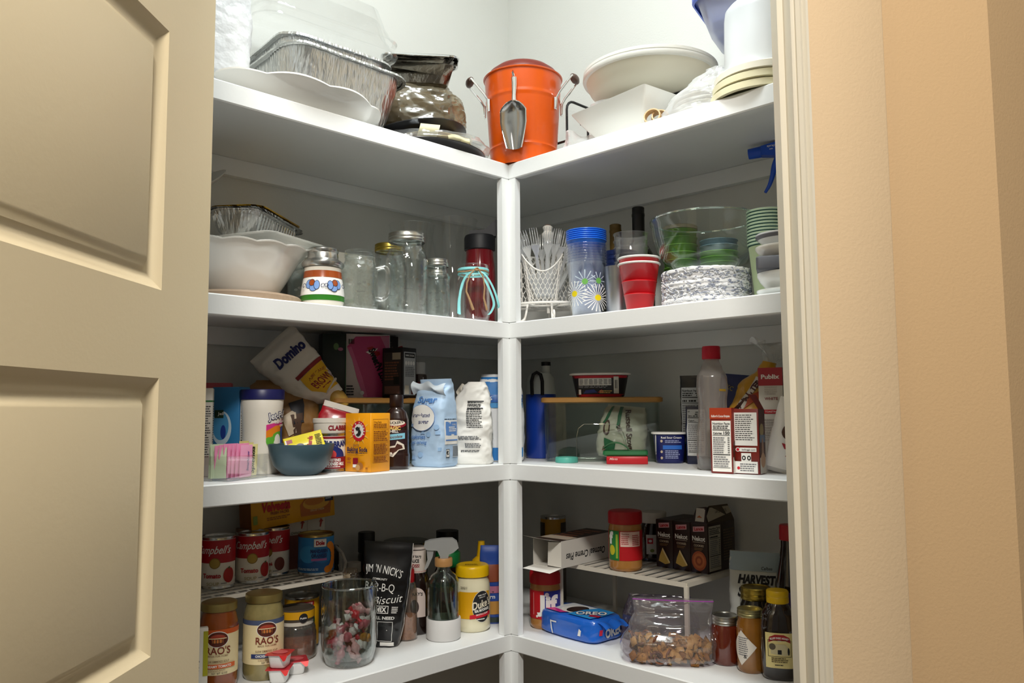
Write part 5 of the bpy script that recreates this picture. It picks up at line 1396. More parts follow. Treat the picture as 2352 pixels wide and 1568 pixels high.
# ================================================================== third shelf, right arm
t = thing('drink_jug', 'deep blue jug with a white top and black loop handle near the post', 'jug', (-.092, .205, S3 + E1), face(-.09, .205))
mb = MB(); mb.lathe([(0, 0), (.036, 0), (.039, .004), (.039, .160), (.038, .163), (0, .163)], mat('#123a9c', .35, coat=.3), 48); mb.build('blue_body', t)
mb = MB(); mb.lathe([(.0385, .1625), (.0385, .168), (.034, .205), (.026, .216), (0, .220)], mat('#d2d6cf', .5), 48)
mb.lathe([(.011, .200), (.011, .238), (0, .238)], mat('#d2d6cf', .5), 24, TX(.014, 0, 0)); mb.build('white_top', t)
mb = MB(); mb.lathe([(.0118, .236), (.0122, .237), (.0122, .246), (0, .247)], BLACK, 24, TX(.014, 0, 0)); mb.build('cap', t)
mb = MB(); mb.tube([(-.022, -.036, .160), (-.023, -.037, .195), (-.019, -.036, .212), (-.010, -.034, .218), (.000, -.035, .212), (.004, -.037, .195), (.004, -.039, .160)], .0045, BLACK, 10); mb.build('loop_handle', t)
clear_bin('clear plastic bin under a bamboo lid holding a white and green bag', .100, .215, 38, .140, .052, .138, 'bamboo lid carrying the black and red tub')
t = thing('chocolate_bag', 'white and green candy bag standing inside the clear bin', 'bag', (.136, .240, S3 + .0072), 34, ry=6)
L = Loft([(0, .052, .018, 4), (.01, .056, .026, 3.4), (.06, .056, .028, 3), (.105, .050, .018, 3), (.125, .044, .006, 3)], amp=.006, scale=26, seed=81)
mb = MB(); mb.loft(L, mat('#cfc9ba', .45, bump=.25, bscale=40), 60, 44); mb.build('bag_body', t)
p = Pr(L.front, .005, base=.0022); DG, BR = mat('#1f6a42', .5), mat('#4a2418', .5)
p.poly([(-.034, .120), (-.026, .122), (-.040, .080), (-.047, .080)], DG); p.poly([(-.012, .122), (-.004, .122), (-.006, .080), (-.014, .070)], DG); p.poly([(-.040, .045), (-.014, .036), (-.016, .008), (-.038, .012)], DG)
p.ell(-.036, .070, .007, .018, BR, 16); p.ell(-.036, .070, .004, .013, mat('#b8aa92', .5), 14); p.txt('Russell Stover', .016, .064, .013, BR, w=.105, rot=-82, bold=.02); p.txt('FREE', -.008, .072, .008, BR, w=.018, rot=-70); p.rect(-.040, .020, .006, .010, mat('#7a4a30', .5))
p.build('front_print', t)
t = thing('black_red_tub', 'oval black and red tub with a white rim on the bamboo lid', 'tub', (.098, .213, S3 + .1530), 38)
mb = MB(); L = Loft([(0, .056, .034, 2.6), (.003, .058, .036, 2.6), (.052, .068, .043, 2.6)], lin_=True)
mb.loft(L, mat('#17171a', .4), 60, 20); mb.build('tub_body', t)
mb = MB(); mb.loft(Loft([(.052, .068, .043, 2.6), (.053, .074, .048, 2.6), (.056, .0745, .0485, 2.6), (.0575, .070, .045, 2.6)], lin_=True), mat('#e4dfd6', .4), 60, None); mb.build('rim', t)
p = Pr(L.front, .005, base=.0006); p.rect(0, .048, .130, .006, mat('#b01626', .4)); p.rect(0, .0035, .116, .006, mat('#b01626', .4)); p.rect(-.012, .036, .078, .017, mat('#d6d2c8', .5))
for k in range(7): p.lines(-.044 + .0115 * k, .036, .009, .013, 4, GREY, k + 3)
p.lines(-.012, .024, .078, .006, 2, mat('#8a8a8a', .6), 12); p.rect(.0385, .028, .012, .040, mat('#cfccc0', .5)); p.bars(.0385, .030, .006, .020, INK, 6); p.rect(-.048, .012, .006, .012, WHITE); p.poly([(-.040, .008), (-.006, .010), (-.014, .018), (-.034, .016)], mat('#2a3a7a', .5)); p.poly([(-.006, .010), (.010, .010), (.004, .018)], mat('#a02030', .5)); p.lines(.014, .012, .030, .008, 2, mat('#c9a85a', .6), 14)
p.build('label', t)
t = thing('teal_jar_lid', 'small turquoise plastic lid lying before the clear bin', 'lid', (.079, .108, S3 + E1), 30)
mb = MB(); mb.lathe([(0, .008), (.022, .008), (.023, .002), (.0225, 0), (.0265, 0), (.0265, .010), (.0255, .012), (.023, .0125), (.021, .0105), (0, .0105)], mat('#57b0a0', .4), 48, wob=lambda a, z: 1 + .008 * sin(a * 24)); mb.build('lid_shell', t)
t = card_box('red_mint_box', 'flat red candy box lying below the green wrapper', .212, .165, S3, .092, .050, .017, 36, mat('#c41424', .4))
p = Pr(front(.025)); p.txt('Mints', -.030, .0115, .005, mat('#f0d0c8', .5), w=.018, shear=.2); p.build('lettering', t)
t = thing('green_wrapper', 'dark green folded wrapper on top of the flat red box', 'wrapper', (.205, .168, S3 + .0182), 36)
mb = MB(); mb.rings([rect_ring(.048, .026, .006, 0, 3), rect_ring(.051, .028, .006, .003, 3), rect_ring(.050, .027, .006, .011, 3), rect_ring(.046, .024, .006, .0125, 3)], mat('#1d6b3a', .35, coat=.3), False)
mb.grid(lambda u, v: (-.050 + .062 * u, -.024 + .046 * v, .0125 + .016 * (1 - (2 * u - .9) ** 2) + .003 * sin(v * 4)), 14, 6, mat('#1f7440', .35, coat=.3)); mb.build('foil_wrap', t)
t = thing('navy_tub', 'small navy blue tub with a white rim beside the black pouch', 'tub', (.268, .252, S3 + E1), face(.268, .252))
L = Loft([(0, .029, .026, 3.2), (.003, .031, .028, 3.2), (.066, .0375, .034, 3.0)], lin_=True)
mb = MB(); mb.loft(L, mat('#141c5c', .4), 48, 16); mb.build('tub_body', t)
mb = MB(); mb.loft(Loft([(.065, .038, .0345, 3), (.066, .0415, .038, 3), (.069, .0415, .038, 3), (.070, .038, .035, 3)], lin_=True), WHITE, 48, None); mb.build('rim', t)
p = Pr(L.front, .004, base=.0006); p.txt('Real Sour Cream', .004, .058, .0042, WHITE, w=.046, bold=.02); p.rect(-.031, .033, .0025, .062, WHITE); p.rect(.006, .036, .042, .009, mat('#2a6ac8', .4)); p.lines(.008, .049, .036, .007, 2, mat('#9aa4d0', .6), 5); p.lines(.008, .020, .036, .020, 5, mat('#9aa4d0', .6), 6)
for z in (.050, .026, .012): p.ell(-.018, z, .0028, .0032, mat('#c9b8a0', .5), 10)
p.build('label', t)
for k, (x, y, w, h, lab, off) in enumerate(((.302, .300, .052, .200, 'tall black snack pouch with a nutrition panel', -10), (.335, .262, .046, .128, 'shorter dark blue pouch in front of the tall black pouch', -6))):
    t = thing('snack_pouch', lab, 'pouch', (x, y, S3 + E1), face(x, y, off), 'dark pouches at the back', rx=3)
    L = Loft([(0, w * .48, .016, 4), (.012, w * .5, .018, 3.4), (h * .5, w * .5, .013, 3.2), (h * .92, w * .5, .004, 4), (h, w * .5, .0015, 5)], amp=.002, scale=30, seed=90 + k)
    mb = MB(); mb.loft(L, mat('#0e1016' if k == 0 else '#141a3a', .35, coat=.3), 40, 36); mb.build('pouch_body', t)
    p = Pr(L.front, .006, base=.0014)
    if k == 0: p.nutrition(-.002, h * .55, w * .80, h * .62, 41, bg=mat('#b9bcbe', .5)); p.rect(.004, .030, .018, .010, mat('#c8763a', .5)); p.rect(0, .046, .04, .004, mat('#2a7a8a', .5))
    else: p.nutrition(0, h * .55, w * .84, h * .80, 43, cal='200', bg=mat('#c6c8c8', .5))
    p.build('label', t)
t = thing('red_cap_bottle', 'frosted waisted plastic bottle with a red cap and dark liquid', 'bottle', (.458, .128, S3 + E1), face(.458, .128))
FR = glass('#e6e0dc', .45, .07, 1.8, rough=.15, bump=.3, bscale=30, haze=.28, hazecol='#d6d0cc')
mb = MB(); L = Loft([(0, .028, .028, 2.3), (.006, .0325, .0325, 2.3), (.03, .034, .034, 2.3), (.075, .0325, .0325, 2.2), (.105, .0285, .0285, 2.1), (.135, .0285, .0285, 2.1), (.165, .0315, .0315, 2.1), (.185, .0305, .0305, 2.1), (.207, .021, .021, 2), (.220, .0155, .0155, 2), (.232, .0150, .0150, 2)])
mb.loft(L, FR, 48, 70, cap1=False); mb.build('bottle_wall', t)
mb = MB(); mb.loft(Loft([(.002, .0265, .0265, 2.3), (.008, .0312, .0312, 2.3), (.026, .0326, .0326, 2.3)]), mat('#2e2a2c', .3), 40, 8); mb.build('liquid', t)
mb = MB(); mb.lathe([(.0178, .2235), (.0186, .2245), (.0182, .247), (.017, .250), (0, .250)], mat('#c8102e', .45), 40, cap0=True, wob=lambda a, z: 1 + .012 * sin(a * 30)); mb.build('cap', t)
p = Pr(L.front, .005, base=.0008); p.poly([(.014, .158), (.027, .157), (.027, .162), (.014, .162)], mat('#a8862a', .5)); p.build('print', t)
CKM = mat('#7a1e14', .4)
def cereal(label, x, y, w, d, h, rz):
    return card_box('cereal_box', label, x, y, S3, w, d, h, rz, CKM, 'small cereal boxes')
t = cereal('small dark red cereal box with nutrition panel showing 150', .523, .060, .045, .028, .124, 5)
p = Pr(front(.014)); p.rect(0, .1135, .045, .021, mat('#a83a1c', .4)); p.txt("Kellogg's Cocoa Krispies", 0, .1085, .0042, WHITE, w=.038, shear=.15, bold=.02); p.nutrition(.001, .0515, .039, .096, 51, cal='150'); p.build('front_print', t)
p = Pr(right(.0225)); p.ell(0, .045, .012, .018, mat('#4a2418', .5)); p.rect(0, .016, .026, .030, mat('#cfcac2', .5)); p.ell(0, .03, .010, .008, mat('#5a2a1a', .5)); p.build('side_print', t)
t = cereal('opened small dark red cereal box with its flap standing up', .565, .078, .050, .032, .122, 8)
p = Pr(front(.016)); p.rect(.0, .084, .044, .062, WHITE); p.lines(-.001, .087, .038, .050, 13, INK, 53, fill=.4); p.ell(-.016, .0455, .0045, .004, WHITE, 14); p.ell(-.016, .0455, .003, .0028, REDX, 12); p.rect(.004, .0455, .032, .0075, WHITE); p.txt('kelloggs.com', .005, .0455, .003, INK, w=.026)
p.rect(.000, .030, .019, .018, WHITE); p.ell(-.0045, .030, .0038, .0045, INK, 12); p.ell(-.0045, .030, .0018, .0022, WHITE, 8); p.ell(.0055, .030, .0038, .0045, INK, 12); p.ell(.0055, .030, .0018, .0022, WHITE, 8)
p.rect(0, .0125, .044, .022, WHITE); p.lines(.004, .0125, .032, .016, 4, GREY, 55); p.ell(-.015, .011, .003, .003, REDX, 10); p.build('front_print', t)
p = Pr(right(.025)); p.rect(0, .062, .031, .118, mat('#3a1412', .45)); p.ell(-.002, .082, .010, .012, mat('#8a7a52', .5)); p.rect(0, .066, .026, .014, mat('#5a6a80', .5)); p.ell(0, .042, .006, .026, mat('#8a6a58', .5)); p.rect(0, .016, .030, .030, mat('#b9b4aa', .5)); p.ell(0, .026, .012, .014, mat('#a88468', .5)); p.build('side_print', t)
mb = MB(); mb.add([(-.024, -.015, .122), (.024, -.015, .122), (.018, .004, .152), (-.006, .010, .150)], [(0, 1, 2, 3)], mat('#8a8078', .7), False)
mb = MB(); mb.add([(.0248, -.015, .1215), (.0248, .015, .1215), (.012, .012, .148), (.004, -.008, .150)], [(0, 1, 2, 3)], mat('#5a1a14', .5), False); mb.add([(-.0248, -.015, .1215), (-.0248, .015, .1215), (-.010, .014, .140), (-.004, -.006, .142)], [(0, 1, 2, 3)], mat('#8a8078', .7), False); mb.build('open_flap', t)
t = thing('chip_bag', 'yellow clear-topped snack bag twisted shut behind the cereal boxes', 'bag', (.478, .222, S3 + E1), face(.48, .21, -6), ry=14)
L = Loft([(0, .045, .020, 3.5), (.015, .058, .032, 3), (.10, .060, .036, 2.8), (.16, .048, .028, 2.5), (.205, .022, .016, 2.2), (.225, .014, .012, 2)], amp=.006, scale=24, seed=95)
mb = MB(); mb.loft(L, mat('#c8920e', .3, mott=.35, mscale=16, coat=.4), 56, 46); mb.build('bag_body', t)
p = Pr(L.front, .006, base=.0022); p.poly([(-.056, .098), (-.028, .152), (-.016, .190), (-.006, .188), (-.020, .140), (-.040, .080)], mat('#d6d2c6', .5)); p.txt('EXTRA BUTTER', -.030, .136, .010, mat('#4a1a20', .5), w=.105, rot=66, bold=.05); p.poly([(-.026, .120), (.020, .176), (.016, .182), (-.022, .146)], mat('#b4481a', .4)); p.build('print', t)
mb = MB()
def frill(u, v):
    a = 2 * pi * u; r = .010 + .030 * v ** 1.4; k = 1 + .35 * sin(3 * a + 5 * v); return (r * k * sin(a), -r * k * .6 * cos(a), .222 + .040 * v + .008 * sin(5 * a) * v)
mb.grid(frill, 36, 8, FILM); mb.build('gathered_top', t)
t = thing('navy_packet', 'navy packet sticking out between the bottle and the yellow bag', 'packet', (.415, .268, S3 + E1), face(.42, .26, -20), ry=6)
L = Loft([(0, .040, .010, 4), (.10, .040, .010, 3.5), (.19, .036, .003, 4), (.198, .036, .001, 5)], amp=.002, scale=30, seed=97)
mb = MB(); mb.loft(L, mat('#0f1c52', .4), 36, 24); mb.build('packet_body', t)
p = Pr(L.front, .006, base=.0012); p.txt('KC', -.012, .168, .010, mat('#8a7a3a', .5), w=.016, rot=-20); p.build('lettering', t)
t = card_box('instant_potato_box', 'white carton with a dark red top band beside the door jamb', .552, .208, S3, .048, .055, .204, 14, mat('#dcd9d0', .45))
p = Pr(front(.0275)); p.rect(0, .186, .048, .036, mat('#a80f2c', .4)); p.txt('Publix', .000, .186, .0085, WHITE, w=.036, bold=.03); p.lines(.001, .158, .026, .018, 4, mat('#c9c2ba', .6), 3, fill=.6); p.txt('WHITE', .001, .142, .0055, MAR, w=.026); p.rect(.001, .116, .044, .008, REDX); p.txt('TOASTING', .001, .116, .0035, WHITE, w=.026); p.lines(0, .08, .030, .045, 9, mat('#b9b2aa', .6), 6); p.build('front_print', t)
p = Pr(right(.024)); p.rect(0, .186, .055, .036, mat('#6a0a1c', .4)); p.rect(0, .084, .055, .168, mat('#b9c0bc', .5)); p.build('side_print', t)
t = card_box('navy_carton', 'navy carton squeezed between the white carton and the jamb', .665, .235, S3, .055, .05, .165, 10, mat('#12205a', .45))
t = thing('snack_bag', 'white snack bag with brown picture leaning by the door jamb', 'bag', (.606, .128, S3 + E1), 24, ry=14)
L = Loft([(0, .034, .004, 5), (.008, .036, .013, 4), (.07, .037, .018, 3), (.125, .035, .007, 3.5), (.142, .035, .0015, 5)], amp=.002, scale=30, seed=99)
mb = MB(); mb.loft(L, mat('#eceae6', .3, coat=.4), 44, 36); mb.build('bag_body', t)
p = Pr(L.front, .005, base=.0014); p.txt('SALTED', .004, .118, .012, INK, w=.050, rot=0, bold=.05, align='C'); p.ell(.008, .080, .026, .020, mat('#4a2a18', .5)); p.ell(.016, .086, .012, .010, mat('#8a5a30', .5)); p.poly([(-.012, .056), (.034, .052), (.034, .044), (-.006, .046)], mat('#a01c2c', .4)); p.lines(.012, .052, .028, .006, 2, mat('#c9a08a', .5), 5); p.txt('SEA', .010, .036, .008, MAR, w=.024, bold=.03); p.build('print', t)

# ================================================================== fourth shelf, left arm
RW = mat('#d8d2c4', .45)
ZR = .155
t = thing('wire_rack', 'white mesh rack carrying the soup cans', 'rack', (0, 0, S4), 0, 'white wire racks')
x0, x1, y0, y1 = -.342, -.180, -.735, -.318
for k in range(7):
    x = x0 + (x1 - x0) * k / 6
    mb = MB(); mb.box((x, (y0 + y1) / 2, ZR - .0012), (.0055, y1 - y0, .0024), RW); mb.build('long_bar', t)
for k in range(18):
    y = y0 + (y1 - y0) * k / 17
    mb = MB(); mb.box(((x0 + x1) / 2, y, ZR - .0030), (x1 - x0, .0050, .0012), RW); mb.build('cross_bar', t)
mb = MB(); mb.box((x1 + .002, (y0 + y1) / 2, ZR - .004), (.004, y1 - y0 + .004, .008), RW); mb.build('front_rail', t)
mb = MB(); mb.box(((x0 + x1) / 2, y1 + .002, ZR - .004), (x1 - x0, .004, .008), RW); mb.build('end_rail', t)
for x in (x0 + .01, x1 - .01):
    for y in (y0 + .01, y1 - .004):
        mb = MB(); mb.tube([(x, y, .001), (x, y, ZR - .004)], .0035, RW, 8); mb.build('leg', t)
mb = MB(); mb.tube([(-.205, y1 + .004, ZR), (-.205, y1 + .010, ZR + .020), (-.210, y1 + .004, ZR + .040), (-.230, y1 + .002, ZR + .052), (-.250, y1 + .012, ZR + .050), (-.260, y1 + .030, ZR + .034), (-.260, y1 + .034, ZR - .02)], .0032, mat('#a9a69c', .5), 8); mb.build('hook_end', t)
RED, CREAM, GLD = mat('#b3121e', .4), mat('#efe8da', .45), mat('#b29448', .35, .6)
def soup(x, y, lab, flavour, off, pic='#b01c14', h=.102):
    t = can('soup_can', lab, x, y, S4 + ZR + .0006, .0335, h, 'soup cans on the mesh rack', CREAM, face(x, y, off))
    p = Pr(cyl(.0333), .004)
    p.rect(0, .0735, .2085, .0440, RED); p.txt("Campbell's", -.004, .0775, .0150, WHITE, w=.072, shear=.45, bold=.012)
    p.ell(0, .0510, .0105, .0105, mat('#8a7030', .4, .4), 24); p.ell(0, .0510, .0090, .0090, GLD, 24)
    if flavour == 'Tomato':
        p.txt('Tomato', -.006, .0270, .0085, RED, w=.036, bold=.04); p.ell(.0285, .0265, .0120, .0150, mat(pic, .4), 24); p.poly([(.026, .042), (.031, .044), (.0285, .037)], mat('#3a5a22', .5))
    else:
        p.txt('Beef', -.012, .0360, .0068, RED, w=.016, bold=.04); p.txt('Consommé', -.006, .0270, .0068, RED, w=.034, bold=.04); p.ell(.026, .026, .0110, .0140, mat('#6a2a1a', .5), 20)
    p.txt('SOUP', -.003, .0115, .0060, mat('#b8a878', .5), w=.024); p.lines(.018, .0115, .012, .003, 1, GREY, 3); p.build('label_print', t)
soup(-.262, -.575, 'tomato soup can second from the door on the mesh rack', 'Tomato', -10)
soup(-.262, -.500, 'tomato soup can in the middle of the row on the mesh rack', 'Tomato', 0)
soup(-.298, -.432, 'beef soup can at the back right of the row', 'Beef', -22)
soup(-.275, -.650, 'soup can at the left end next to the open door', 'Tomato', -40)
t = can('mandarin_can', 'blue mandarin orange can at the right end of the mesh rack', -.240, -.362, S4 + ZR + .0006, .0385, .086, None, mat('#2b86c8', .4), face(-.24, -.362, 4), top=mat('#b09a5a', .3, 1.0))
p = Pr(cyl(.0383), .004)
p.poly([(-.058, .008), (-.058, .030), (-.03, .036), (.010, .026), (.058, .034), (.058, .008)], mat('#1f66a8', .4)); p.ell(-.02, .045, .022, .018, mat('#3a9ad8', .4))
for k in range(9):
    a = -1.6 + .36 * k; p.ell(.024 + .017 * cos(a), .038 + .026 * sin(a), .0085, .0075, mat('#f08c1c', .4), 16)
p.rect(.006, .0690, .026, .0165, mat('#e8d8b8', .5)); p.rect(.006, .0690, .024, .0150, WHITE); p.txt('Dole', .006, .0690, .0080, RED, w=.018, bold=.06)
p.txt('MANDARIN', .004, .0520, .0070, mat('#12306e', .5), w=.036, bold=.05); p.txt('ORANGES', .004, .0425, .0070, mat('#12306e', .5), w=.032, bold=.05); p.rect(.004, .0340, .032, .005, mat('#b06aa8', .5)); p.lines(-.02, .014, .05, .005, 2, mat('#cfe2f0', .5), 3)
p.build('label_print', t)
t = card_box('broth_carton', 'white and dark red carton with arrows behind the mandarin can', -.320, -.345, S4 + ZR, .092, .026, .112, 86, mat('#d9d4c6', .5))
p = Pr(front(.013)); p.rect(-.024, .038, .044, .074, mat('#8a5648', .5)); p.rect(.024, .038, .044, .074, mat('#6a1218', .5)); p.rect(.001, .062, .0012, .124, mat('#b9b2a4', .5))
for x in (-.014, .032):
    p.poly([(x, .088), (x + .003, .088), (x + .006, .100), (x + .009, .100), (x + .003, .108), (x - .002, .099), (x + .001, .100)], mat('#a8382a', .5))
p.txt('CHANGE', -.026, .080, .005, mat('#4a5a3a', .5), w=.024); p.txt('CHANGE', .022, .080, .005, mat('#4a5a3a', .5), w=.024); p.build('front_print', t)
t = card_box('cheese_box', 'long yellow cheese dinner box lying across the cartons', -.308, -.390, S4 + .2620, .205, .052, .066, 90, mat('#e0a010', .45), ry=-4)
p = Pr(front(.026))
p.poly([(.015, .010), (.090, .008), (.094, .040), (.080, .056), (.030, .052), (.014, .036)], mat('#b8641a', .4)); p.ell(.055, .036, .034, .015, mat('#e0a83a', .4)); p.ell(.050, .040, .024, .009, mat('#c87a22', .4)); p.rect(.088, .050, .022, .030, mat('#1c2a4a', .5)); p.lines(.088, .050, .018, .022, 4, mat('#b9c4d0', .5), 3)
p.txt('Velveeta', -.044, .044, .0190, mat('#b81a14', .45), w=.068, shear=.15, bold=.05); p.txt('FRESH PACKS', -.036, .029, .0058, mat('#7a2a10', .5), w=.044, bold=.03); p.lines(-.038, .018, .058, .008, 2, mat('#9a5a10', .5), 4); p.rect(-.094, .020, .010, .018, mat('#8a9a3a', .5)); p.txt('GRILLED CHEESE', .056, .020, .0040, mat('#f2d8a0', .5), w=.036); p.build('front_print', t)
p = Pr(leftf(.1025)); p.rect(0, .033, .0518, .0658, mat('#8a4a12', .45)); p.build('end_print', t)
t = card_box('carton_stack', 'brown carton under the left end of the yellow cheese box', -.320, -.478, S4 + ZR, .050, .028, .1020, 90, mat('#6a4a2c', .5))
# soup jars, card, plastic peanut jar
def soup_jar(label, x, y, r, h, liquid, band, off, wrd, wc):
    t = thing('soup_jar', label, 'jar', (x, y, S4 + E1), face(x, y, off), 'big labelled soup jars')
    pr = [(0, .001), (r * .9, 0), (r * .98, .006), (r, .016), (r, h * .70), (r * .985, h * .74), (r * .90, h * .82), (r * .86, h * .855), (r * .86, h * .90)]
    mb = MB(); mb.lathe(pr, liquid, 52); mb.build('glass_body', t)
    mb = MB(); mb.lathe([(r * .90, h * .875), (r * .93, h * .88), (r * .93, h * .945), (r * .915, h * .965), (r * .80, h * .975), (0, h * .97)], mat('#b3a064', .35, .9), 48, cap0=True); mb.build('lid', t)
    p = Pr(cyl(r + .0002), .004)
    p.rect(0, h * .44, r * 4.6, h * .50, mat('#ecdcae', .5)); p.rect(0, h * .665, r * 4.6, h * .055, band)
    p.ell(0, h * .585, .0192, .0145, WHITE, 30); p.ell(0, h * .585, .0180, .0133, mat('#5a2416', .5), 30); p.ell(0, h * .603, .013, .006, mat('#a8402c', .5), 20); p.rect(0, h * .565, .018, .0055, mat('#c87a3a', .5))
    for k in range(6): p.rect(-.0125 + .005 * k, h * .567, .0012, .009, mat('#2c1a12', .5))
    p.rect(0, h * .597, .030, .0016, mat('#e8d2a2', .5))
    p.txt("RAO'S", .001, h * .465, .0125, mat('#7a2a1a', .5), w=.042, bold=.012); p.txt('MADE FOR HOME', .001, h * .405, .0028, mat('#8a6a4a', .5), w=.034); p.txt('SLOW SIMMERED SOUP', 0, h * .345, .0034, mat('#7a5a3a', .5), w=.040)
    p.rect(.002, h * .290, .060, .0078, wc); p.txt(wrd, .002, h * .290, .0042, WHITE, w=.044, bold=.03); p.lines(0, h * .245, .030, .003, 2, mat('#a8906a', .5), 4); p.txt('NET WT 16 OZ', .004, h * .215, .0030, INK, w=.026); p.build('label', t)
soup_jar('orange-labelled soup jar with a gold lid nearest the door', -.140, -.628, .0345, .160, mat('#8a4416', .15, coat=.8, mott=.2, mscale=40), mat('#c8561e', .45), -2, 'CREAMY TOMATO', mat('#d8642a', .45))
soup_jar('blue-labelled soup jar with a gold lid behind the creamer cups', -.139, -.538, .0375, .162, mat('#8f8354', .15, coat=.8, mott=.35, mscale=60), mat('#4a5878', .45), 10, 'CHICKEN & NOODLE', mat('#28386e', .45))
t = thing('recipe_card_pack', 'white card pack with a yellow-green edge beside the orange-labelled jar', 'package', (-.085, -.712, S4 + E1), 68, rx=-4)
mb = MB(); carton(mb, .070, .018, .128, mat('#e4dfd4', .5)); mb.build('card_sleeve', t)
p = Pr(front(.009)); p.rect(.031, .085, .008, .075, mat('#a8a41e', .5)); p.txt('O', .008, .096, .014, INK); p.lines(.012, .065, .020, .030, 6, GREY, 5); p.poly([(-.034, .003), (.034, .003), (.028, .020), (.0, .026), (-.034, .014)], mat('#4a3a22', .5)); p.poly([(-.034, .008), (.030, .012), (.024, .016), (-.034, .011)], mat('#cfc06a', .5)); p.build('front_print', t)
mb = MB(); mb.add([(.036, -.012, .001), (.046, -.014, .016), (.006, -.020, .0005)], [(0, 1, 2)], mat('#dcd8d0', .5), False); mb.build('loose_corner', t)
t = thing('peanut_jar', 'clear plastic nut jar with a dark lid and yellow band', 'jar', (-.200, -.432, S4 + E1), face(-.2, -.432, 16))
r = .042
mb = MB(); o = [(0, .001), (.037, 0), (.0415, .004), (.042, .012), (.042, .050), (.0400, .055), (.0400, .060), (.0380, .066), (.0345, .069), (.0345, .078)]
mb.lathe(o + [(a - .0012, b) for a, b in reversed(o[1:])] + [(0, .003)], glass('#efe9df', .6, .09, 2.0, haze=.05), 48, wob=lambda a, z: 1 + (.012 * abs(sin(a * 4)) if .01 < z < .05 else 0)); mb.build('jar_wall', t)
mb = MB(); rnd = random.Random(4)
mb.lathe([(0, .003), (.036, .004), (.039, .012), (.039, .036), (.02, .040), (0, .041)], mat('#a05c34', .6, mott=.5, mscale=90, bump=.6, bscale=120), 36); mb.build('nuts', t)
mb = MB(); mb.lathe([(.0365, .078), (.0375, .0785), (.0375, .099), (.0355, .101), (.033, .1005), (.032, .098), (0, .098)], mat('#4a4238', .35), 48, cap0=True); mb.build('lid', t)
p = Pr(cyl(.0372), .004); p.rect(0, .0905, .20, .0150, mat('#d8a010', .45)); p.ell(.005, .0850, .0095, .0095, INK, 20); p.txt('Publix', .005, .0850, .0035, WHITE, w=.014, bold=.02); p.build('lid_band', t)
p = Pr(cyl(.0348), .004); p.rect(0, .0735, .18, .0085, mat('#d6d0c2', .5)); p.build('neck_label', t)
t = can('tomato_can', 'yellow can with red and green print behind the nut jar', -.262, -.382, S4, .037, .110, None, mat('#dca414', .45), face(-.26, -.38))
p = Pr(cyl(.0366), .004); p.rect(.008, .096, .040, .0085, RED); p.txt('DICED TOMATOES', .008, .096, .0042, WHITE, w=.032); p.rect(.006, .078, .046, .018, mat('#c45a10', .45)); p.txt('RED', .006, .078, .012, mat('#f0c83a', .5), w=.036, bold=.05); p.poly([(-.022, .050), (.030, .066), (.030, .048), (-.022, .032)], mat('#1f5a2a', .5)); p.txt('PETITE', .002, .0515, .0095, WHITE, w=.040, rot=17, bold=.04); p.ell(.004, .026, .026, .016, mat('#b8281a', .45)); p.build('label_print', t)
# creamer cups
def creamer(lab, x, y, z, rz):
    t = thing('creamer_cup', lab, 'creamer cup', (x, y, S4 + z + E1), rz, 'creamer cups')
    mb = MB(); mb.rings([rect_ring(.0135, .0135, .005, 0, 4), rect_ring(.0150, .0150, .005, .002, 4), rect_ring(.0178, .0178, .006, .0235, 4), rect_ring(.0205, .0205, .004, .0240, 4), rect_ring(.0205, .0205, .004, .0246, 4)], mat('#e6e6e4', .35), True); mb.build('cup', t)
    mb = MB(); mb.rings([rect_ring(.0222, .0214, .003, .0243, 3), rect_ring(.0225, .0217, .003, .0250, 3), rect_ring(.0222, .0214, .003, .0254, 3)], mat('#c81e30', .35, .2, coat=.4), False)
    mb.add([(.006, -.0214, .0252), (.0222, -.0214, .0252), (.0200, -.0262, .0175), (.0160, -.0265, .0160)], [(0, 1, 2, 3)], mat('#d42a2a', .35, .2), False); mb.build('foil_lid', t)
    p = Pr(topf(.0256)); p.ell(0, 0, .015, .012, mat('#d0585e', .4)); p.build('lid_print', t)
creamer('lower creamer cup of the little stack before the soup jars', -.088, -.531, 0, 48)
creamer('upper creamer cup stacked on another before the soup jars', -.089, -.530, .0265, 40)
creamer('single creamer cup right of the little stack', -.110, -.484, 0, 66)
# candy jar
t = thing('candy_jar', 'ribbed clear glass jar half full of wrapped candies', 'jar', (-.088, -.376, S4 + E1), face(-.088, -.376))
GJ = glass('#f0f4f2', .85, .07, 2.2)
o = [(0, .001), (.041, 0), (.046, .004), (.0525, .026), (.0555, .042), (.0558, .150), (.0562, .153), (.0550, .155)]
fl = lambda a, z: 1 + (.010 * abs(sin(a * 9)) if .03 < z < .135 else (.016 * abs(sin(a * 14 + z * 160)) if z <= .03 else 0))
mb = MB(); mb.lathe(o, GJ, 108, wob=fl); mb.lathe([(.0550, .155), (.0518, .153), (.0515, .03), (.045, .014), (0, .012)], GJ, 60); mb.build('glass_wall', t)
mb = MB(); mb.tube([(.0537 * sin(2 * pi * k / 48), -.0537 * cos(2 * pi * k / 48), .1545) for k in range(48)], .0021, glass('#f6f8f8', .6, .35, 1.2), 8, True); mb.build('rim', t)
RD = random.Random(17)
base = Matrix.LocRotScale(t.location, t.rotation_euler, None)
kinds = [('#c2182e', .35, 'red foil'), ('#d9a5a8', .4, 'pink and white'), ('#e8e2de', .3, 'white'), ('#a9782c', .3, 'gold'), ('#8a4a22', .3, 'amber'), ('#b85a68', .35, 'rose')]
meshes = []
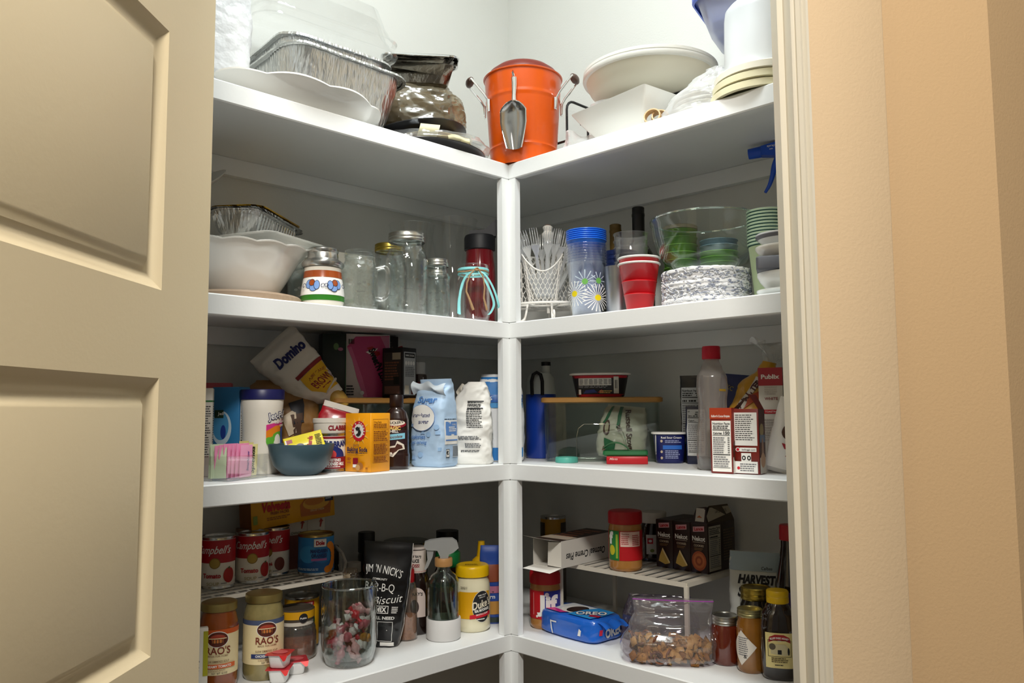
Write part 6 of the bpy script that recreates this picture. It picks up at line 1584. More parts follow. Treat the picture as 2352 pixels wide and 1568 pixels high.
for k, (c, ro, nm) in enumerate(kinds):
    mb = MB()
    L = Loft([(-.019, .0075, .0045, 2.2), (-.014, .0065, .003, 2.2), (-.0095, .0025, .0025, 2), (-.0075, .0058, .0058, 2), (0, .0088, .0088, 2), (.0075, .0058, .0058, 2), (.0095, .0025, .0025, 2), (.014, .0065, .003, 2.2), (.019, .0075, .0045, 2.2)], amp=.0016, scale=160, seed=k * 3.3)
    mb.loft(L, mat(c, ro, coat=.6, mott=.45, mscale=150), 16, 18); meshes.append(mb.mesh('wrapped_candy'))
adj = ['lowest', 'low', 'middle', 'upper', 'topmost']
for k in range(38):
    kd = [1, 5, 2, 0, 1, 3, 5, 1, 4, 2][k % 10]
    z = .022 + .0021 * k + (.0 if k < 30 else .004); rr = .036 * math.sqrt(RD.random()); a = RD.uniform(0, 6.28)
    x, y = rr * cos(a), rr * sin(a)
    if z > .07: x = abs(x) * .8 + .004
    o = bpy.data.objects.new('wrapped_candy', meshes[kd]); COL.objects.link(o)
    o.matrix_world = base @ Matrix.Translation((x, y, z)) @ Euler((RD.uniform(0, 3), RD.uniform(0, 3), RD.uniform(0, 3))).to_matrix().to_4x4()
    tag(o, kinds[kd][2] + ' wrapped candy inside the ribbed glass jar', 'candy', 'wrapped candies in the glass jar')
# black biscuit-mix bag
t = thing('biscuit_mix_bag', 'tall black biscuit mix bag with white lettering', 'bag', (-.140, -.252, S4 + E1), face(-.14, -.252, -8), rx=3, ry=3)
L = Loft([(0, .030, .020, 4), (.010, .034, .026, 3.6), (.06, .042, .026, 3.2), (.14, .049, .018, 3.2), (.205, .052, .005, 4), (.222, .053, .0015, 5)], amp=.0025, scale=24, seed=33)
mb = MB(); mb.loft(L, mat('#0c0c0e', .3, coat=.4), 56, 56); mb.build('bag_body', t)
p = Pr(L.front, .004, base=.0014)
p.txt("JIM 'N NICK'S", -.006, .166, .0160, WHITE, w=.080, bold=.0, arc=.16, rot=-8); p.txt('COMMUNITY', -.012, .146, .0042, WHITE, w=.030, rot=-4); p.txt('BAR-B-Q', -.012, .129, .0170, WHITE, w=.062, bold=.0, rot=-4)
p.txt('Biscuit', .006, .104, .0165, WHITE, w=.062, shear=.4, bold=-.005, rot=8); p.frame(-.006, .083, .030, .016, .0014, WHITE); p.txt('MIX', -.006, .083, .0100, WHITE, w=.022, bold=.03); p.lines(.022, .083, .013, .015, 4, WHITE, 3); p.txt('ALL NEED', .000, .066, .0062, WHITE, w=.046, bold=.03); p.frame(.004, .037, .032, .042, .0010, WHITE); p.ell(.008, .040, .001, .001, WHITE, 8); p.rect(.010, .010, .030, .0085, WHITE)
p.build('front_print', t)
mb = MB()
mb.tube([L.pt(pi / 2, z) for z in [.004 + .0217 * k for k in range(11)]], .0011, mat('#cfccc6', .4), 5); mb.build('side_seam', t)
# spices and bottles at the back
for (x, y, h, r, lab) in ((-.312, -.280, .195, .020, 'dark spice jar with black cap right of the cartons'), (-.318, -.175, .215, .0205, 'tall dark spice jar with an orange label at the back wall')):
    t = thing('spice_jar', lab, 'jar', (x, y, S4 + E1), face(x, y), 'dark spice jars')
    mb = MB(); mb.lathe([(0, 0), (r * .95, 0), (r, .003), (r, h * .74), (r * .85, h * .79), (0, h * .79)], mat('#221c18', .2, coat=.6), 32); mb.build('jar_body', t)
    mb = MB(); mb.lathe([(r * .95, h * .78), (r * .98, h * .785), (r * .98, h * .99), (r * .93, h), (0, h)], BLACK, 32, cap0=True); mb.build('cap', t)
    p = Pr(cyl(r + .0002), .004); p.ell(.002, h * .62, .0105, .012, mat('#7a4a2a', .5), 18); p.rect(0, h * .52, .03, .006, mat('#24305a', .5)); p.build('label', t)
t = thing('white_cap_bottle', 'dark bottle with a small white cap behind the black bag', 'bottle', (-.262, -.248, S4 + E1), 60)
mb = MB(); mb.lathe([(0, 0), (.022, 0), (.023, .003), (.023, .125), (.015, .140), (0, .140)], mat('#2a2420', .25, coat=.5), 32); mb.build('bottle_body', t)
mb = MB(); mb.lathe([(.0155, .138), (.016, .139), (.0155, .160), (0, .161)], mat('#b8b4aa', .5), 28, cap0=True); mb.build('cap', t)
t = thing('clear_drink_bottle', 'clear screw-neck bottle behind the candy jar', 'bottle', (-.165, -.322, S4 + E1), 60)
mb = MB(); mb.lathe([(0, 0), (.026, 0), (.028, .004), (.028, .10), (.020, .125), (.0150, .135), (.0150, .150), (.0165, .151), (.0165, .154), (.015, .155), (.0165, .158), (.0165, .161), (.0150, .162), (.0150, .168)], glass('#d8cdbd', .6, .1, 2, haze=.12, hazecol='#8a7a68'), 36); mb.build('bottle_wall', t)
t = thing('pepper_flake_bottle', 'slim bottle of chilli flakes with a red cap', 'bottle', (-.140, -.190, S4 + E1), face(-.14, -.19))
mb = MB(); o = [(0, .001), (.0215, 0), (.0235, .003), (.0235, .105), (.019, .122), (.0145, .128)]
mb.lathe(o, glass('#e6dcd0', .6, .1, 2, haze=.05), 36); mb.build('bottle_wall', t)
mb = MB(); mb.lathe([(0, .002), (.0205, .002), (.0222, .004), (.0222, .052), (0, .055)], mat('#a87850', .7, mott=.5, mscale=160, bump=.7, bscale=200), 28); mb.build('chilli_flakes', t)
mb = MB(); mb.lathe([(.0165, .124), (.0172, .125), (.0168, .150), (.0155, .153), (0, .153)], mat('#b81220', .4), 32, cap0=True); mb.build('cap', t)
p = Pr(cyl(.0238), .004); p.ell(-.022, .060, .016, .038, mat('#d8d0c8', .5), 26); p.rect(-.022, .040, .014, .020, mat('#7a7a7a', .5)); p.build('label', t)
t = thing('sauce_bottle', 'dark sauce bottle with a white wrapped neck and rounded label', 'bottle', (-.168, -.140, S4 + E1), face(-.168, -.14, -14))
mb = MB(); mb.lathe([(0, .001), (.028, 0), (.031, .004), (.031, .105), (.027, .125), (.022, .138), (0, .138)], mat('#1c0d0a', .12, coat=.9), 40); mb.build('bottle_body', t)
mb = MB(); mb.lathe([(.0225, .136), (.0230, .137), (.0215, .189), (.0205, .1935), (0, .1935)], mat('#e2d6cc', .45), 40, cap0=True); mb.build('neck_wrap', t)
p = Pr(cyl(.0224), .003); p.rect(0, .1385, .14, .003, REDX); p.txt("BABY RAY'S", .002, .174, .0052, INK, w=.028, bold=.03, arc=.05); p.txt('SAUCE', .000, .164, .0070, INK, w=.022, bold=.04); p.txt('BOSS!', .001, .153, .0070, MAR, w=.022, bold=.03); p.rect(.0, .1885, .14, .0012, INK); p.build('neck_print', t)
p = Pr(cyl(.0312), .004); p.ell(.006, .082, .023, .024, mat('#dccbc4', .5), 30); p.rect(.006, .060, .046, .040, mat('#dccbc4', .5)); p.txt("RAY'S", .010, .092, .0065, INK, w=.024, bold=.03, arc=.04); p.ell(.003, .063, .010, .016, mat('#2a1410', .5), 20); p.build('label', t)
t = thing('clear_lid_container', 'clear round container behind the sauce bottle at the back', 'container', (-.285, -.080, S4 + E1), 45)
mb = MB(); mb.lathe([(0, 0), (.046, 0), (.05, .004), (.054, .178), (.057, .180), (.057, .186), (.053, .188), (0, .188)], glass('#8a8a7c', .5, .1, 2, haze=.15, hazecol='#3a3a30'), 44); mb.build('container_wall', t)
# soap sprayer
t = thing('glass_sprayer', 'clear glass spray bottle with bamboo collar and white silicone base', 'spray bottle', (-.086, -.128, S4 + E1), face(-.086, -.128, 0))
o = [(0, .004), (.034, .004), (.0355, .008), (.0355, .118), (.034, .127), (.028, .138), (.018, .146), (.0145, .150), (.0140, .162)]
mb = MB(); mb.lathe(o, glass('#eef3f1', .8, .06, 2.4), 48); mb.lathe([(a - .002, b) for a, b in reversed(o[1:])] + [(0, .007)], glass('#eef3f1', .8, .06, 2.4), 48); mb.build('glass_wall', t)
mb = MB(); mb.lathe([(.0, .0075), (.0330, .0080), (.0330, .116), (.0, .116)], glass('#d6dcd6', .5, .04, 2.5), 40); mb.build('water', t)
mb = MB(); mb.lathe([(0, 0), (.036, 0), (.0385, .003), (.0385, .044), (.0375, .046), (.0358, .0455), (.0358, .004), (0, .003)], mat('#dcdad8', .55, mott=.03, mscale=30), 48); mb.build('silicone_base', t)
mb = MB(); mb.lathe([(.0155, .158), (.0195, .158), (.0200, .160), (.0200, .174), (.0190, .176), (.012, .176)], wood('#c99a62', '#b17f48', 60), 40, cap0=True); mb.build('bamboo_collar', t)
SP = glass('#eef0f0', .4, .08, 1.8, rough=.2, haze=.55, hazecol='#dfe1e1')
mb = MB()
mb.prism([(-.042, .212), (-.044, .202), (-.038, .195), (-.014, .193), (-.008, .180), (-.008, .174), (.010, .174), (.012, .184), (.022, .188), (.034, .198), (.030, .212), (.020, .219), (-.004, .219), (-.030, .216)], -.0105, .0105, SP)
mb.build('trigger_head', t)
mb = MB(); mb.prism([(-.038, .196), (-.022, .195), (-.024, .180), (-.034, .158), (-.040, .150), (-.043, .153), (-.036, .172)], -.006, .006, SP); mb.build('trigger', t)
mb = MB(); mb.tube([(.002, 0, .160), (.003, 0, .110), (.008, 0, .070), (.018, -.004, .030), (.022, -.006, .012)], .0028, glass('#eef0f0', .5, .2, 1.6, haze=.35), 8); mb.build('dip_tube', t)
# mayonnaise jar
t = thing('mayonnaise_jar', 'mayonnaise jar with a yellow lid and black oval label', 'jar', (-.098, -.030, S4 + E1), face(-.098, -.03, 0))
mb = MB(); mb.lathe([(0, .001), (.037, 0), (.0415, .005), (.042, .014), (.042, .094), (.040, .108), (.0345, .120), (.0335, .126), (0, .126)], mat('#e9e2c2', .15, coat=.8), 56); mb.build('jar_body', t)
mb = MB(); mb.lathe([(.0375, .122), (.0390, .1225), (.0392, .141), (.0375, .1455), (.034, .1475), (.031, .1470), (0, .1470)], mat('#ecbe06', .35), 56, cap0=True); mb.build('lid', t)
p = Pr(topf(.1472)); p.lines(0, -.008, .034, .012, 3, mat('#7a5a08', .5), 6); p.build('lid_print', t)
p = Pr(cyl(.0422), .004); p.rect(-.006, .061, .105, .060, mat('#e0a50a', .4)); p.ell(.024, .058, .0245, .0355, WHITE, 36); p.ell(.024, .058, .0238, .0348, INK, 36)
p.poly([(-.006, .0395), (.050, .0460), (.050, .0370), (-.006, .0305)], REDX); p.txt("Duke's", .023, .0640, .0165, mat('#efe6cf', .5), w=.050, rot=12, shear=.3, bold=.02); p.txt('REAL MAYONNAISE', .024, .0505, .0058, WHITE, w=.038, rot=8, bold=.04); p.txt('SMOOTH & CREAMY', .024, .0415, .0036, WHITE, w=.032, rot=7); p.txt('FAMILY RECIPE', .024, .0840, .0030, WHITE, w=.022, rot=8); p.txt('SINCE 1917', .024, .0790, .0028, WHITE, w=.016, rot=8); p.lines(.022, .0300, .022, .004, 1, WHITE, 5); p.txt('2021', -.020, .101, .005, mat('#7a7462', .5), w=.016); p.build('label', t)
t = thing('corn_nut_bag', 'narrow blue and orange snack bag between mayonnaise and post', 'bag', (-.105, .034, S4 + E1), 45)
L = Loft([(0, .022, .010, 4), (.01, .024, .014, 3.4), (.09, .024, .014, 3), (.165, .023, .006, 3.5), (.182, .022, .0015, 5)], amp=.002, scale=30, seed=36)
mb = MB(); mb.loft(L, mat('#23489c', .35, coat=.3), 36, 30); mb.build('bag_body', t)
p = Pr(L.front, .005, base=.0014); p.rect(0, .118, .044, .040, mat('#8a4426', .45)); p.rect(0, .038, .044, .030, mat('#b8863a', .5)); p.rect(0, .080, .044, .016, mat('#b06a86', .5)); p.txt('BBQ', -.002, .081, .010, INK, w=.026, bold=.04); p.txt('corn', -.002, .064, .009, WHITE, w=.030, bold=.02); p.rect(0, .010, .044, .012, mat('#2c3a34', .5)); p.build('print', t)
t = thing('mustard_bottle', 'yellow squeeze bottle behind the mayonnaise jar', 'bottle', (-.155, .052, S4 + E1), 45)
mb = MB(); mb.lathe([(0, 0), (.026, 0), (.028, .004), (.028, .115), (.022, .14), (.012, .148), (.010, .16), (.008, .184), (0, .185)], mat('#d8a80a', .4), 36); mb.build('bottle_body', t)
t = thing('green_cap_bottle', 'dark bottle with a wide green cap behind the glass sprayer', 'bottle', (-.180, -.035, S4 + E1), 45)
mb = MB(); mb.lathe([(0, 0), (.030, 0), (.032, .004), (.032, .12), (.026, .135), (0, .135)], mat('#2c1410', .2, coat=.6), 36); mb.build('bottle_body', t)
mb = MB(); mb.lathe([(.029, .133), (.030, .134), (.030, .164), (.028, .167), (0, .167)], mat('#0f6a34', .4), 36, cap0=True); mb.build('cap', t)
p = Pr(cyl(.0322), .004); p.ell(0, .07, .020, .018, mat('#b8401c', .5)); p.ell(0, .084, .016, .008, mat('#d8a82a', .5)); p.ell(.004, .066, .010, .008, mat('#8a1a2a', .5)); p.build('label', t)
t = thing('black_lid_jar', 'jar with a flat black lid at the back near the corner', 'jar', (-.270, .040, S4 + E1), 45)
mb = MB(); mb.lathe([(0, 0), (.026, 0), (.028, .004), (.028, .165), (.024, .172), (0, .172)], mat('#2c2622', .2, coat=.5), 32); mb.build('jar_body', t)
mb = MB(); mb.lathe([(.0275, .170), (.0285, .171), (.0285, .200), (0, .201)], BLACK, 32, cap0=True); mb.build('lid', t)

# ================================================================== fourth shelf, right arm
def peanut_butter(label, x, y, z, off, side):
    t = thing('peanut_butter_jar', label, 'jar', (x, y, S4 + z + E1), face(x, y, off), 'peanut butter jars')
    mb = MB(); mb.lathe([(0, .001), (.033, 0), (.0365, .004), (.037, .010), (.037, .092), (.0355, .100), (.0345, .104), (0, .104)], mat('#b07a3c', .2, coat=.7), 52); mb.build('jar_body', t)
    mb = MB(); mb.lathe([(.0365, .101), (.0380, .102), (.0380, .124), (.0365, .128), (.034, .129), (0, .1285)], mat('#b50f1c', .4), 52, cap0=True, wob=lambda a, z_: 1 + .005 * sin(a * 60)); mb.build('lid', t)
    p = Pr(cyl(.0372), .004); BLJ = mat('#24288c', .4); GRJ = mat('#1f7a34', .4)
    p.rect(0, .0555, .2330, .0640, mat('#b8141e', .4))
    if not side:
        p.rect(.020, .0660, .046, .0430, BLJ)
        p.txt('Jif', .006, .0600, .0340, WHITE, w=.052, bold=.05); p.ell(.004, .0795, .0048, .0048, mat('#f0e4e8', .4), 18); p.poly([(.024, .040), (.034, .052), (.036, .044), (.028, .036)], mat('#b8c81e', .5)); p.txt('CREAMY', .010, .0360, .0060, mat('#e8c08a', .5), w=.030, bold=.02); p.rect(-.020, .0300, .004, .005, WHITE); p.rect(-.029, .058, .002, .050, mat('#d88a8a', .5))
    else:
        p.rect(-.030, .0555, .032, .0640, GRJ); p.ell(-.033, .0450, .0085, .0110, mat('#d0c820', .5), 18); p.rect(-.0195, .054, .005, .052, mat('#9ab83a', .5)); p.txt('f', -.036, .0720, .024, WHITE, bold=.06)
        p.rect(.012, .0700, .046, .0320, mat('#e8c4b8', .5)); p.txt('Nutrition', .000, .0815, .0040, MAR, w=.016); p.lines(.000, .068, .018, .020, 5, mat('#b8484a', .5), 4); p.lines(.024, .068, .018, .024, 6, mat('#b8484a', .5), 5)
    p.build('label', t)
    return t
peanut_butter('peanut butter jar with a red lid under the open white box', .012, .104, 0, -2, False)
ZQ = .1515
t = thing('wire_rack', 'white slatted rack carrying the cookie boxes', 'rack', (0, 0, S4), 0, 'white wire racks')
x0, x1, y0, y1 = .030, .392, .118, .322
for k in range(13):
    x = x0 + .012 + (x1 - x0 - .022) * k / 12
    mb = MB(); mb.box((x, (y0 + y1) / 2, ZQ - .002), (.0125, y1 - y0 - .004, .003), RW); mb.build('slat', t)
for y in (y0, y1):
    mb = MB(); mb.box(((x0 + x1) / 2, y, ZQ - .005), (x1 - x0, .004, .0095), RW); mb.build('long_rail', t)
for x in (x1, .048):
    mb = MB(); mb.box((x, (y0 + y1) / 2, ZQ - .005), (.004, y1 - y0, .0095), RW); mb.build('end_rail', t)
    for y in (y0, y1):
        mb = MB(); mb.box((x, y, (ZQ - .006) / 2 + .0005), (.009, .006, ZQ - .010), RW); mb.build('leg', t)
# open white box
t = thing('creme_pie_box', 'white cookie carton open at the end, lying on the rack and jar', 'box', (.062, .152, S4 + ZQ + E1), 3)
w, d, h, th = .082, .205, .060, .0008
WB, WI = mat('#dcd8cf', .55), mat('#8e877c', .7)
mb = MB()
mb.box((-w / 2, 0, h / 2), (th, d, h), WB); mb.box((w / 2, 0, h / 2), (th, d, h), WB); mb.box((0, 0, th / 2), (w, d, th), WB); mb.box((0, 0, h - th / 2), (w, d, th), mat('#3a2a22', .5)); mb.box((0, d / 2, h / 2), (w, th, h), WB); mb.build('carton_walls', t)
mb = MB(); mb.box((0, -d / 2 + .060, h / 2), (w - .003, .001, h - .003), WI); mb.build('inner_tray', t)
mb = MB(); mb.add([(-w / 2, -d / 2, h), (w / 2, -d / 2, h), (w / 2 - .004, -d / 2 - .034, h + .006), (-w / 2 - .004, -d / 2 - .034, h + .010)], [(0, 1, 2, 3)], WB, False); mb.build('top_flap', t)
mb = MB(); mb.add([(-w / 2, -d / 2, 0), (w / 2, -d / 2, 0), (w / 2 - .004, -d / 2 - .036, -.006), (-w / 2 - .004, -d / 2 - .034, -.004)], [(0, 1, 2, 3)], mat('#e6e2da', .5), False); mb.build('bottom_flap', t)
mb = MB(); mb.add([(w / 2, -d / 2, .002), (w / 2, -d / 2, h - .002), (w / 2 - .034, -d / 2 - .004, h - .004), (w / 2 - .036, -d / 2 - .004, .004)], [(0, 1, 2, 3)], WB, False); mb.build('side_flap', t)
p = Pr(right(w / 2)); p.txt('Oatmeal Creme Pies', -.010, .022, .0155, INK, w=.150, rot=180, shear=.2, bold=.02); p.build('lettering', t)
p = Pr(topf(h)); p.lines(0, 0, .06, .16, 6, mat('#a86a4a', .5), 4); p.rect(0, -.06, .08, .04, mat('#b9aa98', .5)); p.build('top_print', t)
t = can('yellow_can', 'dark yellow can at the back above the open white box', -.140, .300, S4 + .119, .034, .105, None, mat('#b0801c', .45), face(-.14, .30))
p = Pr(cyl(.0338), .004); p.ell(-.006, .045, .016, .014, mat('#3a2a1a', .5)); p.rect(-.036, .05, .026, .08, mat('#3a2c1c', .5)); p.rect(.034, .05, .026, .08, mat('#3a2c1c', .5)); p.build('label_print', t)
t = can('plain_can', 'plain can standing underneath the dark yellow can', -.140, .300, S4, .034, .118, None, mat('#5a5048', .45), 40)
peanut_butter('upright peanut butter jar on the slatted rack, label side turned away', .214, .150, ZQ + .0002, 0, True)
t = thing('spread_jar', 'dark spread jar with a white lid beside the cookie boxes', 'jar', (.196, .282, S4 + ZQ + E1), face(.2, .28, 10))
mb = MB(); L = Loft([(0, .030, .024, 2.6), (.006, .034, .027, 2.6), (.05, .034, .027, 2.6), (.078, .030, .026, 2.4), (.090, .027, .026, 2.1)]); mb.loft(L, mat('#22130c', .12, coat=.8), 48, 30); mb.build('jar_body', t)
mb = MB(); mb.lathe([(.0290, .088), (.0310, .089), (.0315, .110), (.0305, .113), (0, .113)], mat('#d8d2c4', .45), 44, cap0=True); mb.build('lid', t)
p = Pr(L.front, .004, base=.0008); p.rect(.004, .040, .050, .044, mat('#dcd8d0', .5)); p.rect(-.012, .048, .013, .013, REDX); p.ell(-.012, .048, .004, .003, WHITE, 12); p.lines(.014, .045, .018, .026, 6, GREY, 3); p.ell(-.008, .026, .005, .004, mat('#7a8a3a', .5), 12); p.build('label', t)
# cookie boxes
CKB = mat('#2a1008', .4)
for k, (x, lab, pic) in enumerate(((.272, 'left dark brown cookie box with a yellow pie slice', 0), (.3175, 'middle dark brown cookie box with a yellow pie slice', 0), (.362, 'right dark brown cookie box with a round biscuit and open top', 1))):
    h = .106
    t = card_box('cookie_box', lab, x - .004, .280, S4 + ZQ, .0445 if k < 2 else .043, .118, h, 1, CKB, 'dark brown cookie boxes')
    p = Pr(front(.059))
    p.poly([(-.014, .087), (.014, .090), (.014, .101), (-.014, .098)], mat('#d8a0a8', .5)); p.txt('Lance', 0, .0945, .0068, RED, w=.022, rot=6, bold=.04); p.txt('Nekot', 0, .0735, .0098, WHITE, w=.032, bold=.03); p.rect(0, .0655, .030, .0012, mat('#b8a898', .5)); p.txt('COOKIES', 0, .0585, .0045, mat('#d8c8b0', .5), w=.024); p.lines(0, .051, .022, .006, 2, mat('#8a6a42', .5), 4)
    if pic == 0: p.poly([(-.015, .014), (-.012, .026), (-.004, .044), (.010, .022), (.015, .012), (.002, .008)], mat('#d8b45a', .5)); p.poly([(-.006, .040), (-.004, .044), (.015, .014), (.012, .012)], mat('#f0dca0', .5))
    else:
        p.ell(0, .026, .018, .021, mat('#b0562e', .5), 26)
        for rr in (.014, .009, .005): p.ell(0, .026, rr, rr * 1.15, mat('#c8703e' if rr != .009 else '#9a4622', .5), 22)
    p.build('front_print', t)
    if k == 2:
        p = Pr(right(.0215)); p.nutrition(-.030, .052, .050, .096, 61, bg=mat('#b4ae9e', .5)); p.lines(.030, .055, .050, .070, 12, mat('#6a5a48', .5), 8); p.build('side_print', t)
        mb = MB(); mb.add([(.0213, -.058, .106), (.0213, .058, .106), (.010, .050, .140), (.010, -.030, .142), (-.004, -.050, .126)], [(0, 1, 2, 3, 4)], mat('#4a3a28', .5), False); mb.build('open_flap', t)
        p = Pr(lambda u, v, o: (.0150 + o + (.124 - v) * .33, u, v)); p.poly([(-.052, .110), (-.052, .122), (-.030, .138), (.050, .136), (.056, .122)], mat('#b9b09a', .5)); p.txt('LANCE COOKIES', .012, .128, .006, mat('#3a2a1c', .5), w=.050); p.build('flap_print', t)
        mb = MB(); mb.add([(-.020, -.0585, .1055), (.020, -.0585, .1055), (.016, -.050, .142), (-.012, -.046, .138)], [(0, 1, 2, 3)], CKB, False); mb.build('front_flap', t)
        p = Pr(lambda u, v, o: (u, -.0585 - o + (v - .1055) * .25, v)); p.rect(.002, .124, .022, .028, mat('#cfc8bc', .5)); p.poly([(-.006, .118), (.000, .123), (.008, .118)], mat('#b8623a', .5)); p.build('flap_patch', t)
# sandwich-cookie pack
t = thing('sandwich_cookie_pack', 'bright blue sandwich cookie pack lying at the shelf front', 'package', (.112, .112, S4 + E1), -4)
OB = mat('#1a62c8', .25, coat=.6, bump=.25, bscale=30)
L = Loft([(0, .082, .050, 5), (.006, .090, .056, 5), (.038, .090, .056, 4.5), (.046, .0875, .0535, 4.5), (.049, .083, .049, 4.5)], amp=.0022, scale=28, seed=77)
mb = MB(); mb.loft(L, OB, 72, 24); mb.build('wrapper', t)
p = Pr(topf(.0490), .006, base=.0018)
p.poly([(-.070, -.042), (-.020, -.045), (-.010, -.030), (-.050, -.018), (-.080, -.024)], mat('#d8128a', .4)); p.poly([(-.074, -.020), (-.020, -.030), (.014, -.034), (.018, .040), (-.060, .040)], mat('#d8dce0', .45))
p.ell(-.018, .000, .030, .032, WHITE, 30); p.ell(-.010, .002, .024, .028, mat('#20120e', .5), 30); p.ell(-.010, .002, .018, .021, mat('#382420', .5), 26); p.poly([(.000, -.042), (.070, -.042), (.074, .0), (.068, .040), (.020, .042), (.004, .010)], mat('#2a92d8', .4))
for dx, dy in ((.001, 0), (-.001, 0), (0, .001), (0, -.001)): p.txt('OREO', .038 + dx, -.004 + dy, .026, NAV, w=.070, rot=40, bold=.08)
p.txt('OREO', .038, -.004, .026, WHITE, w=.069, rot=40, bold=.03); p.poly([(.052, -.030), (.076, -.022), (.072, -.008), (.048, -.016)], mat('#b01c3a', .4)); p.build('top_print', t)
p = Pr(L.front, .006, base=.0018); p.poly([(-.036, .004), (-.032, .004), (-.036, .030), (-.020, .030), (-.020, .033), (-.040, .033)], WHITE); p.poly([(.046, .014), (.054, .014), (.056, .026), (.050, .030)], WHITE); p.build('front_marks', t)
p = Pr(side_r(L), .006, base=.0018); p.txt('OREO', .012, .022, .018, WHITE, w=.062, rot=6, bold=.05); p.poly([(-.036, .018), (-.028, .018), (-.026, .030), (-.034, .030)], mat('#c01a3a', .4)); p.build('side_print', t)
mb = MB(); mb.grid(lambda u, v: (.072 + .040 * v, -.036 + .072 * u, .040 + .024 * v - .030 * v * v + .003 * sin(u * 12)), 14, 6, OB); mb.build('torn_flap', t)
# snack-mix bag
t = thing('snack_mix_bag', 'zip bag of snack mix slumped at the front of the shelf', 'bag', (.372, .082, S4 + .003), face(.372, .082))
Lz = Loft([(0, .078, .036, 2.6, 0, 0), (.008, .092, .048, 2.6, 0, 0), (.035, .094, .046, 2.5, 0, 0), (.065, .084, .030, 2.5, .002, .004), (.095, .076, .012, 2.6, .008, .010), (.118, .078, .003, 2.8, .010, .014)], amp=.005, scale=24, seed=88)
mb = MB(); mb.loft(Lz, glass('#efeaf0', .55, .09, 1.9, rough=.07, bump=.7, bscale=24, haze=.08), 72, 36); mb.build('bag_film', t)
mb = MB(); mb.tube([Lz.pt(pi / 2 * (1 - 2 * k / 20), .114) for k in range(21)], .0012, mat('#a04aa8', .4), 5); mb.build('zip_strip', t)
base = Matrix.LocRotScale(t.location, t.rotation_euler, None)
RD = random.Random(23)
def chex(c1):
    mb = MB()
    def fn(u, v): 
        a, b = (u - .5) * 2, (v - .5) * 2
        return (a * .0088 * (1 - .08 * b * b), b * .0088 * (1 - .08 * a * a), .0042 * (1 - a * a) * (1 - b * b) + .0007 * cos(a * 12) + .0007 * cos(b * 12))
    mb.grid(fn, 9, 9, c1); mb.grid(lambda u, v: tuple(Vector(fn(u, v)) * 1.0 - Vector((0, 0, 2 * fn(u, v)[2]))), 9, 9, c1)
    return mb.mesh('cereal_piece')
def pretzel(c1):
    mb = MB(); mb.tube([(.0095 * cos(a), .0095 * sin(a) * (1 - .2 * cos(a)), .001 * sin(3 * a)) for a in [i * 2 * pi / 18 for i in range(18)]], .0022, c1, 6, True); mb.tube([(-.009, .001, 0), (0, -.003, .002), (.009, .001, 0)], .002, c1, 6)
    return mb.mesh('pretzel_piece')
CX = [chex(mat('#b8863e', .7, mott=.2, mscale=200)), chex(mat('#9c6a32', .7, mott=.2, mscale=200)), chex(mat('#c49a56', .7, mott=.2, mscale=200)), pretzel(mat('#6a3c22', .5, coat=.3)), pretzel(mat('#7a4a2e', .5, coat=.3))]
for k in range(210):
    kd = RD.choice((0, 0, 1, 2, 2, 3, 4)); lay = RD.random() ** 1.3
    zz = .007 + .045 * lay; a, b, n, cx, cy = Lz.sec(zz)
    x = RD.uniform(-.86, .86) * a; lim = b * max(.05, 1 - abs(x / a) ** n) ** (1 / n)
    y = cy - lim * RD.uniform(.35, .92) if RD.random() < .75 else cy + lim * RD.uniform(-.3, .7)
    if zz > .05 - .10 * max(0, x): zz *= .8
    if kd > 2 and x > .01: kd = RD.choice((0, 1, 2))
    o = bpy.data.objects.new('pretzel' if kd > 2 else 'cereal_square', CX[kd]); COL.objects.link(o)
    o.matrix_world = base @ Matrix.Translation((x * .95, y * .9, zz)) @ Euler((RD.uniform(.4, 2.4), RD.uniform(-.8, .8), RD.uniform(0, 6.28))).to_matrix().to_4x4()
    tag(o, 'brown pretzel among the snack mix in the zip bag' if kd > 2 else 'golden cereal square among the snack mix in the zip bag', 'pretzel' if kd > 2 else 'cereal', 'pretzels in the zip bag' if kd > 2 else 'cereal squares in the zip bag')
t = thing('clear_snack_bag', 'second clear zip bag with purple tint behind the snack mix', 'bag', (.268, .200, S4 + E1), 30)
L = Loft([(0, .075, .034, 2.6), (.01, .085, .044, 2.6), (.05, .080, .036, 2.5), (.082, .07, .012, 2.5), (.095, .068, .002, 2.6)], amp=.007, scale=22, seed=91)
mb = MB(); mb.loft(L, glass('#d8d0e0', .5, .12, 1.8, rough=.1, bump=.8, bscale=24, haze=.18, hazecol='#8a809a'), 64, 30); mb.build('bag_film', t)
mb = MB(); mb.loft(Loft([(.002, .07, .030, 2.6), (.03, .072, .032, 2.5), (.055, .06, .02, 2.4)], amp=.006, scale=40, seed=3), mat('#4a3c34', .7, mott=.4, mscale=60), 40, 12); mb.build('contents', t)
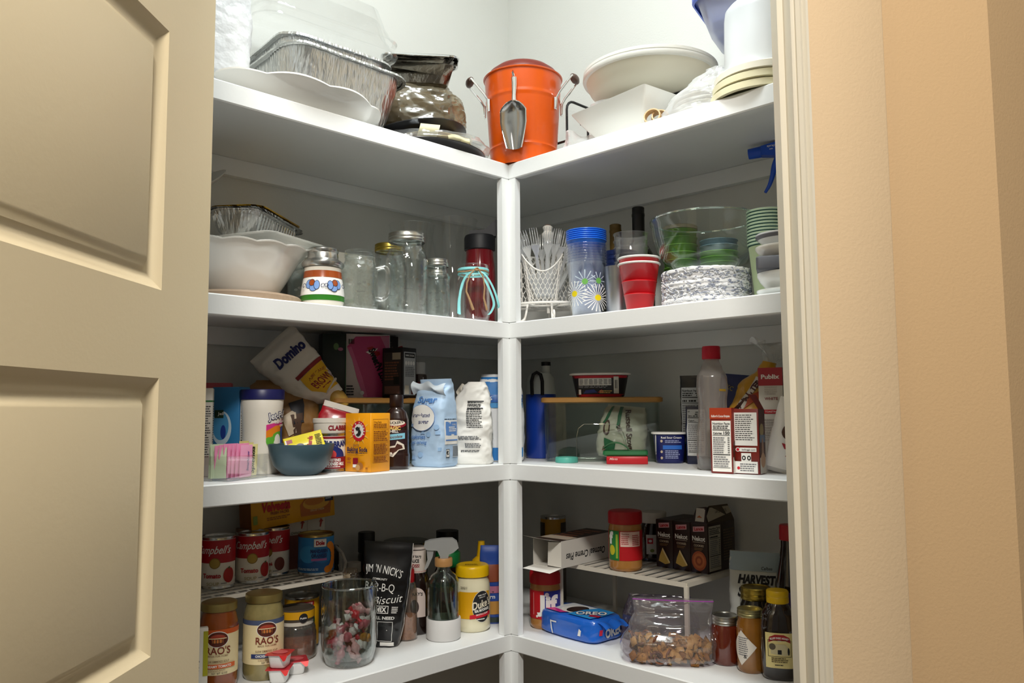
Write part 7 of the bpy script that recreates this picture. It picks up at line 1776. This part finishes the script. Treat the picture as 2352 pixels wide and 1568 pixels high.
# preserve jars, honey, soy sauce, snack bag
def preserve(name, lab, x, y, r, h, c, lidm, lab_fn=None, off=0, z=0.0, lidh=.017, sq=False):
    t = thing(name, lab, 'jar', (x, y, S4 + z + E1), face(x, y, off), 'preserve jars')
    mb = MB(); mb.lathe([(0, .001), (r * .86, 0), (r * .97, .004), (r, .010), (r, h * .70), (r * .95, h * .77), (r * .86, h * .82), (r * .85, h * .88), (0, h * .88)], c, 48); mb.build('jar_body', t)
    mb = MB(); screw_lid(mb, r * .90, lidh, lidm); o = mb.build('lid', t); o.location = (0, 0, h - lidh)
    if lab_fn: p = Pr(cyl(r + .0002), .003); lab_fn(p); p.build('label', t)
    return t
preserve('preserve_jar', 'small jar of dark red preserve with a silver ring lid', .460, .150, .0295, .094, mat('#5a1c0a', .08, coat=1.0, mott=.15, mscale=30), SILV)
def diamond(p):
    p.poly([(-.014, .080), (.016, .050), (-.014, .014), (-.040, .046)], mat('#e0dad0', .5)); p.lines(-.010, .050, .022, .036, 9, GREY, 4); p.txt('&', -.006, .032, .007, INK)
preserve('preserve_jar', 'amber preserve jar with a diamond label beside the honey bottle', .521, .140, .0265, .118, mat('#8a5a1c', .08, coat=1.0, mott=.3, mscale=40), mat('#b0a878', .32, .9), diamond, off=-10, lidh=.014)
preserve('preserve_jar', 'tall very dark preserve jar with a gold lid behind the others', .500, .205, .0330, .146, mat('#16140e', .06, coat=1.0), GOLDL, lambda p: (p.rect(-.02, .07, .02, .05, mat('#cfcabc', .5)), p.lines(-.02, .07, .016, .04, 8, GREY, 3)), lidh=.024)
t = thing('honey_bottle', 'dark honey bottle with a yellow cap and cream barn label', 'bottle', (.580, .140, S4 + E1), face(.58, .14, 2))
L = Loft([(0, .026, .022, 2.8), (.005, .0315, .026, 2.8), (.03, .0335, .0275, 2.7), (.09, .0340, .028, 2.6), (.115, .0320, .027, 2.4), (.132, .023, .022, 2.1), (.140, .0185, .0185, 2)])
mb = MB(); mb.loft(L, mat('#1c0f08', .06, coat=1.0), 52, 44); mb.build('bottle_body', t)
mb = MB(); mb.lathe([(.0190, .138), (.0205, .139), (.0205, .149), (.0198, .150), (.0205, .151), (.0205, .159), (.019, .1615), (0, .162)], mat('#dcb40c', .4), 44, cap0=True, wob=lambda a, z: 1 + .008 * sin(a * 36)); mb.build('cap', t)
p = Pr(L.front, .004, base=.0008); p.rect(.000, .056, .0500, .0640, mat('#e8d894', .5)); p.poly([(-.020, .070), (-.018, .080), (-.008, .085), (.008, .085), (.018, .080), (.020, .070), (.010, .0745), (-.010, .0745)], mat('#a81a20', .5)); p.txt('BLUFF PARK HONEY', .000, .0790, .0034, WHITE, w=.034, bold=.03, arc=.06); p.txt('2022', 0, .0740, .0025, WHITE, w=.006)
p.poly([(-.016, .050), (-.016, .062), (-.010, .068), (.010, .068), (.016, .062), (.018, .050), (.010, .047)], mat('#cfc49a', .5)); p.ell(-.013, .063, .006, .006, mat('#5a5240', .5), 14); p.rect(.000, .0535, .007, .008, INK); p.frame(0, .060, .042, .030, .0007, INK); p.ell(.016, .055, .002, .007, INK, 10); p.lines(0, .039, .030, .010, 3, mat('#6a5a30', .5), 5); p.lines(0, .030, .018, .003, 1, INK, 6); p.build('label', t)
t = thing('soy_sauce_bottle', 'dark sauce bottle with a red cap behind the honey bottle', 'bottle', (.572, .212, S4 + E1), face(.57, .21))
mb = MB(); mb.lathe([(0, 0), (.030, 0), (.032, .004), (.032, .13), (.029, .165), (.021, .205), (.0165, .232), (.0160, .250), (0, .250)], mat('#14100e', .08, coat=.9), 44); mb.build('bottle_body', t)
mb = MB(); mb.lathe([(.0180, .246), (.0190, .247), (.0185, .273), (.0175, .276), (0, .276)], mat('#b01220', .4), 40, cap0=True, wob=lambda a, z: 1 + .01 * sin(a * 30)); mb.build('cap', t)
p = Pr(cyl(.0325), .004); p.rect(-.012, .12, .05, .06, mat('#4a3a78', .5)); p.build('label', t)
t = thing('harvest_snack_bag', 'pale snack bag with black lettering leaning behind the preserve jars', 'bag', (.470, .262, S4 + E1), face(.47, .26, -6), rx=4)
L = Loft([(0, .052, .010, 4), (.012, .054, .024, 3.4), (.10, .054, .026, 3), (.185, .050, .010, 3.5), (.208, .050, .002, 5)], amp=.003, scale=26, seed=55)
mb = MB(); mb.loft(L, mat('#cfd2cc', .4, bump=.2, bscale=40), 52, 44); mb.build('bag_body', t)
p = Pr(L.front, .005, base=.0016); p.rect(0, .189, .102, .038, mat('#9fb2bc', .45)); p.txt('Calbee', .024, .177, .0065, INK, w=.022); p.txt('HARVEST', .004, .154, .0165, INK, w=.074, shear=.2, bold=.05); p.txt('SNAPS', .000, .130, .0185, INK, w=.066, shear=.2, bold=.05); p.poly([(-.050, .010), (-.052, .060), (-.034, .080), (-.010, .060), (-.006, .010)], mat('#4f7a26', .5)); p.poly([(-.046, .020), (-.040, .058), (-.024, .050), (-.020, .014)], mat('#86b04a', .5)); p.build('front_print', t)
try:
    SC.cycles.transparent_max_bounces = 32
except Exception:
    pass
